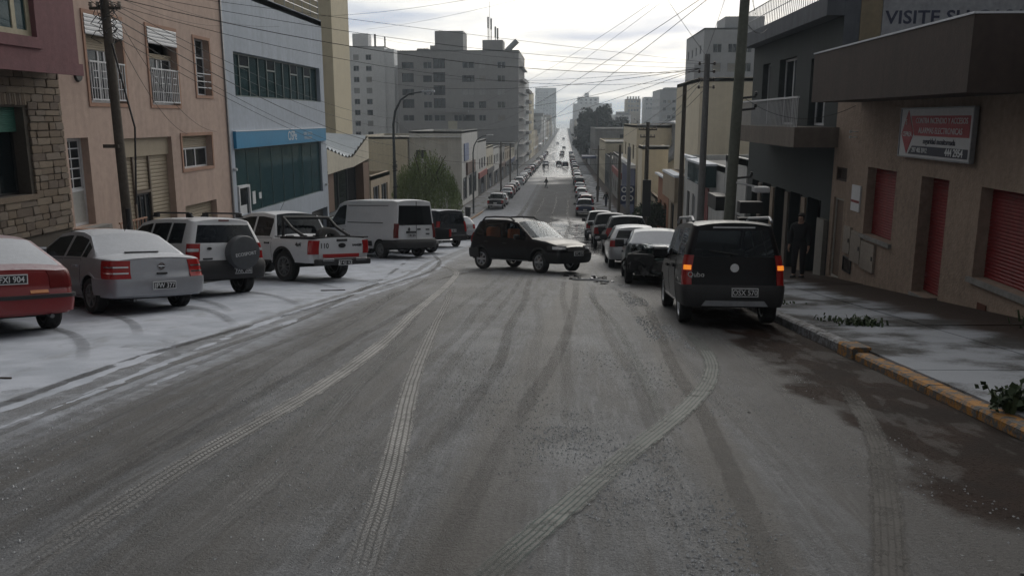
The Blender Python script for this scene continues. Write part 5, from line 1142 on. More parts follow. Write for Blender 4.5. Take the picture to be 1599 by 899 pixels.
def common(s, root, pm, doors=(), handle=True, mirrors=True, seats=True, seatm=None, under=True, wiper=True, dz=(.08, .0), drop=0.):
    if under:
        b = MB(); b.box((-(s.W/2 - .25), .12, s.sill + .02), (s.W/2 - .25, s.L - .25, s.sill + .26)); b.box((-(s.W/2 - .1), s.yw[0] + s.ra + .06, s.sill + .005), (s.W/2 - .1, s.yw[1] - s.ra - .06, s.sill + .2))
        b.box((-(s.W/2 - .06), s.yw[0] - .07, s.r - .04), (s.W/2 - .06, s.yw[0] + .07, s.r + .04)); b.box((-(s.W/2 - .06), s.yw[1] - .07, s.r - .04), (s.W/2 - .06, s.yw[1] + .07, s.r + .04)); b.local('underbody', M_under, root)
        for yw in s.yw:
            for sg in (-1, 1):
                b = MB(); n = 14; vs = []
                for i in range(n + 1):
                    a = math.pi * i / n; q = (yw + (s.ra + .012) * math.cos(a), s.r + (s.ra + .012) * math.sin(a)); vs += [(sg * (s.W/2 - .03), *q), (sg * (s.W/2 - .34), *q)]
                b.add(vs, [(2*i, 2*i+1, 2*i+3, 2*i+2) for i in range(n)]); b.add([vs[2*i+1] for i in range(n+1)], [tuple(range(n+1))]); b.local('wheel_well', M_under, root)
    for (y0, y1) in doors:
        for sg in (-1, 1):
            fz0 = lambda y, f, q=0.: (max(s.sill + .05, s.zb(y) + .02) - q) + ((s.bl(y) - .01 + q) - (max(s.sill + .05, s.zb(y) + .02) - q)) * f
            s.pside(y0 - .009, y1 + .009, 0, 0, sg, .002, 14, 5, lambda y, f: fz0(y, f, .009)).local('door_gap', M_under, root, True)
            d = s.pside(y0, y1, 0, 0, sg, .005, 14, 5, fz0).local('door', pm, root, True)
            if handle: p = s.side(y0 + .16, s.bl(y0 + .16) - .13, sg); MB().bbox((p.x - .02 * sg, p.y - .09, p.z - .016), (p.x + .035 * sg, p.y + .09, p.z + .016), .008).local('handle', pm if handle == 'body' else M_blackp, d)
    if mirrors:
        for sg in (-1, 1):
            y = s.wind[1] - .48; p = s.side(y, s.bl(y) + .04, sg); b = MB(); b.bbox((p.x + sg*.03, p.y - .06, p.z - .02), (p.x + sg*.22, p.y + .05, p.z + .13), .03); b.box((p.x - sg*.03, p.y - .02, p.z - .01), (p.x + sg*.05, p.y + .02, p.z + .03)); b.local('mirror', pm if mirrors == 'body' else M_blackp, root, True)
    if seats:
        fl = s.sill + .2; ya = s.wind[1] - 1.40
        for (y, xs) in ((ya, (-.36, .36)), (ya - .9, (-.42, 0, .42))):
            if y < .5 or (s.bed and y < s.bed[1] + .2): continue
            for x in xs:
                b = MB(); w = .24 if len(xs) == 2 else .21
                b.bbox((x - w, y - .05, fl), (x + w, y + .45, fl + .22), .05); hb = min(fl + (.66 if len(xs) == 2 else .52), s.E(y) - (.42 if len(xs) == 2 else .55)) - drop
                b.add([(x - w, y - .05, fl + .15), (x + w, y - .05, fl + .15), (x + w, y + .06, fl + .15), (x - w, y + .06, fl + .15), (x - w*.85, y - .20, hb), (x + w*.85, y - .20, hb), (x + w*.85, y - .10, hb), (x - w*.85, y - .10, hb)], [(0,3,2,1), (4,5,6,7), (0,1,5,4), (1,2,6,5), (2,3,7,6), (3,0,4,7)])
                b.bbox((x - .12, y - .24, hb + .03), (x + .12, y - .13, hb + .2), .03); b.local('seat', seatm or M_seat, root, True)
        b = MB(); b.box((-s.W/2 + .12, s.wind[1] - .12, fl), (s.W/2 - .12, s.wind[1] - .5, s.bl(s.wind[1]) - .06)); b.local('dashboard', M_seat, root)
def bar_lights(s, root, z0, z1, u=.72, yl=.16, mat=None, t=.012, end=0, name='tail_light'):
    return [s.wrap(u, yl, z0, z1, sg, t, end).local(name, mat or M_tail, root, True) for sg in (-1, 1)]
def sub(b_, name, m, par): return b_.local(name, m, par, True)

# body shapes --------------------------------------------------------------------
def spec_van_small(): return Car(L=3.96, W=1.72, H=1.665, wb=2.51, ro=.68, r=.31, wroof=.66, sill=.30, crown=.05, zbr=.32, zbf=.26, kr=.10, rcr=.22, bulge=.05,
    top=[(0, 1.62), (.25, 1.655), (1.2, 1.665), (2.0, 1.635), (2.55, 1.56), (3.25, 1.06), (3.6, .98), (3.96, .80)], belt=[(0, 1.06), (1.5, 1.03), (2.6, .97), (3.2, .93), (3.96, .68)],
    rear=[(.3, .04), (.36, -.05), (.62, -.05), (.70, .0), (1.1, .02), (1.62, .15)], front=[(.3, -.02), (.5, .03), (.8, -.04), (1, -.1)], sidewins=[(.28, 1.05), (1.15, 1.95), (2.05, 2.95)], wind=(3.25, 2.55)[::-1], rearglass=('cap', 1))
def spec_hatch(L=4.0, W=1.69, H=1.46, z=0.): return Car(L=L, W=W, H=H, wb=L*.63, ro=.62, r=.30, wroof=.56, top=[(0, H-.10), (.35, H-.02), (1.0, H), (1.75, H-.02), (2.3, H-.10), (3.05, .98), (L-.35, .86), (L, .70)],
    belt=[(0, .98), (1.2, .92), (2.4, .88), (3.0, .86), (L-.4, .76), (L, .62)], rear=[(.25, .05), (.34, -.04), (.60, -.04), (.68, .0), (.98, .04), (H, .42)], front=[(.3, 0), (.5, .03), (.8, -.06)], sidewins=[(.45, 1.0), (1.06, 1.75), (1.83, 2.75)], wind=(2.3, 3.05), rearglass=('cap', 1))
def spec_sedan(): return Car(L=4.25, W=1.71, H=1.43, wb=2.6, ro=.80, r=.305, wroof=.55, kr=.16, rcr=.45, bulge=.09, crown=.05,
    top=[(0, .97), (.12, 1.0), (.62, 1.02), (1.25, 1.36), (1.6, 1.42), (2.1, 1.43), (2.55, 1.38), (3.3, .96), (3.9, .86), (4.25, .70)], belt=[(0, .93), (.6, .95), (1.3, .93), (2.4, .90), (3.25, .87), (3.9, .77), (4.25, .6)],
    rear=[(.25, .06), (.34, -.05), (.60, -.055), (.66, -.01), (.97, .05)], front=[(.3, 0), (.5, .03), (.8, -.06)], sidewins=[(.95, 1.15), (1.2, 1.85), (1.95, 3.0)], wind=(2.55, 3.3), rearglass=('top', .64, 1.25))
def spec_hatchback_fast(): return Car(L=4.1, W=1.70, H=1.40, wb=2.5, ro=.75, r=.29, wroof=.55, kr=.13, rcr=.35, bulge=.07, crown=.05,
    top=[(0, .93), (.06, .97), (.22, 1.0), (.95, 1.34), (1.4, 1.39), (2.0, 1.40), (2.5, 1.33), (3.2, .92), (3.8, .82), (4.1, .68)], belt=[(0, .89), (.3, .93), (1.2, .90), (2.4, .87), (3.2, .83), (4.1, .58)],
    rear=[(.25, .05), (.34, -.05), (.58, -.055), (.64, -.005), (.93, .02)], front=[(.3, 0), (.5, .03), (.8, -.06)], sidewins=[(.75, 1.1), (1.17, 1.8), (1.88, 2.85)], wind=(2.5, 3.2), rearglass=('top', .22, .95))
def spec_suv(L=4.2, W=1.74, H=1.66, r=.345, sill=.36): return Car(L=L, W=W, H=H, wb=L*.615, ro=.72, r=r, sill=sill, wroof=.62, crown=.05, zbr=.40, zbf=.36, kr=.10, rcr=.22, bulge=.05,
    top=[(0, H-.05), (.3, H-.01), (1.2, H), (1.9, H-.02), (2.35, H-.09), (3.0, 1.13), (L-.5, 1.04), (L-.12, .95), (L, .82)], belt=[(0, 1.10), (1.2, 1.06), (2.4, 1.03), (3.0, 1.0), (L-.4, .92), (L, .72)],
    rear=[(.3, .04), (.42, -.06), (.68, -.06), (.74, .0), (1.1, .03), (H, .22)], front=[(.3, -.02), (.5, .03), (.8, -.02)], sidewins=[(.3, .95), (1.02, 1.75), (1.83, 2.75)], wind=(2.35, 3.0), rearglass=('cap', 1))
def spec_pickup(): return Car(L=5.35, W=1.86, H=1.80, wb=3.22, ro=1.18, r=.385, sill=.46, wroof=.66, crown=.06, zbr=.50, zbf=.44, kr=.05, rcr=.16, bulge=.03, ra=.46,
    top=[(0, 1.13), (1.52, 1.13), (1.56, 1.15), (1.60, 1.20), (1.82, 1.74), (2.3, 1.80), (2.9, 1.79), (3.35, 1.70), (4.05, 1.20), (4.7, 1.12), (5.2, 1.03), (5.35, .9)], belt=[(0, 1.09), (1.5, 1.09), (1.62, 1.10), (3.4, 1.08), (4.0, 1.06), (4.8, .98), (5.35, .8)],
    rear=[(.4, .03), (1.1, .0)], front=[(.4, -.02), (.8, .03), (1.0, 0)], sidewins=[(1.78, 2.5), (2.58, 3.75)], wind=(3.35, 4.05), rearglass=('top', 1.60, 1.82), bed=(.05, 1.50), leanl=.5)
def spec_van(): return Car(L=5.05, W=2.07, H=2.30, wb=3.18, ro=.95, r=.34, sill=.36, wroof=.86, crown=.07, zbr=.42, zbf=.34, kr=.06, rcr=.2, bulge=.04, ra=.41,
    top=[(0, 2.24), (.2, 2.28), (2.5, 2.30), (3.45, 2.26), (3.75, 2.16), (4.45, 1.30), (4.85, 1.15), (5.05, .9)], belt=[(0, 1.22), (3, 1.22), (4.3, 1.12), (4.8, 1.0), (5.05, .75)],
    rear=[(.35, .0), (.45, -.05), (.66, -.05), (.70, .0), (1.3, .02), (2.3, .10)], front=[(.4, 0), (.6, .03), (1.0, -.03)], sidewins=[(3.25, 4.3)], wind=(3.75, 4.45), rearglass=('cap', 1))
def spec_minivan(): return Car(L=4.7, W=1.92, H=1.90, wb=3.0, ro=.85, r=.32, sill=.32, wroof=.76, crown=.06, zbr=.36, zbf=.3, kr=.08, rcr=.22, bulge=.05,
    top=[(0, 1.85), (.25, 1.89), (2.0, 1.90), (2.8, 1.86), (3.15, 1.76), (3.9, 1.18), (4.4, 1.05), (4.7, .85)], belt=[(0, 1.12), (3, 1.08), (3.9, 1.02), (4.7, .7)],
    rear=[(.3, .03), (.4, -.05), (.64, -.05), (.7, 0), (1.1, .02), (1.9, .14)], front=[(.3, 0), (.5, .03), (.8, -.04)], sidewins=[(.35, 1.3), (1.4, 2.3), (2.4, 3.5)], wind=(3.15, 3.9), rearglass=('cap', 1))
# ------------------------------------------------------------------ parked along the left, nose to the kerb
HL = 52
# red hatchback
s = spec_hatchback_fast(); t = thing('red_hatchback', 'red hatchback with snow on its rear window, cut off at the left edge', 'car'); pm = paint('red_car_paint', (.20, .012, .014), .5, .1); place(t, -8.05, 10.95, HL, s)
s.build(t, pm, M_carglass, rearmat=M_iceg); common(s, t, pm, [(.98, 1.82), (1.86, 2.95)]); put_wheels(s, t, 'steel', M_steel)
bar_lights(s, t, .66, .90, .66, .30, M_taild); s.belt_wrap(.55, .34, .57, .03).local('bumper', pm, t, True); s.belt_wrap(.55, .53, .58, .042).local('bumper_strip', M_blackp, t, True)
s.pcap(-.62, -.3, .60, .64, .008).local('reflector', M_amber, t); s.pcap(.3, .62, .60, .64, .008).local('reflector', M_amber, t)
number_plate(s, t, 'FXI 904', .80, off=.02); b = MB(); b.tube([(.5, .1, .28), (.5, -.06, .27)], .03, 8); b.local('exhaust', M_steel, t)
# silver sedan
s = spec_sedan(); t = thing('silver_sedan', 'silver sedan with a snowed over rear window beside the red hatchback', 'car'); pm = paint('silver_car_paint', (.34, .35, .38), .75, .35); place(t, -7.55, 14.05, HL, s)
s.build(t, pm, M_carglass, rearmat=M_iceg); common(s, t, pm, [(1.17, 1.92), (1.97, 3.05)], handle='body', mirrors='body'); put_wheels(s, t, 'six', M_steel)
for o in bar_lights(s, t, .62, .92, .72, .30, M_tail): pass
for sg in (-1, 1):
    s.wrap(.76, .22, .70, .725, sg, .017).local('lens_bar', M_chrome, t); s.wrap(.76, .22, .80, .825, sg, .017).local('lens_bar', M_chrome, t)
s.belt_wrap(.62, .34, .62, .028).local('bumper', pm, t, True)
number_plate(s, t, 'JFW 377', .50, off=.05, u=0.); b = MB(); b.lathe([(.035, 0), (.06, 0), (.06, -.012), (.035, -.012)], (0, s.cap(0, .82).y - .012, .82), 'y', 18); b.tube([(-.055, s.cap(0, .82).y - .02, .82), (.055, s.cap(0, .82).y - .02, .82)], .009, 5); b.local('emblem', M_chrome, t)
MB().bbox((-.09, s.cap(0, .70).y - .03, .685), (.09, s.cap(0, .70).y + .02, .715), .008).local('boot_handle', M_blackp, t)
b = MB(); b.tube([(0, 1.3, 1.40), (0, 1.05, 1.62)], .006, 5); b.local('aerial', M_black, t); b = MB(); b.bbox((-.3, .62, 1.03), (.3, .66, 1.05), .008); b.local('wiper_gap', M_black, t)
for sg in (-1, 1): s.pside(.5, 1.12, .0, .0, sg, .012, 12, 2, lambda y, f: s.zb(y) + .002 + .04 * f).local('arch_trim', pm, t, True)
b = MB(); b.tube([(-.45, .1, .27), (-.45, -.05, .26)], .028, 8); b.local('exhaust', M_steel, t)
# white off-roader with a spare wheel
s = spec_suv(); t = thing('white_off_roader', 'white off-roader with covered spare wheel on its tailgate', 'car'); pm = paint('white_car_paint', (.60, .61, .63), .5, 0.); place(t, -7.5, 16.95, HL, s)
s.build(t, pm, M_cartint); common(s, t, pm, [(1.0, 1.78), (1.83, 2.85)]); put_wheels(s, t, 'five', M_steel, .23)
bar_lights(s, t, .80, 1.12, .80, .10, M_tail)
for sg in (-1, 1): s.wrap(.83, .07, .96, 1.02, sg, .017).local('lens_bar', M_clearl, t)
s.belt_wrap(.75, .40, .76, .035).local('bumper', M_blackp, t, True); s.belt_wrap(2.9, .37, .50, .012).local('side_cladding', M_blackp, t, True) if False else None
yb = s.cap(.25, .95).y; sw = MB(); sw.lathe([(0, -.24), (.27, -.24), (.335, -.22), (.355, -.17), (.355, -.03), (.33, 0), (0, 0)], (.24, yb - .03, .93), 'y', 36); so = sw.local('spare_wheel_cover', pmat('grey_vinyl', (.075, .08, .088), .55, var=.15), t, True, angle=25)
me = text_mesh('ECOSPORT', .095, M_platew, .002, 'CENTER', .001); link('cover_lettering', me, so, (.24, yb - .275, .90), frame_matrix((1, 0, .12), (-.12, 0, 1)))
number_plate(s, t, 'FAK 206', .56, u=-.35 + .7, off=.04)
b = MB(); b.lathe([(0, -.008), (.055, -.008)], (-.42, s.cap(-.5, 1.02).y - .008, 1.02), 'y', 16); b.v = [(v[0], v[1], 1.02 + (v[2] - 1.02) * .5) for v in b.v]; b.local('oval_emblem', M_plateb, t)
MB().bbox((-.56, s.cap(-.5, .82).y - .02, .80), (-.36, s.cap(-.5, .82).y + .02, .83), .008).local('tailgate_handle', M_blackp, t)
for sg in (-1, 1):
    b = MB(); x = sg * .56; b.tube([(x, .35, 1.66), (x, .5, 1.735), (x, 1.9, 1.745), (x, 2.1, 1.66)], .02, 6); b.bbox((x - .035, .42, 1.64), (x + .035, .58, 1.74), .012); b.bbox((x - .035, 1.82, 1.65), (x + .035, 2.0, 1.75), .012); b.local('roof_rail', M_blackp, t)
s.pcap(-.2, .2, 1.57, 1.60, .015).local('brake_lamp', M_taild, t)
# white pickup
s = spec_pickup(); t = thing('white_pickup', 'white pickup truck with sports bar, red tailgate stripe and number 110', 'pickup'); pm = paint('white_pickup_paint', (.62, .63, .65), .5, 0.); place(t, -6.6, 21.2, HL + 2, s)
s.build(t, pm, M_cartint); common(s, t, pm, [(1.68, 2.5), (2.56, 3.75)], dz=(.08, 0)); put_wheels(s, t, 'ten', M_steel, .26)
# open load bed
b = MB(); x0, x1, y0, y1, zf_ = -.76, .76, .06, 1.50, .72; zt_ = 1.12
b.quad((x0, y0, zf_), (x1, y0, zf_), (x1, y1, zf_), (x0, y1, zf_)); b.quad((x0, y0, zf_), (x0, y1, zf_), (x0, y1, zt_), (x0, y0, zt_)); b.quad((x1, y0, zf_), (x1, y1, zf_), (x1, y1, zt_), (x1, y0, zt_)); b.quad((x0, y0, zf_), (x1, y0, zf_), (x1, y0, zt_), (x0, y0, zt_)); b.quad((x0, y1, zf_), (x1, y1, zf_), (x1, y1, zt_), (x0, y1, zt_)); b.local('bed_liner', M_blackp, t)
b = MB(); b.box((-.90, .0, 1.118), (-.755, 1.54, 1.15)); b.box((.755, .0, 1.118), (.90, 1.54, 1.15)); b.box((-.755, .0, 1.10), (.755, .055, 1.15)); b.local('bed_rail', M_blackp, t)
b = MB()
for x in (-.72, .72):
    b.tube([(x, .55, 1.15), (x, 1.05, 1.36), (x, 1.42, 1.62)], .04, 8); b.tube([(x, 1.42, 1.15), (x, 1.42, 1.64)], .04, 8)
b.tube([(-.72, 1.42, 1.62), (.72, 1.42, 1.62)], .04, 8); b.local('sports_bar', M_blackp, t, True)
b = MB(); b.lathe([(.16, -.09), (.30, -.11), (.36, -.08), (.375, 0), (.36, .08), (.30, .11), (.16, .09)], (.25, .8, 1.13), 'y', 24); b.v = [(v[0], .8 + (v[1] - .8) * .9 + (v[2] - 1.13) * .35, 1.10 + (v[2] - 1.13) * .75) for v in b.v]; b.local('bed_spare_wheel', M_tyre, t, True)
MB().bbox((-.5, .3, .74), (.05, 1.1, 1.02), .04).local('bed_tool_box', M_blackp, t)
for sg in (-1, 1): s.wrap(.80, .12, .72, 1.06, sg, .02).local('tail_light', M_tail, t, True)
gp = s.pcap(-.80, .80, .60, 1.10, .012).local('tailgate', pm, t, True); b = s.pcap(-.66, .66, .63, .72, .018); b.local('red_stripe', pmat('red_tape', (.42, .02, .02), .5), gp)
yb = s.cap(0, .95).y; b = MB(); b.lathe([(0, -.02), (.12, -.02)], (0, yb, .93), 'y', 20); b.v = [(v[0], v[1], .93 + (v[2] - .93) * .5) for v in b.v]; b.local('oval_emblem', M_plateb, gp)
MB().bbox((-.17, yb - .03, 1.03), (.17, yb + .02, 1.095), .012).local('tailgate_handle', M_blackp, gp)
for tx, x, z, sz in (('110', -.54, .92, .18), ('RANGER', .50, .93, .08)): link('lettering', text_mesh(tx, sz, M_plateb, .001, 'CENTER', .003), gp, (x, s.cap(x / .9, z).y - .018, z), frame_matrix((1, 0, 0), (0, 0, 1)))
p = s.side(.42, .93, -1); link('lettering', text_mesh('4x4', .15, M_plateb, .001, 'CENTER', .004), t, (p.x - .008, .52, .95), frame_matrix((0, -1, 0), (0, 0, 1)))
b = MB(); b.bbox((-.86, -.16, .44), (.86, -.01, .60), .03); b.local('bumper', M_blackp, t); b = MB(); b.bbox((-.7, -.175, .55), (-.35, -.03, .61), .01); b.bbox((.35, -.175, .55), (.7, -.03, .61), .01); b.local('bumper_step', M_chrome, t)
number_plate(s, t, 'AF 421 KX', .50, y=-.172)
for sg in (-1, 1): s.pside(1.72, 3.6, .47, .53, sg, .07, 8, 1).local('running_board', M_blackp, t); s.pside(.72, 1.64, 0, 0, sg, .02, 14, 2, lambda y, f: s.zb(y) + .002 + .05 * f).local('arch_trim', M_blackp, t, True)
b = MB(); b.tube([(.3, 3.0, 1.79), (.3, 2.75, 2.1)], .006, 5); b.local('aerial', M_black, t)
# white panel van
s = spec_van(); t = thing('white_panel_van', 'white panel van with dark rear window parked beyond the pickup', 'van'); pm = paint('white_van_paint', (.58, .59, .61), .5, 0.); place(t, -6.45, 32.25, 50, s)
s.build(t, pm, M_cartint); common(s, t, pm, [(3.2, 4.3)]); put_wheels(s, t, 'steel', M_steel, .22)
for sg in (-1, 1): s.wrap(.90, .09, .80, 1.35, sg, .02).local('tail_light', M_taild, t, True)
s.belt_wrap(.7, .42, .72, .05).local('bumper', M_blackp, t, True)
for sg in (-1, 1): s.pside(1.45, 3.6, .46, .66, sg, .02, 8, 1).local('side_strip', M_blackp, t); s.pside(.8, 3.1, 1.35, 1.38, sg, .006, 8, 1).local('panel_seam', M_under, t); s.pside(.55, 3.15, 2.02, 2.04, sg, .006, 8, 1).local('panel_seam', M_under, t)
yb = s.cap(0, 1).y; b = MB(); b.box((-.004, yb - .012, .72), (.004, yb + .02, 2.2)); b.local('door_seam', M_under, t); MB().bbox((-.5, yb - .03, .98), (-.02, yb + .02, 1.06), .01).local('plate_lamp_bar', M_blackp, t)
number_plate(s, t, 'AB 730 QT', .90, u=-.25, off=.025); MB().bbox((.05, yb - .03, 1.1), (.2, yb + .02, 1.16), .01).local('door_handle', M_blackp, t)
b = MB(); yq = s.cap(-.35, 1.13).y - .012; b.add([(-.36 + x, yq, 1.13 + z) for x, z in ((0, .09), (.07, 0), (0, -.09), (-.07, 0))], [(0, 1, 2, 3)]); b.local('diamond_emblem', M_plateb, t)
for x, z in ((.58, 1.12), (.58, .95), (-.62, 1.3)): MB().box((x - .09, s.cap(x, z).y - .014, z - .025), (x + .09, s.cap(x, z).y + .02, z + .025)).local('model_badge', M_blackp, t)
# black pickup tail and dark minivan behind the van
s = spec_pickup(); t = thing('black_pickup', 'black pickup partly hidden behind the white panel van', 'pickup'); pm = paint('black_car_paint', (.012, .013, .016), .45, .2); place(t, -6.35, 35.6, HL, s); s.build(t, pm, M_cartint); common(s, t, pm, [(1.68, 2.5), (2.56, 3.75)]); put_wheels(s, t, 'five', M_alloy, .26)
MB().quad((-.86, .05, 1.10), (.86, .05, 1.10), (.86, 1.5, 1.10), (-.86, 1.5, 1.10)).local('bed_cover', M_blackp, t)
for sg in (-1, 1): s.wrap(.86, .1, .72, 1.04, sg, .02).local('tail_light', M_tail, t, True)
MB().bbox((-.86, -.14, .46), (.86, -.01, .62), .03).local('bumper', M_chrome, t); number_plate(s, t, 'OKC 118', .53, y=-.15)
s = spec_minivan(); t = thing('dark_minivan', 'dark grey minivan behind the black pickup with frost on the roof edge', 'van'); pm = paint('dark_grey_car_paint', (.03, .033, .038), .6, .3); place(t, -6.1, 41.2, HL - 8, s); s.build(t, pm, M_cartint); common(s, t, pm, [(1.2, 2.3), (2.4, 3.5)]); put_wheels(s, t, 'five', M_alloy)
bar_lights(s, t, .8, 1.3, .88, .08); s.belt_wrap(.6, .38, .64, .03).local('bumper', M_blackp, t, True); number_plate(s, t, 'NRP 553', .85); s.belt_wrap(.5, .60, .63, .04).local('chrome_strip', M_chrome, t, True)
s = spec_hatch(); t = thing('silver_hatchback', 'silver hatchback glimpsed between the dark minivan and the crossways car', 'car'); pm = paint('light_silver_paint', (.42, .43, .45), .8, .3); place(t, -6.3, 49.5, HL - 10, s); s.build(t, pm, M_carglass, rearmat=M_iceg); common(s, t, pm, [(1.06, 1.78), (1.84, 2.85)]); put_wheels(s, t, 'five'); bar_lights(s, t, .68, .95, .8, .12); s.belt_wrap(.5, .34, .6, .02).local('bumper', pm, t, True); number_plate(s, t, 'KLM 402', .75)

# ------------------------------------------------------------------ the black car standing across the street
s = Car(L=3.82, W=1.62, H=1.63, wb=2.55, ro=.56, r=.325, sill=.33, wroof=.60, crown=.05, zbr=.36, zbf=.30, kr=.11, rcr=.25, kf=.20, rcf=.6, bulge=.06, ra=.385,
    top=[(0, 1.54), (.3, 1.61), (.9, 1.63), (1.55, 1.62), (2.05, 1.54), (2.75, 1.07), (3.35, .99), (3.7, .90), (3.82, .80)], belt=[(0, 1.06), (1.0, 1.01), (2.1, .97), (2.75, .94), (3.4, .87), (3.82, .72)],
    rear=[(.3, .04), (.4, -.05), (.64, -.05), (.72, 0), (1.05, .03), (1.6, .30)], front=[(.3, -.03), (.42, .05), (.62, .06), (.8, -.02), (1, -.08)], sidewins=[(.25, .58), (.66, 1.42), (1.50, 2.50)], wind=(2.05, 2.75), rearglass=('cap', 1))
t = thing('black_crossways_car', 'black compact car with roof rails standing across the street', 'car'); pm = paint('deep_black_paint', (.004, .004, .006), 0., 0.); s_c = s
hd = math.degrees(math.atan2(-.74, -.67)); place(t, -2.1, 26.7, hd, s)
s.build(t, pm, M_clear); common(s, t, pm, [(.66, 1.44), (1.50, 2.60)], drop=.12); put_wheels(s, t, 'six', M_alloy, .21, steer=R(-12))
for sg in (-1, 1):
    hl = s.wrap(.66, .38, .70, .82, sg, .012, 1).local('headlight', M_blackp, t, True); s.wrap(.74, .20, .72, .80, sg, .018, 1).local('lens', M_clearl, hl, True); s.wrap(.66, .10, .50, .58, sg, .02, 1).local('fog_lamp', M_clearl, t, True)
    b = MB(); x = sg * .54; b.tube([(x, .38, 1.55), (x, .5, 1.64), (x, .95, 1.665), (x, 1.6, 1.65), (x, 1.82, 1.54)], .026, 8); b.local('roof_rail', M_blackp, t)
    s.pside(1.0, 2.66, .34, .37, sg, .02, 8, 1).local('sill_strip', M_chrome, t); s.pside(.16, .96, 0, 0, sg, .02, 14, 2, lambda y, f: s_c.zb(y) + .002 + .06 * f).local('arch_trim', M_blackp, t, True); s.pside(2.72, 3.46, 0, 0, sg, .02, 14, 2, lambda y, f: s_c.zb(y) + .002 + .06 * f).local('arch_trim', M_blackp, t, True)
bar_lights(s, t, .85, 1.15, .84, .10); s.belt_wrap(.55, .34, .62, .04, 1).local('front_bumper', M_blackp, t, True); s.belt_wrap(.5, .38, .66, .03).local('rear_bumper', M_blackp, t, True)
g = s.pcap(-.62, .62, .66, .78, .02, 1).local('grille', M_blackp, t, True); b = MB(); b.lathe([(0, .0), (.05, .0)], (0, s.cap(0, .80, 1).y + .025, .76), 'y', 14); b.local('round_emblem', M_chrome, g); number_plate(s, t, 'IVC 219', .60, 1, off=.075)
MB().bbox((-.30, .98, .70), (-.02, 1.06, 1.38), .03).local('orange_blanket', pmat('plain_orange', (.75, .16, .03), .8, var=.1), t) if False else None
b = MB(); b.bbox((.18, .62, .62), (.66, .86, 1.34), .08); b.bbox((.14, 1.55, .9), (.60, 1.68, 1.30), .05); b.local('orange_block', pmat('plain_orange', (.80, .17, .035), .8, var=.12), t, True)  # plain orange blocks colouring the view through the side windows
b = MB(); b.tube([(0, 1.75, 1.55), (0, 1.6, 1.72)], .006, 5); b.local('aerial', M_black, t)

# ------------------------------------------------------------------ parked along the right kerb
s = spec_van_small(); s.W = 1.55; s.wroof = .595; t = thing('black_leisure_van', 'black high roofed car with lit tail lamps at the right kerb', 'car'); pm = paint('black_leisure_paint', (.004, .004, .006), .2, 0.); place(t, 2.64, 13.4, -1, s)
s.build(t, pm, M_clear); common(s, t, pm, [(1.15, 2.0), (2.05, 3.0)], mirrors='body', drop=.2); put_wheels(s, t, 'six', M_alloy, .20)
M_lit = lamp_mat('lit_amber_lamp', (1.0, .28, .03), 1.1)
for sg in (-1, 1):
    s.wrap(.925, .14, .66, 1.12, sg, .02).local('tail_light', M_tail, t, True)
    s.wrap(.945, .055, .895, .965, sg, .028).local('indicator_lamp', M_lit, t, True)
    b = MB(); x = sg * .60; b.tube([(x, .25, 1.64), (x, .40, 1.705), (x, 2.0, 1.70), (x, 2.25, 1.61)], .022, 8); b.local('roof_rail', M_grey, t, True)
    s.pside(1.06, 2.8, .31, .36, sg, .02, 8, 1).local('sill_strip', M_chrome, t); s.pside(.32, 1.05, 0, 0, sg, .02, 14, 2, lambda y, f: s.zb(y) + .002 + .06 * f).local('arch_trim', M_blackp, t, True)
s.belt_wrap(.8, .34, .66, .03).local('bumper', M_blackp, t, True); b = MB(); yb = s.cap(0, .42).y; b.prism([(-.50, .35), (.50, .35), (.44, .43), (-.44, .43)], 'y', yb - .05, yb - .01); b.local('skid_plate', M_grey, t)
number_plate(s, t, 'OSX 570', .56, off=.045, u=.22); yb = s.cap(0, .96).y; b = MB(); b.lathe([(0, -.012), (.045, -.012), (.045, -.02), (.066, -.02), (.066, 0)], (0, yb, .93), 'y', 22); b.local('round_emblem', M_chrome, t)
MB().bbox((-.32, s.cap(0, 1.56).y - .02, 1.535), (.32, s.cap(0, 1.56).y + .02, 1.56), .006).local('brake_lamp', M_clearl, t); b = MB(); b.tube([(.05, s.cap(0, 1.15).y - .03, 1.13), (-.38, s.cap(-.5, 1.22).y - .025, 1.19)], .012, 5); b.local('rear_wiper', M_black, t)
link('lettering', text_mesh('Qubo', .11, M_chrome, .001, 'CENTER', .001), t, (-.58, s.cap(-.7, .80).y - .012, .82), frame_matrix((1, 0, 0), (0, 0, 1)))
# crashed sedan
s = spec_sedan(); t = thing('crashed_sedan', 'silver green sedan with crushed rear corner behind the black high roofed car', 'car'); pm = paint('grey_green_paint', (.17, .20, .20), .55, .35); place(t, 2.45, 21.55, -2, s)
bo = s.build(t, pm, M_carglass, rearmat=M_iceg); common(s, t, pm, [(1.97, 3.05)]); put_wheels(s, t, 'steel', M_steel)
rc = random.Random(5); M_crush = pmat('crushed_black', (.015, .015, .016), .6, var=.4)
def crush(o, j=1.):                                               # left rear corner pushed in and torn
    for v in o.data.vertices:
        x, y, z = v.co; d = max(0, 1 - math.hypot((x + .85) / .95, (y - 0) / .85, (z - .65) / .8))
        if d > 0: v.co.y += d * .75 + j * d * .16 * rc.uniform(-1, 1); v.co.x += d * .34 + j * d * .12 * rc.uniform(-1, 1); v.co.z += j * d * .13 * rc.uniform(-1, 1.4)
b = MB()
for i in range(26):
    c = Vector((rc.uniform(-.85, -.05), rc.uniform(-.10, .40), rc.uniform(.30, .88))); q = [c + Vector((rc.uniform(-.16, .16), rc.uniform(-.12, .12), rc.uniform(-.16, .16))) for _ in range(4)]; b.add(q, [(0, 1, 2), (0, 2, 3)])
b.local('torn_panel', M_crush, t); b = MB(); b.bbox((-.80, .12, .34), (.2, .5, .80), .05); b.local('crash_cavity', M_crush, t)
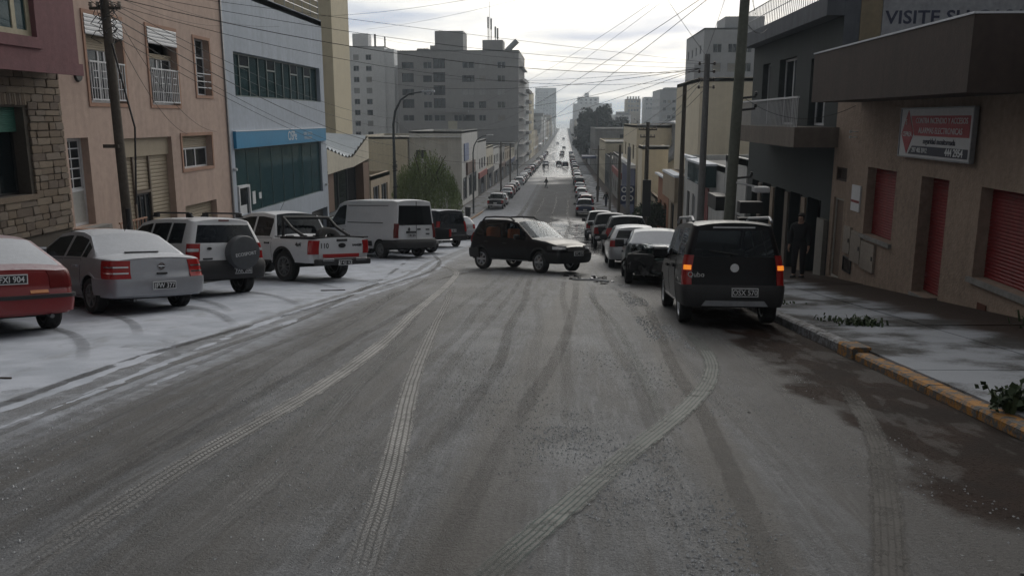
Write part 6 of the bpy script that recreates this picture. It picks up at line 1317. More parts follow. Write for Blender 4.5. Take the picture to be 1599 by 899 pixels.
s.wrap(.72, .24, .64, .90, 1, .014).local('tail_light', M_tail, t, True); bp = s.pcap(-.6, 1, .36, .60, .05, nu=16).local('bumper_remnant', M_crush, t, True); bl_ = s.pcap(-.9, .70, .64, .92, .012, nu=18, nz_=6).local('boot_lid', paint('teal_car_paint', (.025, .06, .058), .2, .4), t, True)
for o in list(t.children):
    if o.name.split('.')[0] in ('body', 'bumper_remnant', 'boot_lid', 'rear_window', 'side_window'): crush(o, .5 if 'window' in o.name else 1)
# the rest of the row
def kerb_car(sp, name, lab, pm, x, y, hd=0, style='five', group=None, rims=True, cat='car', plate=True, lights=(.7, .98), near=True, head=0):
    t = thing(name, lab, cat, group=group); place(t, x, y, hd, sp); sp.build(t, pm, M_carglass if near else M_cartint); put_wheels(sp, t, style, rims=rims)
    common(sp, t, pm, [], seats=False, mirrors=True)
    bar_lights(sp, t, lights[0], lights[1], .78, .12); sp.belt_wrap(.5, sp.zbr + .02, .62 if sp.H < 1.7 else .66, .03).local('bumper', pm if sp.H < 1.5 else M_blackp, t, True)
    if plate: b = MB(); p = sp.cap(0, .74); b.box((-.2, p.y - .02, .68), (.2, p.y + .02, .81)); b.local('number_plate', M_platew, t)
    return t
sv = paint('silver_hatch_paint', (.40, .41, .43), .6, .3); bk = MATS['black_car_paint']; dg = MATS['dark_grey_car_paint']
kerb_car(spec_hatch(), 'silver_hatchback', 'silver hatchback just ahead of the crashed sedan', sv, 2.35, 27.9, 0, lights=(.72, .93))
s = spec_suv(4.5, 1.84, 1.74, .36); kerb_car(s, 'dark_off_roader', 'dark off-roader with red lamps ahead of the silver hatchback at the right kerb', dg, 2.65, 35.2, 0, lights=(.85, 1.2))
def pickup_copy(lab, pm, x, y, hd=0, name='parked_pickup'):
    s = spec_pickup(); t = kerb_car(s, name, lab, pm, x, y, hd, cat='pickup', lights=(.74, 1.04)); MB().quad((-.86, .05, 1.10), (.86, .05, 1.10), (.86, 1.5, 1.10), (-.86, 1.5, 1.10)).local('bed_cover', M_blackp, t); MB().bbox((-.86, -.14, .46), (.86, -.01, .62), .03).local('step_bumper', M_chrome, t); return t
pickup_copy('black pickup ahead of the dark off-roader at the right kerb', bk, 2.45, 43.0)
pickup_copy('silver pickup with red lamps, farthest of the near group at the right kerb', sv, 2.3, 52.0)
pickup_copy('navy blue pickup parked alone on the right beyond the wet patch', paint('navy_paint', (.02, .03, .09), .4, .2), 2.15, 86.6)
pickup_copy('dark pickup leading the far row at the left kerb', dg, -7.95, 97.0)
# far rows: one prototype each, then copies with another coat of paint
cols_ = [('white', paint('far_white', (.5, .51, .52), .6, 0)), ('silver', sv), ('black', bk), ('red', paint('far_red', (.16, .02, .018), .4, .1)), ('dark grey', dg), ('blue', paint('far_blue', (.03, .05, .14), .4, .2)), ('beige', paint('far_beige', (.3, .27, .22), .4, .1))]
protos = {}
def copy_car(kind, lab, cname, pm, x, y, hd, group):
    if kind not in protos:
        sp = {'hatch': spec_hatch, 'suv': spec_suv, 'sedan': spec_sedan}[kind](); sp.nc = 12
        protos[kind] = (kerb_car(sp, 'parked_' + kind, lab, pm, x, y, hd, group=group, rims=False, near=False, lights=(.72, .95) if kind != 'suv' else (.82, 1.12)), sp); return protos[kind][0]
    src, sp = protos[kind]; r = src.copy(); COL.objects.link(r); tag(r, lab, 'car', group)
    for ch in src.children:
        c = ch.copy(); COL.objects.link(c); c.parent = r
        if ch.name.split('.')[0] == 'body' or (ch.name.startswith('bumper') and sp.H < 1.5):
            c.data = ch.data.copy(); c.data.materials[0] = pm
    place(r, x, y, hd, sp); return r
ordn = ['first', 'second', 'third', 'fourth', 'fifth', 'sixth', 'seventh', 'eighth', 'ninth', 'tenth', 'eleventh', 'twelfth', 'thirteenth', 'fourteenth', 'fifteenth', 'sixteenth', 'seventeenth', 'eighteenth', 'nineteenth', 'twentieth', 'twenty-first', 'twenty-second', 'twenty-third', 'twenty-fourth', 'twenty-fifth', 'twenty-sixth', 'twenty-seventh', 'twenty-eighth', 'twenty-ninth', 'thirtieth']
rf = random.Random(11)
def far_line(side, ys, x, first_cols):
    for i, y in enumerate(ys):
        kd = rf.choice(['hatch', 'hatch', 'suv', 'sedan']); ci = first_cols[i] if i < len(first_cols) else rf.randrange(7); cn, pm = cols_[ci]
        copy_car(kd, '%s car, %s in the row parked at the far %s kerb' % (cn, ordn[i], side), cn, pm, x + rf.uniform(-.12, .12), y, rf.uniform(-1.5, 1.5), 'cars parked along the far %s kerb' % side)
far_line('left', [103.5, 115.5, 121.8, 127.8, 133.5, 148, 154, 160, 166.5, 173, 180, 187, 195, 204, 212, 221, 230, 240, 252, 264, 277, 290, 305, 322, 340, 360], -7.95, [0, 4, 3, 4, 0, 1, 2, 4, 1])
far_line('right', [98.5, 105, 117, 130, 143, 152, 165, 178, 190, 205, 222, 240, 262, 290, 320, 355], 2.5, [3, 4, 1, 2, 2, 4])
for i, (x, y, hd, kd, ci, lb) in enumerate([(-5.2, 232, 180, 'suv', 4, 'dark car driving up the street in the left lane'), (-1.6, 238, 0, 'hatch', 2, 'dark car waiting at the far crossing, left of two'), (.2, 226, 0, 'suv', 4, 'dark car waiting at the far crossing, right of two'), (-1.2, 330, 0, 'sedan', 4, 'dark car on the glistening road past the crossing'), (-1.0, 352, 0, 'suv', 2, 'black car close behind another on the glistening road'), (-.4, 430, 0, 'hatch', 4, 'small dark car far down the glistening road'), (-4.4, 520, 180, 'sedan', 2, 'tiny dark car near the end of the street'), (-1, 640, 0, 'suv', 4, 'tiniest car before the shore')]):
    copy_car(kd, lb, cols_[ci][0], cols_[ci][1], x, y, hd, 'cars moving on the far road')
# ------------------------------------------------------------------ trees and plants
def leaf_mat(name, c):
    m = pmat(name, c, .7, var=.45, scale=1.2); return m
M_bark = pmat('bark', (.07, .055, .045), .95, var=.3, bump=.8, bscale=15)
def leaves(b, pts, size, asp, rg, droop=0.):
    for p in pts:
        a = Vector((rg.gauss(0, 1), rg.gauss(0, 1), rg.gauss(0, 1) - droop * 3)).normalized(); c = a.orthogonal().normalized(); c.rotate(Matrix.Rotation(rg.uniform(0, 6.28), 3, a))
        s_ = size * rg.uniform(.6, 1.4); u, v = a * s_, c * s_ * asp; p = Vector(p); b.add([p - v*.2, p + u*.5 - v, p + u, p + u*.5 + v], [(0, 1, 2, 3)])
def willow(x, y, h, w):
    rg = random.Random(4); z0 = road_z(y) + .14; t = thing('willow_tree', 'drooping green willow tree in front of the cream warehouse', 'tree', (x, y, z0)); b = MB()
    tr = [(x, y, z0 - .2), (x + .1, y, z0 + 1.2), (x - .05, y + .1, z0 + 2.4)]; b.tube(tr, [.24, .18, .15], 8); tips = []
    for i in range(9):
        a = i * 2.4; q = [(x - .05, y + .1, z0 + 2.2), (x + math.cos(a) * .6, y + math.sin(a) * .6, z0 + 3.6 + rg.uniform(-.3, .5)), (x + math.cos(a) * w * .30, y + math.sin(a) * w * .3, z0 + h * rg.uniform(.75, .93))]; b.tube(q, [.11, .07, .03], 6); tips.append(q[2])
    b.build('trunk', M_bark, t, True); b = MB()
    for i in range(1050):
        a = rg.uniform(0, 6.283); rr = math.sqrt(rg.random()); R0 = w / 2 * rr; px, py = x + R0 * math.cos(a), y + R0 * math.sin(a)
        lob = .5 + .5 * math.sin(a * 3 + 1.0) * math.sin(a * 2 + .4); ztop = z0 + h * (1 - (.34 + .16 * lob) * rr ** 2.0) * rg.uniform(.82, 1.02); ln = rg.uniform(.35, .95) * (ztop - z0 - .7); n = int(ln / .14); sx, sy = math.cos(a) * .35, math.sin(a) * .35; pts = []
        clump = math.sin(a * 5 + rr * 3)
        if clump < -.5 and rg.random() < .7: continue
        for k in range(n):
            f = k / max(n, 1); pts.append((px + sx * f + rg.gauss(0, .04), py + sy * f + rg.gauss(0, .04), ztop - ln * f))
        leaves(b, pts, .20, .16, rg, 1.2)
    b.build('crown', leaf_mat('willow_leaves', (.15, .195, .075)), t)
willow(-10.4, 63, 6.1, 4.9)
def broad_tree(x, y, h, w, lab, col, seed, n=2600, size=.5, name='street_tree', conifer=False):
    rg = random.Random(seed); z0 = road_z(y); t = thing(name, lab, 'tree', (x, y, z0), 'trees on the right of the far street'); b = MB(); b.tube([(x, y, z0 - .3), (x, y, z0 + h * .45), (x, y, z0 + h * .9)], [w*.05, w*.035, .05], 7)
    for i in range(5): a = i * 1.3; b.tube([(x, y, z0 + h*.3), (x + math.cos(a)*w*.3, y + math.sin(a)*w*.3, z0 + h*.6)], [w*.02, .04], 5)
    b.build('trunk', M_bark, t, True); b = MB(); cl = [(rg.uniform(-.42, .42) * w, rg.uniform(-.42, .42) * w, rg.uniform(.22, .9)) for _ in range(24)]; pts = []
    for i in range(n):
        c = rg.choice(cl); k = (1.05 - c[2]) if conifer else 1; r0 = w * .19 * (k + .2); v = Vector((rg.gauss(0, 1), rg.gauss(0, 1), rg.gauss(0, 1))).normalized() * r0 * rg.random() ** .4; pts.append((x + c[0] * k + v.x, y + c[1] * k + v.y, z0 + c[2] * h + v.z))
    leaves(b, pts, size, .45, rg); b.build('crown', leaf_mat(lab[:18].replace(' ', '_'), col), t)
broad_tree(9.6, 256, 17.5, 11, 'dark evergreen tree overhanging the far street on the right', (.022, .034, .022), 1, 7000, .9)
broad_tree(7.0, 268, 13.5, 7, 'dark evergreen tree closest to the road on the far right', (.022, .032, .022), 2, 5000, .8)
broad_tree(15.0, 262, 14, 8, 'dark bare looking tree right of the evergreens', (.035, .04, .03), 3, 4000, .8)
broad_tree(22.0, 300, 15, 9, 'thin leafless tree before the skyline blocks', (.05, .045, .04), 5, 900, .5)
def bush(x, y, h, w, lab, col, seed, n=900, size=.16, z=None, group=None):
    rg = random.Random(seed); z0 = (road_z(y) + .15) if z is None else z; t = thing('bush', lab, 'plant', (x, y, z0), group); b = MB()
    for i in range(7): a = i * .9; b.tube([(x, y, z0 - .05), (x + math.cos(a)*w*.25, y + math.sin(a)*w*.25, z0 + h*.6)], [.02, .008], 5)
    b.build('stems', M_bark, t); b = MB(); pts = []
    for i in range(n): v = Vector((rg.gauss(0, 1), rg.gauss(0, 1), rg.gauss(0, 1))).normalized() * rg.random() ** .35; pts.append((x + v.x*w/2, y + v.y*w/2, z0 + h*.55 + v.z*h*.45))
    leaves(b, pts, size, .4, rg); b.build('foliage', leaf_mat('leaf_%d' % seed, col), t)
bush(6.3, 60.5, 2.2, 2.6, 'dark green bush on the pavement beside the brick front', (.035, .055, .028), 21, 1800, .2)
bush(FL + 1.5, 20.0, 1.2, 1.6, 'clipped shrub at the foot of the stone faced house', (.035, .05, .03), 22, 900, .12)
def weed(x, y, n, h, lab, seed, spread=.25, leafy=False):
    rg = random.Random(seed); z0 = road_z(y) + .13 + .018 * (x - KR); t = thing('weed', lab, 'plant', (x, y, z0), 'weeds on the right pavement'); b = MB()
    for i in range(n):
        a = rg.uniform(0, 6.28); l_ = h * rg.uniform(.4, 1.1); o = Vector((x + rg.gauss(0, spread * .5), y + rg.gauss(0, spread * .35), z0 - .01)); d = Vector((math.cos(a), math.sin(a), 0)) * l_ * rg.uniform(.3, .9); sd_ = Vector((-math.sin(a), math.cos(a), 0)) * .016
        m_ = o + d * .45 + Vector((0, 0, l_ * .7)); e_ = o + d + Vector((0, 0, l_ * rg.uniform(.5, .95)))
        b.add([o - sd_, o + sd_, m_ + sd_, m_ - sd_, e_], [(0, 1, 2, 3), (3, 2, 4)])
        if leafy: leaves(b, [m_, e_, (m_ + e_) / 2], .06, .45, rg)
    b.build('leaves', leaf_mat('weed_green', (.045, .07, .03)), t)
weed(4.5, 12.45, 150, .15, 'grass tuft growing in the pavement joint near the white kerb', 31, .26)
weed(4.2, 12.9, 40, .10, 'low sprig beside the grass tuft by the kerb', 35, .35)
weed(6.95, 12.2, 110, .22, 'grass tuft at the right edge against the wall', 32, .3)
weed(3.78, 6.85, 60, .22, 'leafy weed sprouting behind the yellow kerb', 33, .16, True)
weed(4.0, 15.6, 50, .10, 'sparse weeds beside the black car on the pavement', 34, .35)

# ------------------------------------------------------------------ poles, lamps and wires
M_pole = pmat('grey_concrete_pole', (.20, .20, .20), .85, var=.2, scale=3, bump=.3, streak=.5); M_wood = pmat('weathered_wood_pole', (.10, .085, .07), .9, var=.3, scale=3, bump=.5, streak=.4); M_pgreen = pmat('mossy_concrete_pole', (.13, .14, .115), .85, var=.25, scale=3, bump=.3, streak=.5)
def gz(x, y): return road_z(y) + (.14 if (x > KR or x < KL) else 0)
def insul(b, p): b.lathe([(0, -.05), (.03, -.05), (.045, -.01), (.03, .02), (.04, .05), (0, .07)], p, 'z', 8)
def pole(x, y, top, r0, r1, mat, lab, arms=(), lean=(0, 0), group='utility poles', extra=None, n=12):
    z0 = gz(x, y); t = thing('utility_pole', lab, 'utility pole', (x, y, z0), group); P = lambda f: (x + lean[0] * f, y + lean[1] * f, z0 + (top - z0) * f)
    MB().tube([(x, y, z0 - .3), P(.35), P(.7), P(1)], [r0, r0 * .85 + r1 * .15, r0 * .4 + r1 * .6, r1], n).build('shaft', mat, t, True)
    for (z, half, ang) in arms:
        c, s_ = math.cos(ang), math.sin(ang); f = (z - z0) / (top - z0); q = P(f); b = MB(); b.tube([(q[0] - c*half, q[1] - s_*half, z), (q[0] + c*half, q[1] + s_*half, z)], .035, 6); a = b.build('crossarm', M_wood if mat is not M_pole else M_grey, t)
        b = MB()
        for k in (-1, -.5, .5, 1): insul(b, (q[0] + c*half*k*.93, q[1] + s_*half*k*.93, z + .08))
        b.build('insulators', pmat('porcelain', (.30, .26, .22), .3), a)
    return t
pL = pole(-9.95, 18.4, 6.6, .11, .085, M_wood, 'weathered utility pole with tangled cables in front of the peach house', [(4.05, .35, 0)], (-.12, 0))
b = MB(); rg = random.Random(8)
for i in range(26):
    z = rg.uniform(3.2, 4.5); a = rg.uniform(0, 6.28); r_ = rg.uniform(.18, .42); b.tube([(-10.0 + math.cos(a + k*.7) * r_ * (.5 + .5 * math.sin(k)), 18.35 + math.sin(a + k*.7) * r_ * .6, z + .12 * k - .02 * k * k * rg.random()) for k in range(6)], .009, 4)
b.build('cable_tangle', M_black, pL); b = MB(); b.tube([(-9.9, 18.3, 3.3), (-9.55, 18.3, 1.5), (-9.65, 18.25, -.2)], .022, 6); b.tube([(-9.88, 18.28, -.3), (-9.88, 18.28, -1.0)], .05, 8); b.build('hanging_cable', M_black, pL)
MB().box((-10.3, 18.25, 1.05), (-9.95, 18.32, 1.13)).build('bracket', M_wood, pL)
pA = pole(4.35, 22.4, 8.0, .145, .105, M_pgreen, 'tall mossy concrete pole nearest the black car on the right pavement', [(6.4, .5, 0)], (.22, 0))
for z, s_ in ((2.2, 1), (1.9, 1), (.15, 1)): b = MB(); b.tube([(4.45, 22.4, z), (4.45 + .45 * s_, 22.35, z + .05)], .03, 6); insul(b, (4.45 + .45 * s_, 22.35, z + .12)); b.build('bracket', M_black, pA)
b = MB(); b.tube([(4.5, 22.3, .05), (5.15, 22.3, -.08)], .025, 6); b.bbox((4.95, 22.1, -.2), (5.35, 22.5, -.05), .03); b.build('street_light', M_white, pA)
bx_ = MB(); bx_.box((4.62, 22.2, -.75), (5.2, 22.6, -.45)); bx_.box((4.62, 22.25, -.95), (5.2, 22.55, -.88)); bx_.build('fuse_shelf', M_black, pA)
pB = pole(4.6, 28.4, 3.75, .125, .09, M_pole, 'pale concrete pole with side insulators between the mossy pole and the bay house', [])
b = MB()
for z in (3.45, 3.2, 2.95, 2.7):
    for s_ in (-1, 1): b.tube([(4.6, 28.4, z), (4.6 + s_ * .22, 28.4, z)], .012, 5); insul(b, (4.6 + s_ * .24, 28.4, z))
b.build('insulators', pmat('dark_porcelain', (.06, .04, .035), .3), pB)
pB2 = pole(4.75, 34.5, 3.0, .10, .08, M_wood, 'slender wooden pole just behind the pale concrete pole', [])
pC = pole(4.5, 46.5, 1.5, .13, .10, M_wood, 'dark wooden pole standing before the ochre wall', [(1.1, .5, 0), (.7, .4, 0)]); b = MB(); b.tube([(4.5, 46.5, 1.3), (5.1, 46.4, 1.5), (5.5, 46.3, 1.5)], .03, 6); b.bbox((5.3, 46.2, 1.42), (5.9, 46.4, 1.52), .02); b.build('street_light', M_white, pC)
MB().bbox((4.3, 46.2, -3.6), (4.75, 46.4, -1.6), .03).build('meter_cabinet', M_black, pC)
pole(4.4, 58, -.2, .15, .12, M_pole, 'grey pole left of the dark wooden pole on the right pavement', [])
pole(4.3, 66, -.3, .12, .1, M_wood, 'brown pole before the blue shop', [])
pole(4.3, 79, -1.4, .12, .1, M_pole, 'thin grey pole left of the brown pole on the right', [])
pole(4.3, 108, -1.7, .14, .1, M_wood, 'distant wooden pole by the beige hall', [(-2.2, .8, 0)])
pole(-9.7, 128, -1.8, .14, .1, M_wood, 'distant wooden pole by the white shops on the left', [(-2.3, .8, 0)])
pole(-9.7, 150, -2.6, .14, .1, M_wood, 'farthest wooden pole by the white shops on the left', [(-3.0, .8, 0)])
def lamp_post(x, y, h, reach, lab, cab=True):
    z0 = gz(x, y); t = thing('street_lamp', lab, 'street lamp', (x, y, z0), 'curved street lamps on the left pavement'); P = [(x, y, z0 - .2), (x, y, z0 + h * .45), (x, y, z0 + h * .78), (x + .12, y, z0 + h * .87), (x + .45, y, z0 + h * .945), (x + .95, y, z0 + h * .985), (x + reach, y, z0 + h)]
    MB().tube(P, [.11, .09, .07, .06, .055, .05, .045], 10).build('post', pmat('green_grey_steel', (.07, .08, .085), .5, .4), t, True)
    b = MB(); b.bbox((x + reach - .1, y - .13, z0 + h - .05), (x + reach + .62, y + .13, z0 + h + .07), .04); hd_ = b.build('lamp_head', pmat('lamp_head_grey', (.40, .42, .45), .4), t, True); b = MB(); b.lathe([(0, -.13), (.09, -.1), (.13, 0)], (x + reach + .28, y, z0 + h - .05), 'z', 12); b.build('lens', M_clearl, hd_, True)
    b = MB(); rg = random.Random(int(y))
    for i in range(9 if cab else 0): z = z0 + h * rg.uniform(.35, .7); b.tube([(x - .1, y - .1, z), (x + .18, y - .12, z + .05), (x + .1, y + .1, z + .1)], .02, 4)
    if b.v: b.build('cable_ties', M_black, t)
    return t
lamp_post(-9.6, 47, 8.3, 1.75, 'tall curved street lamp with frosted head before the willow tree')
lamp_post(-9.6, 88, 8.2, 1.5, 'second curved street lamp farther down the left pavement', False)
lamp_post(-9.6, 172, 8.0, 1.5, 'third curved street lamp, smallest on the left pavement', False)
# wires
_wl = {}
_hi = ['topmost', 'second from the top', 'third from the top', 'fourth from the top', 'lowest']
def wire(a, c, sag, r, lab, group='overhead cables', n=14):
    k_ = _wl.get(lab, 0); _wl[lab] = k_ + 1
    if lab in (X1, X2, X3, X4, X5, X7, X8): lab = lab + ', ' + _hi[min(k_, 4)]
    a, c = Vector(a), Vector(c); P = []
    for i in range(n + 1): t = i / n; p = a.lerp(c, t); p.z -= sag * 4 * t * (1 - t); P.append(p)
    o = MB().tube(P, r * .62, 4, False).build('overhead_cable', pmat('cable_black', (.012, .012, .013), .6), None); tag(o, lab, 'cable', group)
A_ = (-9.95, 18.4); X1 = 'cable across the street from left pole to pale pole'; X2 = 'cable along the left pavement from pole to curved lamp'; X3 = 'cable from the pale pole to the left roofs'; X4 = 'cable from above down to the right poles'; X5 = 'cable from the mossy pole to the left roofs'; X7 = 'cable before the peach house'; X8 = 'cable sagging between the two curved lamps'
for z0, z1, sg_, r_ in ((4.45, 3.45, .35, .011), (4.3, 3.2, .55, .016), (4.15, 2.95, .75, .011), (4.5, 3.5, .05, .009)): wire((A_[0], A_[1], z0), (4.45, 28.4, z1), sg_, r_, X1, 'cables across the street')
for z0, z1, sg_, r_ in ((4.2, 1.7, .5, .013), (4.1, 1.2, .6, .013), (3.9, .2, .5, .018), (3.7, -.4, .6, .012), (3.5, -.9, .45, .012)): wire((A_[0], A_[1], z0), (-9.6, 47, z1), sg_, r_, X2, 'cables along the left pavement')
for z0, z1 in ((1.6, -.5), (.9, -1.1), (-.2, -1.6)): wire((-9.6, 47, z0), (-9.6, 88, z1 - .8), .7, .014, X8, 'cables between the lamps')
for e_, sg_, r_ in (((-12.2, 62, 5.0), .5, .012), ((-12.0, 52, 4.0), .6, .016), ((-12.0, 99, .5), .8, .014), ((-12.0, 75, 3.0), .9, .014), ((-14, 62, 7.5), .4, .012)): wire((4.4, 28.4, 3.3), e_, sg_, r_, X3, 'cables fanning from the pale pole')
for a, e_, sg_ in (((-2.0, 8, 7.2), (4.55, 28.4, 3.7), .2), ((1.5, 10, 7.0), (4.45, 22.4, 6.4), .1), ((3.2, 12, 7.2), (4.5, 28.4, 3.55), .15)): wire(a, e_, sg_, .010, X4, 'cables from above the camera')
for e_, sg_ in (((-14.5, 62, 8.0), .35), ((-12.2, 99, 3.0), .9), ((-12.2, 140, 3.0), 1.0), ((-12, 42, 6.6), .4)): wire((4.55, 22.4, 6.2), e_, sg_, .011, X5, 'high cables from the mossy pole')
for e_, lb in (((-12.2, 120, .5), 'faint cable from low on the mossy pole to the white shops'), ((-9.7, 128, -2.2), 'faint cable from the mossy pole to the distant left pole')): wire((4.5, 22.4, 5.4), e_, .8, .016, lb)
for a, e_, lb in (((2.4, 6, 6.6), (4.5, 22.4, 5.2), 'cable dropping steeply onto the mossy pole from above'), ((4.55, 28.4, 3.0), (4.3, 108, -2.1), 'cable running down the right pavement from the pale pole'), ((4.65, 28.4, 2.75), (4.5, 46.5, 1.2), 'lower cable between pale pole and dark wooden pole'), ((4.5, 22.4, 4.2), (FR - .1, 30.5, 4.9), 'short cable from the mossy pole to the cornice of the green house')): wire(a, e_, .35, .013, lb)
X6 = 'thick cable crossing the street low beyond the willow tree'
wire((-9.6, 64, -1.45), (4.4, 58, -1.3), .25, .02, X6)
wire((4.5, 46.5, 1.0), (4.6, 28.4, 3.1), .3, .012, 'cable between the dark wooden pole and the pale concrete pole'); wire((4.5, 46.5, .7), (4.35, 58, -.3), .3, .012, 'cable between the dark wooden pole and the next grey pole')
for z in (5.9, 5.6, 2.3): wire((4.5, 22.4, z), (FR - .1, 33.0 if z > 3 else 21.2, 5.5 if z > 3 else 2.0), .15 if z > 3 else .45, .012, ('cable from the mossy pole to the roof railing of the green house, %s of two' % ('upper' if z > 5.7 else 'lower')) if z > 3 else 'pale cable looping from the mossy pole to the brown canopy', 'cables at the green house' if z > 3 else None)
for a, e_, sg_ in (((-9.9, -6, 8.0), (-9.95, 18.4, 4.6), .2), ((-10.0, 18.4, 4.4), (-12.1, 30, 4.9), .2), ((-10.0, 18.4, 4.6), (-12.1, 36, 5.5), .3), ((-10, 18.4, 4.3), (-12.15, 28.9, 1.25), .7), ((-10, 18.4, 3.9), (-12.15, 26.6, 1.2), .5)): wire(a, e_, sg_, .010, X7, 'cables before the peach house')

# ------------------------------------------------------------------ people
M_skin = pmat('skin', (.36, .22, .16), .6, var=.06); M_hair = pmat('dark_hair', (.02, .016, .013), .7)
def person(x, y, face_dir, h, lab, cj, ct, pose='stand', name='person', group=None, z=None):
    """one skinned body over a joint skeleton; jacket and trousers are fitted shells grown from the same skeleton"""
    k = h / 1.75; t = thing(name, lab, 'person', (x, y, gz(x, y) + .02 if z is None else z), group); t.rotation_euler = (0, 0, face_dir)
    sw = .30 if pose == 'walk' else .03
    J = {'pel': (0, 0, .95), 'bel': (0, .005, 1.10), 'che': (0, .0, 1.30), 'nb': (0, -.01, 1.46), 'nk': (0, .01, 1.54), 'hd': (0, .03, 1.63), 'ht': (0, .025, 1.70)}; Ed = [('pel', 'bel'), ('bel', 'che'), ('che', 'nb'), ('nb', 'nk'), ('nk', 'hd'), ('hd', 'ht')]
    Rd = {'pel': (.155, .115), 'bel': (.15, .11), 'che': (.175, .12), 'nb': (.10, .08), 'nk': (.056, .06), 'hd': (.080, .100), 'ht': (.065, .08)}
    for sg, n in ((-1, 'l'), (1, 'r')):
        f = sw * sg; J.update({'hip' + n: (.095*sg, 0, .90), 'kn' + n: (.10*sg, f*.45 + .03, .50), 'an' + n: (.105*sg, f, .09 + (.05 if f < 0 and pose == 'walk' else 0)), 'to' + n: (.115*sg, f + .17, .035),
            'sh' + n: (.185*sg, -.01, 1.42), 'el' + n: (.25*sg, -f*.35 - .03, 1.14), 'wr' + n: (.26*sg, -f*.6 + .08, .90), 'pa' + n: (.262*sg, -f*.6 + .11, .82)})
        Rd.update({'hip' + n: (.092, .095), 'kn' + n: (.062, .066), 'an' + n: (.042, .048), 'to' + n: (.04, .03), 'sh' + n: (.062, .062), 'el' + n: (.046, .046), 'wr' + n: (.028, .032), 'pa' + n: (.022, .038)})
        Ed += [('pel', 'hip' + n), ('hip' + n, 'kn' + n), ('kn' + n, 'an' + n), ('an' + n, 'to' + n), ('nb', 'sh' + n), ('sh' + n, 'el' + n), ('el' + n, 'wr' + n), ('wr' + n, 'pa' + n)]
        for q, (dy, ln) in enumerate(((.030, .075), (.011, .085), (-.008, .080), (-.026, .065), (.045, .045))):
            p = J['pa' + n]; a_ = 'f%d%s' % (q, n); J[a_] = (p[0], p[1] + dy, p[2] - .02); J[a_ + 'm'] = (p[0] - .008*sg, p[1] + dy*1.15 + .012, p[2] - .02 - ln*.6); J[a_ + 'e'] = (p[0] - .022*sg, p[1] + dy*1.15 + .016, p[2] - .02 - ln)
            for e_ in ('', 'm', 'e'): Rd[a_ + e_] = (.0095, .0095)
            Ed += [('pa' + n, a_), (a_, a_ + 'm'), (a_ + 'm', a_ + 'e')]
    def grow(nm, keys, grow_by, mat, lev=2):
        ks = [q for q in J if keys(q)]; ix = {q: i for i, q in enumerate(ks)}; me = bpy.data.meshes.new(nm); me.from_pydata([tuple(c*k for c in J[q]) for q in ks], [(ix[a], ix[b_]) for a, b_ in Ed if a in ix and b_ in ix], []); o = bpy.data.objects.new(nm, me); COL.objects.link(o)
        m = o.modifiers.new('Skin', 'SKIN'); m.use_smooth_shade = True
        for i, q in enumerate(ks): me.skin_vertices[0].data[i].radius = tuple((v + grow_by) * k for v in Rd[q])
        me.skin_vertices[0].data[0].use_root = True; ss = o.modifiers.new('Sub', 'SUBSURF'); ss.levels = lev; ss.render_levels = lev
        r = bpy.data.meshes.new_from_object(o.evaluated_get(bpy.context.evaluated_depsgraph_get())); bpy.data.objects.remove(o); r.materials.clear(); r.materials.append(mat); return link(nm, r, t)
    Rb = dict(Rd)
    for q in ('pel', 'bel', 'che', 'hipl', 'hipr', 'knl', 'knr', 'shl', 'shr', 'ell', 'elr'): Rd[q] = tuple(v * .78 for v in Rd[q])
    grow('body', lambda q: True, 0, M_skin); Rd.update(Rb)
    grow('jacket', lambda q: q in ('pel', 'bel', 'che', 'nb', 'nk') or q[:3] == 'hip' or q[:2] in ('sh', 'el', 'wr'), .03, cj)
    grow('trousers', lambda q: q in ('pel', 'bel') or q[:3] == 'hip' or q[:2] in ('kn', 'an'), .016, ct)
    b = MB(); b.lathe([(0, .105), (.06, .095), (.092, .05), (.10, 0), (.095, -.06), (.07, -.10)], (0, .012*k, 1.675*k), 'z', 14); b.v = [(v[0]*k, (v[1] + .0)*1.1 - .02, v[2]) for v in b.v]; b.v = [(v[0], min(v[1], .055*k) if v[2] < 1.70*k else v[1], v[2]) for v in b.v]; b.local('hair', M_hair, t, True)
    b = MB(); b.add([(0, .145*k, 1.60*k), (-.014*k, .125*k, 1.595*k), (.014*k, .125*k, 1.595*k), (0, .12*k, 1.64*k)], [(0, 1, 3), (0, 3, 2), (0, 2, 1)])
    for sg in (-1, 1): b.lathe([(0, .008), (.012, .004), (.014, 0)], (sg*.032*k, .118*k, 1.645*k), 'y', 8)
    b.bbox((-.024*k, .118*k, 1.565*k), (.024*k, .130*k, 1.572*k), .002); b.local('face_features', pmat('face_dark', (.16, .08, .06), .6), t)
    for sg, n in ((-1, 'l'), (1, 'r')): a_ = J['an' + n]; b = MB(); b.bbox(((a_[0] - .05)*k, (a_[1] - .09)*k, (a_[2] - .09)*k), ((a_[0] + .05)*k, (a_[1] + .2)*k, (a_[2] + .01)*k), .025); b.local('shoe', M_blackp, t, True)
    return t
cl_d = pmat('dark_jacket_cloth', (.014, .015, .018), .9, var=.2); cl_n = pmat('dark_trouser_cloth', (.018, .018, .022), .9, var=.2); cl_g = pmat('grey_coat_cloth', (.05, .05, .055), .9); cl_j = pmat('denim_cloth', (.03, .04, .07), .9)
person(6.25, 22.3, R(150), 1.72, 'person in dark clothes standing in the doorway shade of the green house', cl_d, cl_n)
person(-3.0, 139, R(60), 1.75, 'person in dark clothes walking across the wet street', cl_d, cl_n, 'walk')
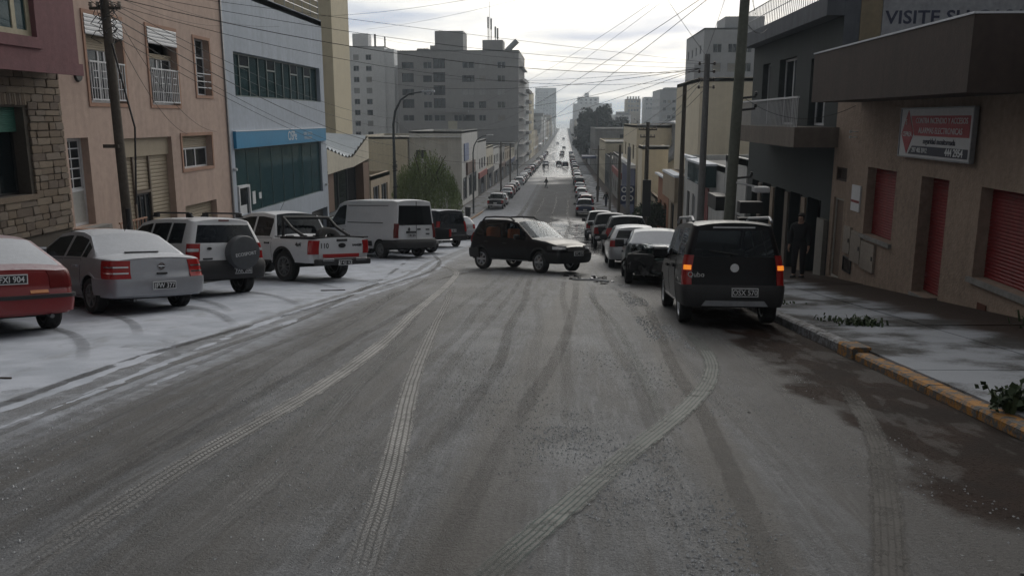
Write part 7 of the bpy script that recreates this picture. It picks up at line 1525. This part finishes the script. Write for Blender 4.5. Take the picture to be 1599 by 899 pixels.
person(3.9 + .8, 118, R(170), 1.72, 'person on the right pavement beside the parked cars', cl_g, cl_j, 'walk'); person(5.0, 100, R(10), 1.75, 'person in grey walking away on the right pavement', cl_d, cl_j, 'walk'); person(-5.2, 214, R(170), 1.75, 'tiny person in the road in front of the far cars', cl_d, cl_n, 'walk')

# ------------------------------------------------------------------ debris of the crash and small things lying about
rg = random.Random(17)
def shard(x, y, s_, lab, mat, i):
    z0 = rz(x, y); b = MB(); n = 7; P = [(x + math.cos(a)*s_*rg.uniform(.5, 1.2), y + math.sin(a)*s_*rg.uniform(.4, 1)) for a in [k*6.283/n for k in range(n)]]; hh = s_ * rg.uniform(.2, .6)
    b.add([(p[0], p[1], z0 + .008) for p in P] + [(p[0]*.7 + x*.3, p[1]*.7 + y*.3, z0 + hh*rg.uniform(.4, 1.1)) for p in P], [tuple(range(n))[::-1], tuple(range(n, 2*n))] + [(k, (k+1) % n, n + (k+1) % n, n + k) for k in range(n)])
    tag(b.build('car_debris', mat), lab, 'debris', 'shards of the crash lying on the road')
for i in range(26):
    x = rg.gauss(1.0, .40); y = rg.gauss(22.6, .9); shard(x, y, rg.uniform(.03, .14), 'small piece of broken car trim lying by the crashed sedan', rg.choice([M_blackp, M_blackp, M_crush, M_clearl, M_grey]), i)
b = MB(); b.tube([(.25, 22.0, rz(.25, 22) + .03), (.8, 21.9, rz(.8, 21.9) + .04), (1.2, 21.6, rz(1.2, 21.6) + .03)], .025, 6); tag(b.build('bumper_strip', M_grey), 'long grey trim strip lying between the crossways car and the crashed sedan', 'debris')
for x, y, s_, lb in ((1.62, 6.95, .022, 'small dark stone on the slush right of the curved tyre print'), (2.2, 3.75, .025, 'dark pebble at the bottom edge of the road')): shard(x, y, s_, lb, M_blackp, 0)
b = MB(); b.tube([(-5.4, 17.9, rz(-5.4, 17.9) + .012), (-4.9, 18.1, rz(-4.9, 18.1) + .012)], .018, 5); tag(b.build('twig', M_bark), 'dark twig lying on the snowy road before the white pickup', 'twig')
for x, y in ((-5.85, 7.5), (-6.8, 8.3)): b = MB(); b.tube([(x, y, rz(x, y) + .008), (x + .2, y + .05, rz(x + .2, y) + .01), (x + .42, y + .06, rz(x + .4, y) + .008)], .012, 5); tag(b.build('twig', M_bark), 'thin dark twig on the snow before the red hatchback, %s' % ('right one' if x > -6 else 'left one'), 'twig')
# litter bin on the left pavement
t = thing('litter_bin', 'dark litter bin by the curb on the left pavement near the second lamp', 'bin', (-9.75, 84, gz(-9.75, 84))); z0 = gz(-9.75, 84); MB().lathe([(.26, 0), (.30, .9), (.32, .92), (.28, .95), (0, .97)], (-9.75, 84, z0), 'z', 14).build('drum', M_black, t, True)
# grains of frozen slush thrown up between the tracks (too many to count)
b = MB(); rg = random.Random(23)
def slush_patch(n, x0, x1, y0, y1, smax):
    for i in range(n):
        x, y = rg.uniform(x0, x1), rg.uniform(y0, y1)
        if math.sin(x * 3.1 + y * 1.3) + math.sin(x * 7.7 - y * 2.9) * .6 + rg.gauss(0, .35) < .2: continue
        s_ = smax * rg.uniform(.25, 1) ** 1.6; z0 = rz(x, y) + .002; a = rg.uniform(0, 6.28); q = [(x + math.cos(a + k*2.09)*s_*rg.uniform(.7, 1.2), y + math.sin(a + k*2.09)*s_*rg.uniform(.7, 1.2), z0) for k in range(3)]; b.add(q + [(x, y, z0 + s_*.7)], [(0, 1, 3), (1, 2, 3), (2, 0, 3)])
slush_patch(5000, -.55, 1.0, 3.2, 6.2, .013); slush_patch(3000, -1.4, 1.2, 5.5, 10, .014); slush_patch(2500, .6, 2.6, 3.4, 9, .012); slush_patch(3500, -4.0, -.9, 3.4, 8, .013); slush_patch(3000, 1.2, 1.7, 10, 21, .025)
o = b.build('slush_grains', pmat('slush_grain', (.42, .43, .45), .7, var=.3, scale=10)); tag(o, 'scattered grains of frozen slush on the road', 'slush', None, 'stuff')

# ------------------------------------------------------------------ sea air
b = MB(); b.box((-2500, -60, -25), (2500, 5300, 70)); hz = b.build('haze', None); hz.data.materials.clear(); m = bpy.data.materials.new('sea_haze'); m.use_nodes = True; tt = m.node_tree; tt.nodes.clear(); o_ = tt.nodes.new('ShaderNodeOutputMaterial'); v = tt.nodes.new('ShaderNodeVolumePrincipled')
v.inputs['Color'].default_value = (.78, .89, 1.0, 1); v.inputs['Density'].default_value = .00045; v.inputs['Anisotropy'].default_value = .55; tt.links.new(v.outputs[0], o_.inputs['Volume']); hz.data.materials.append(m); hz['kind'] = 'stuff'; hz['label'] = 'pale sea haze filling the street'; hz['category'] = 'haze'
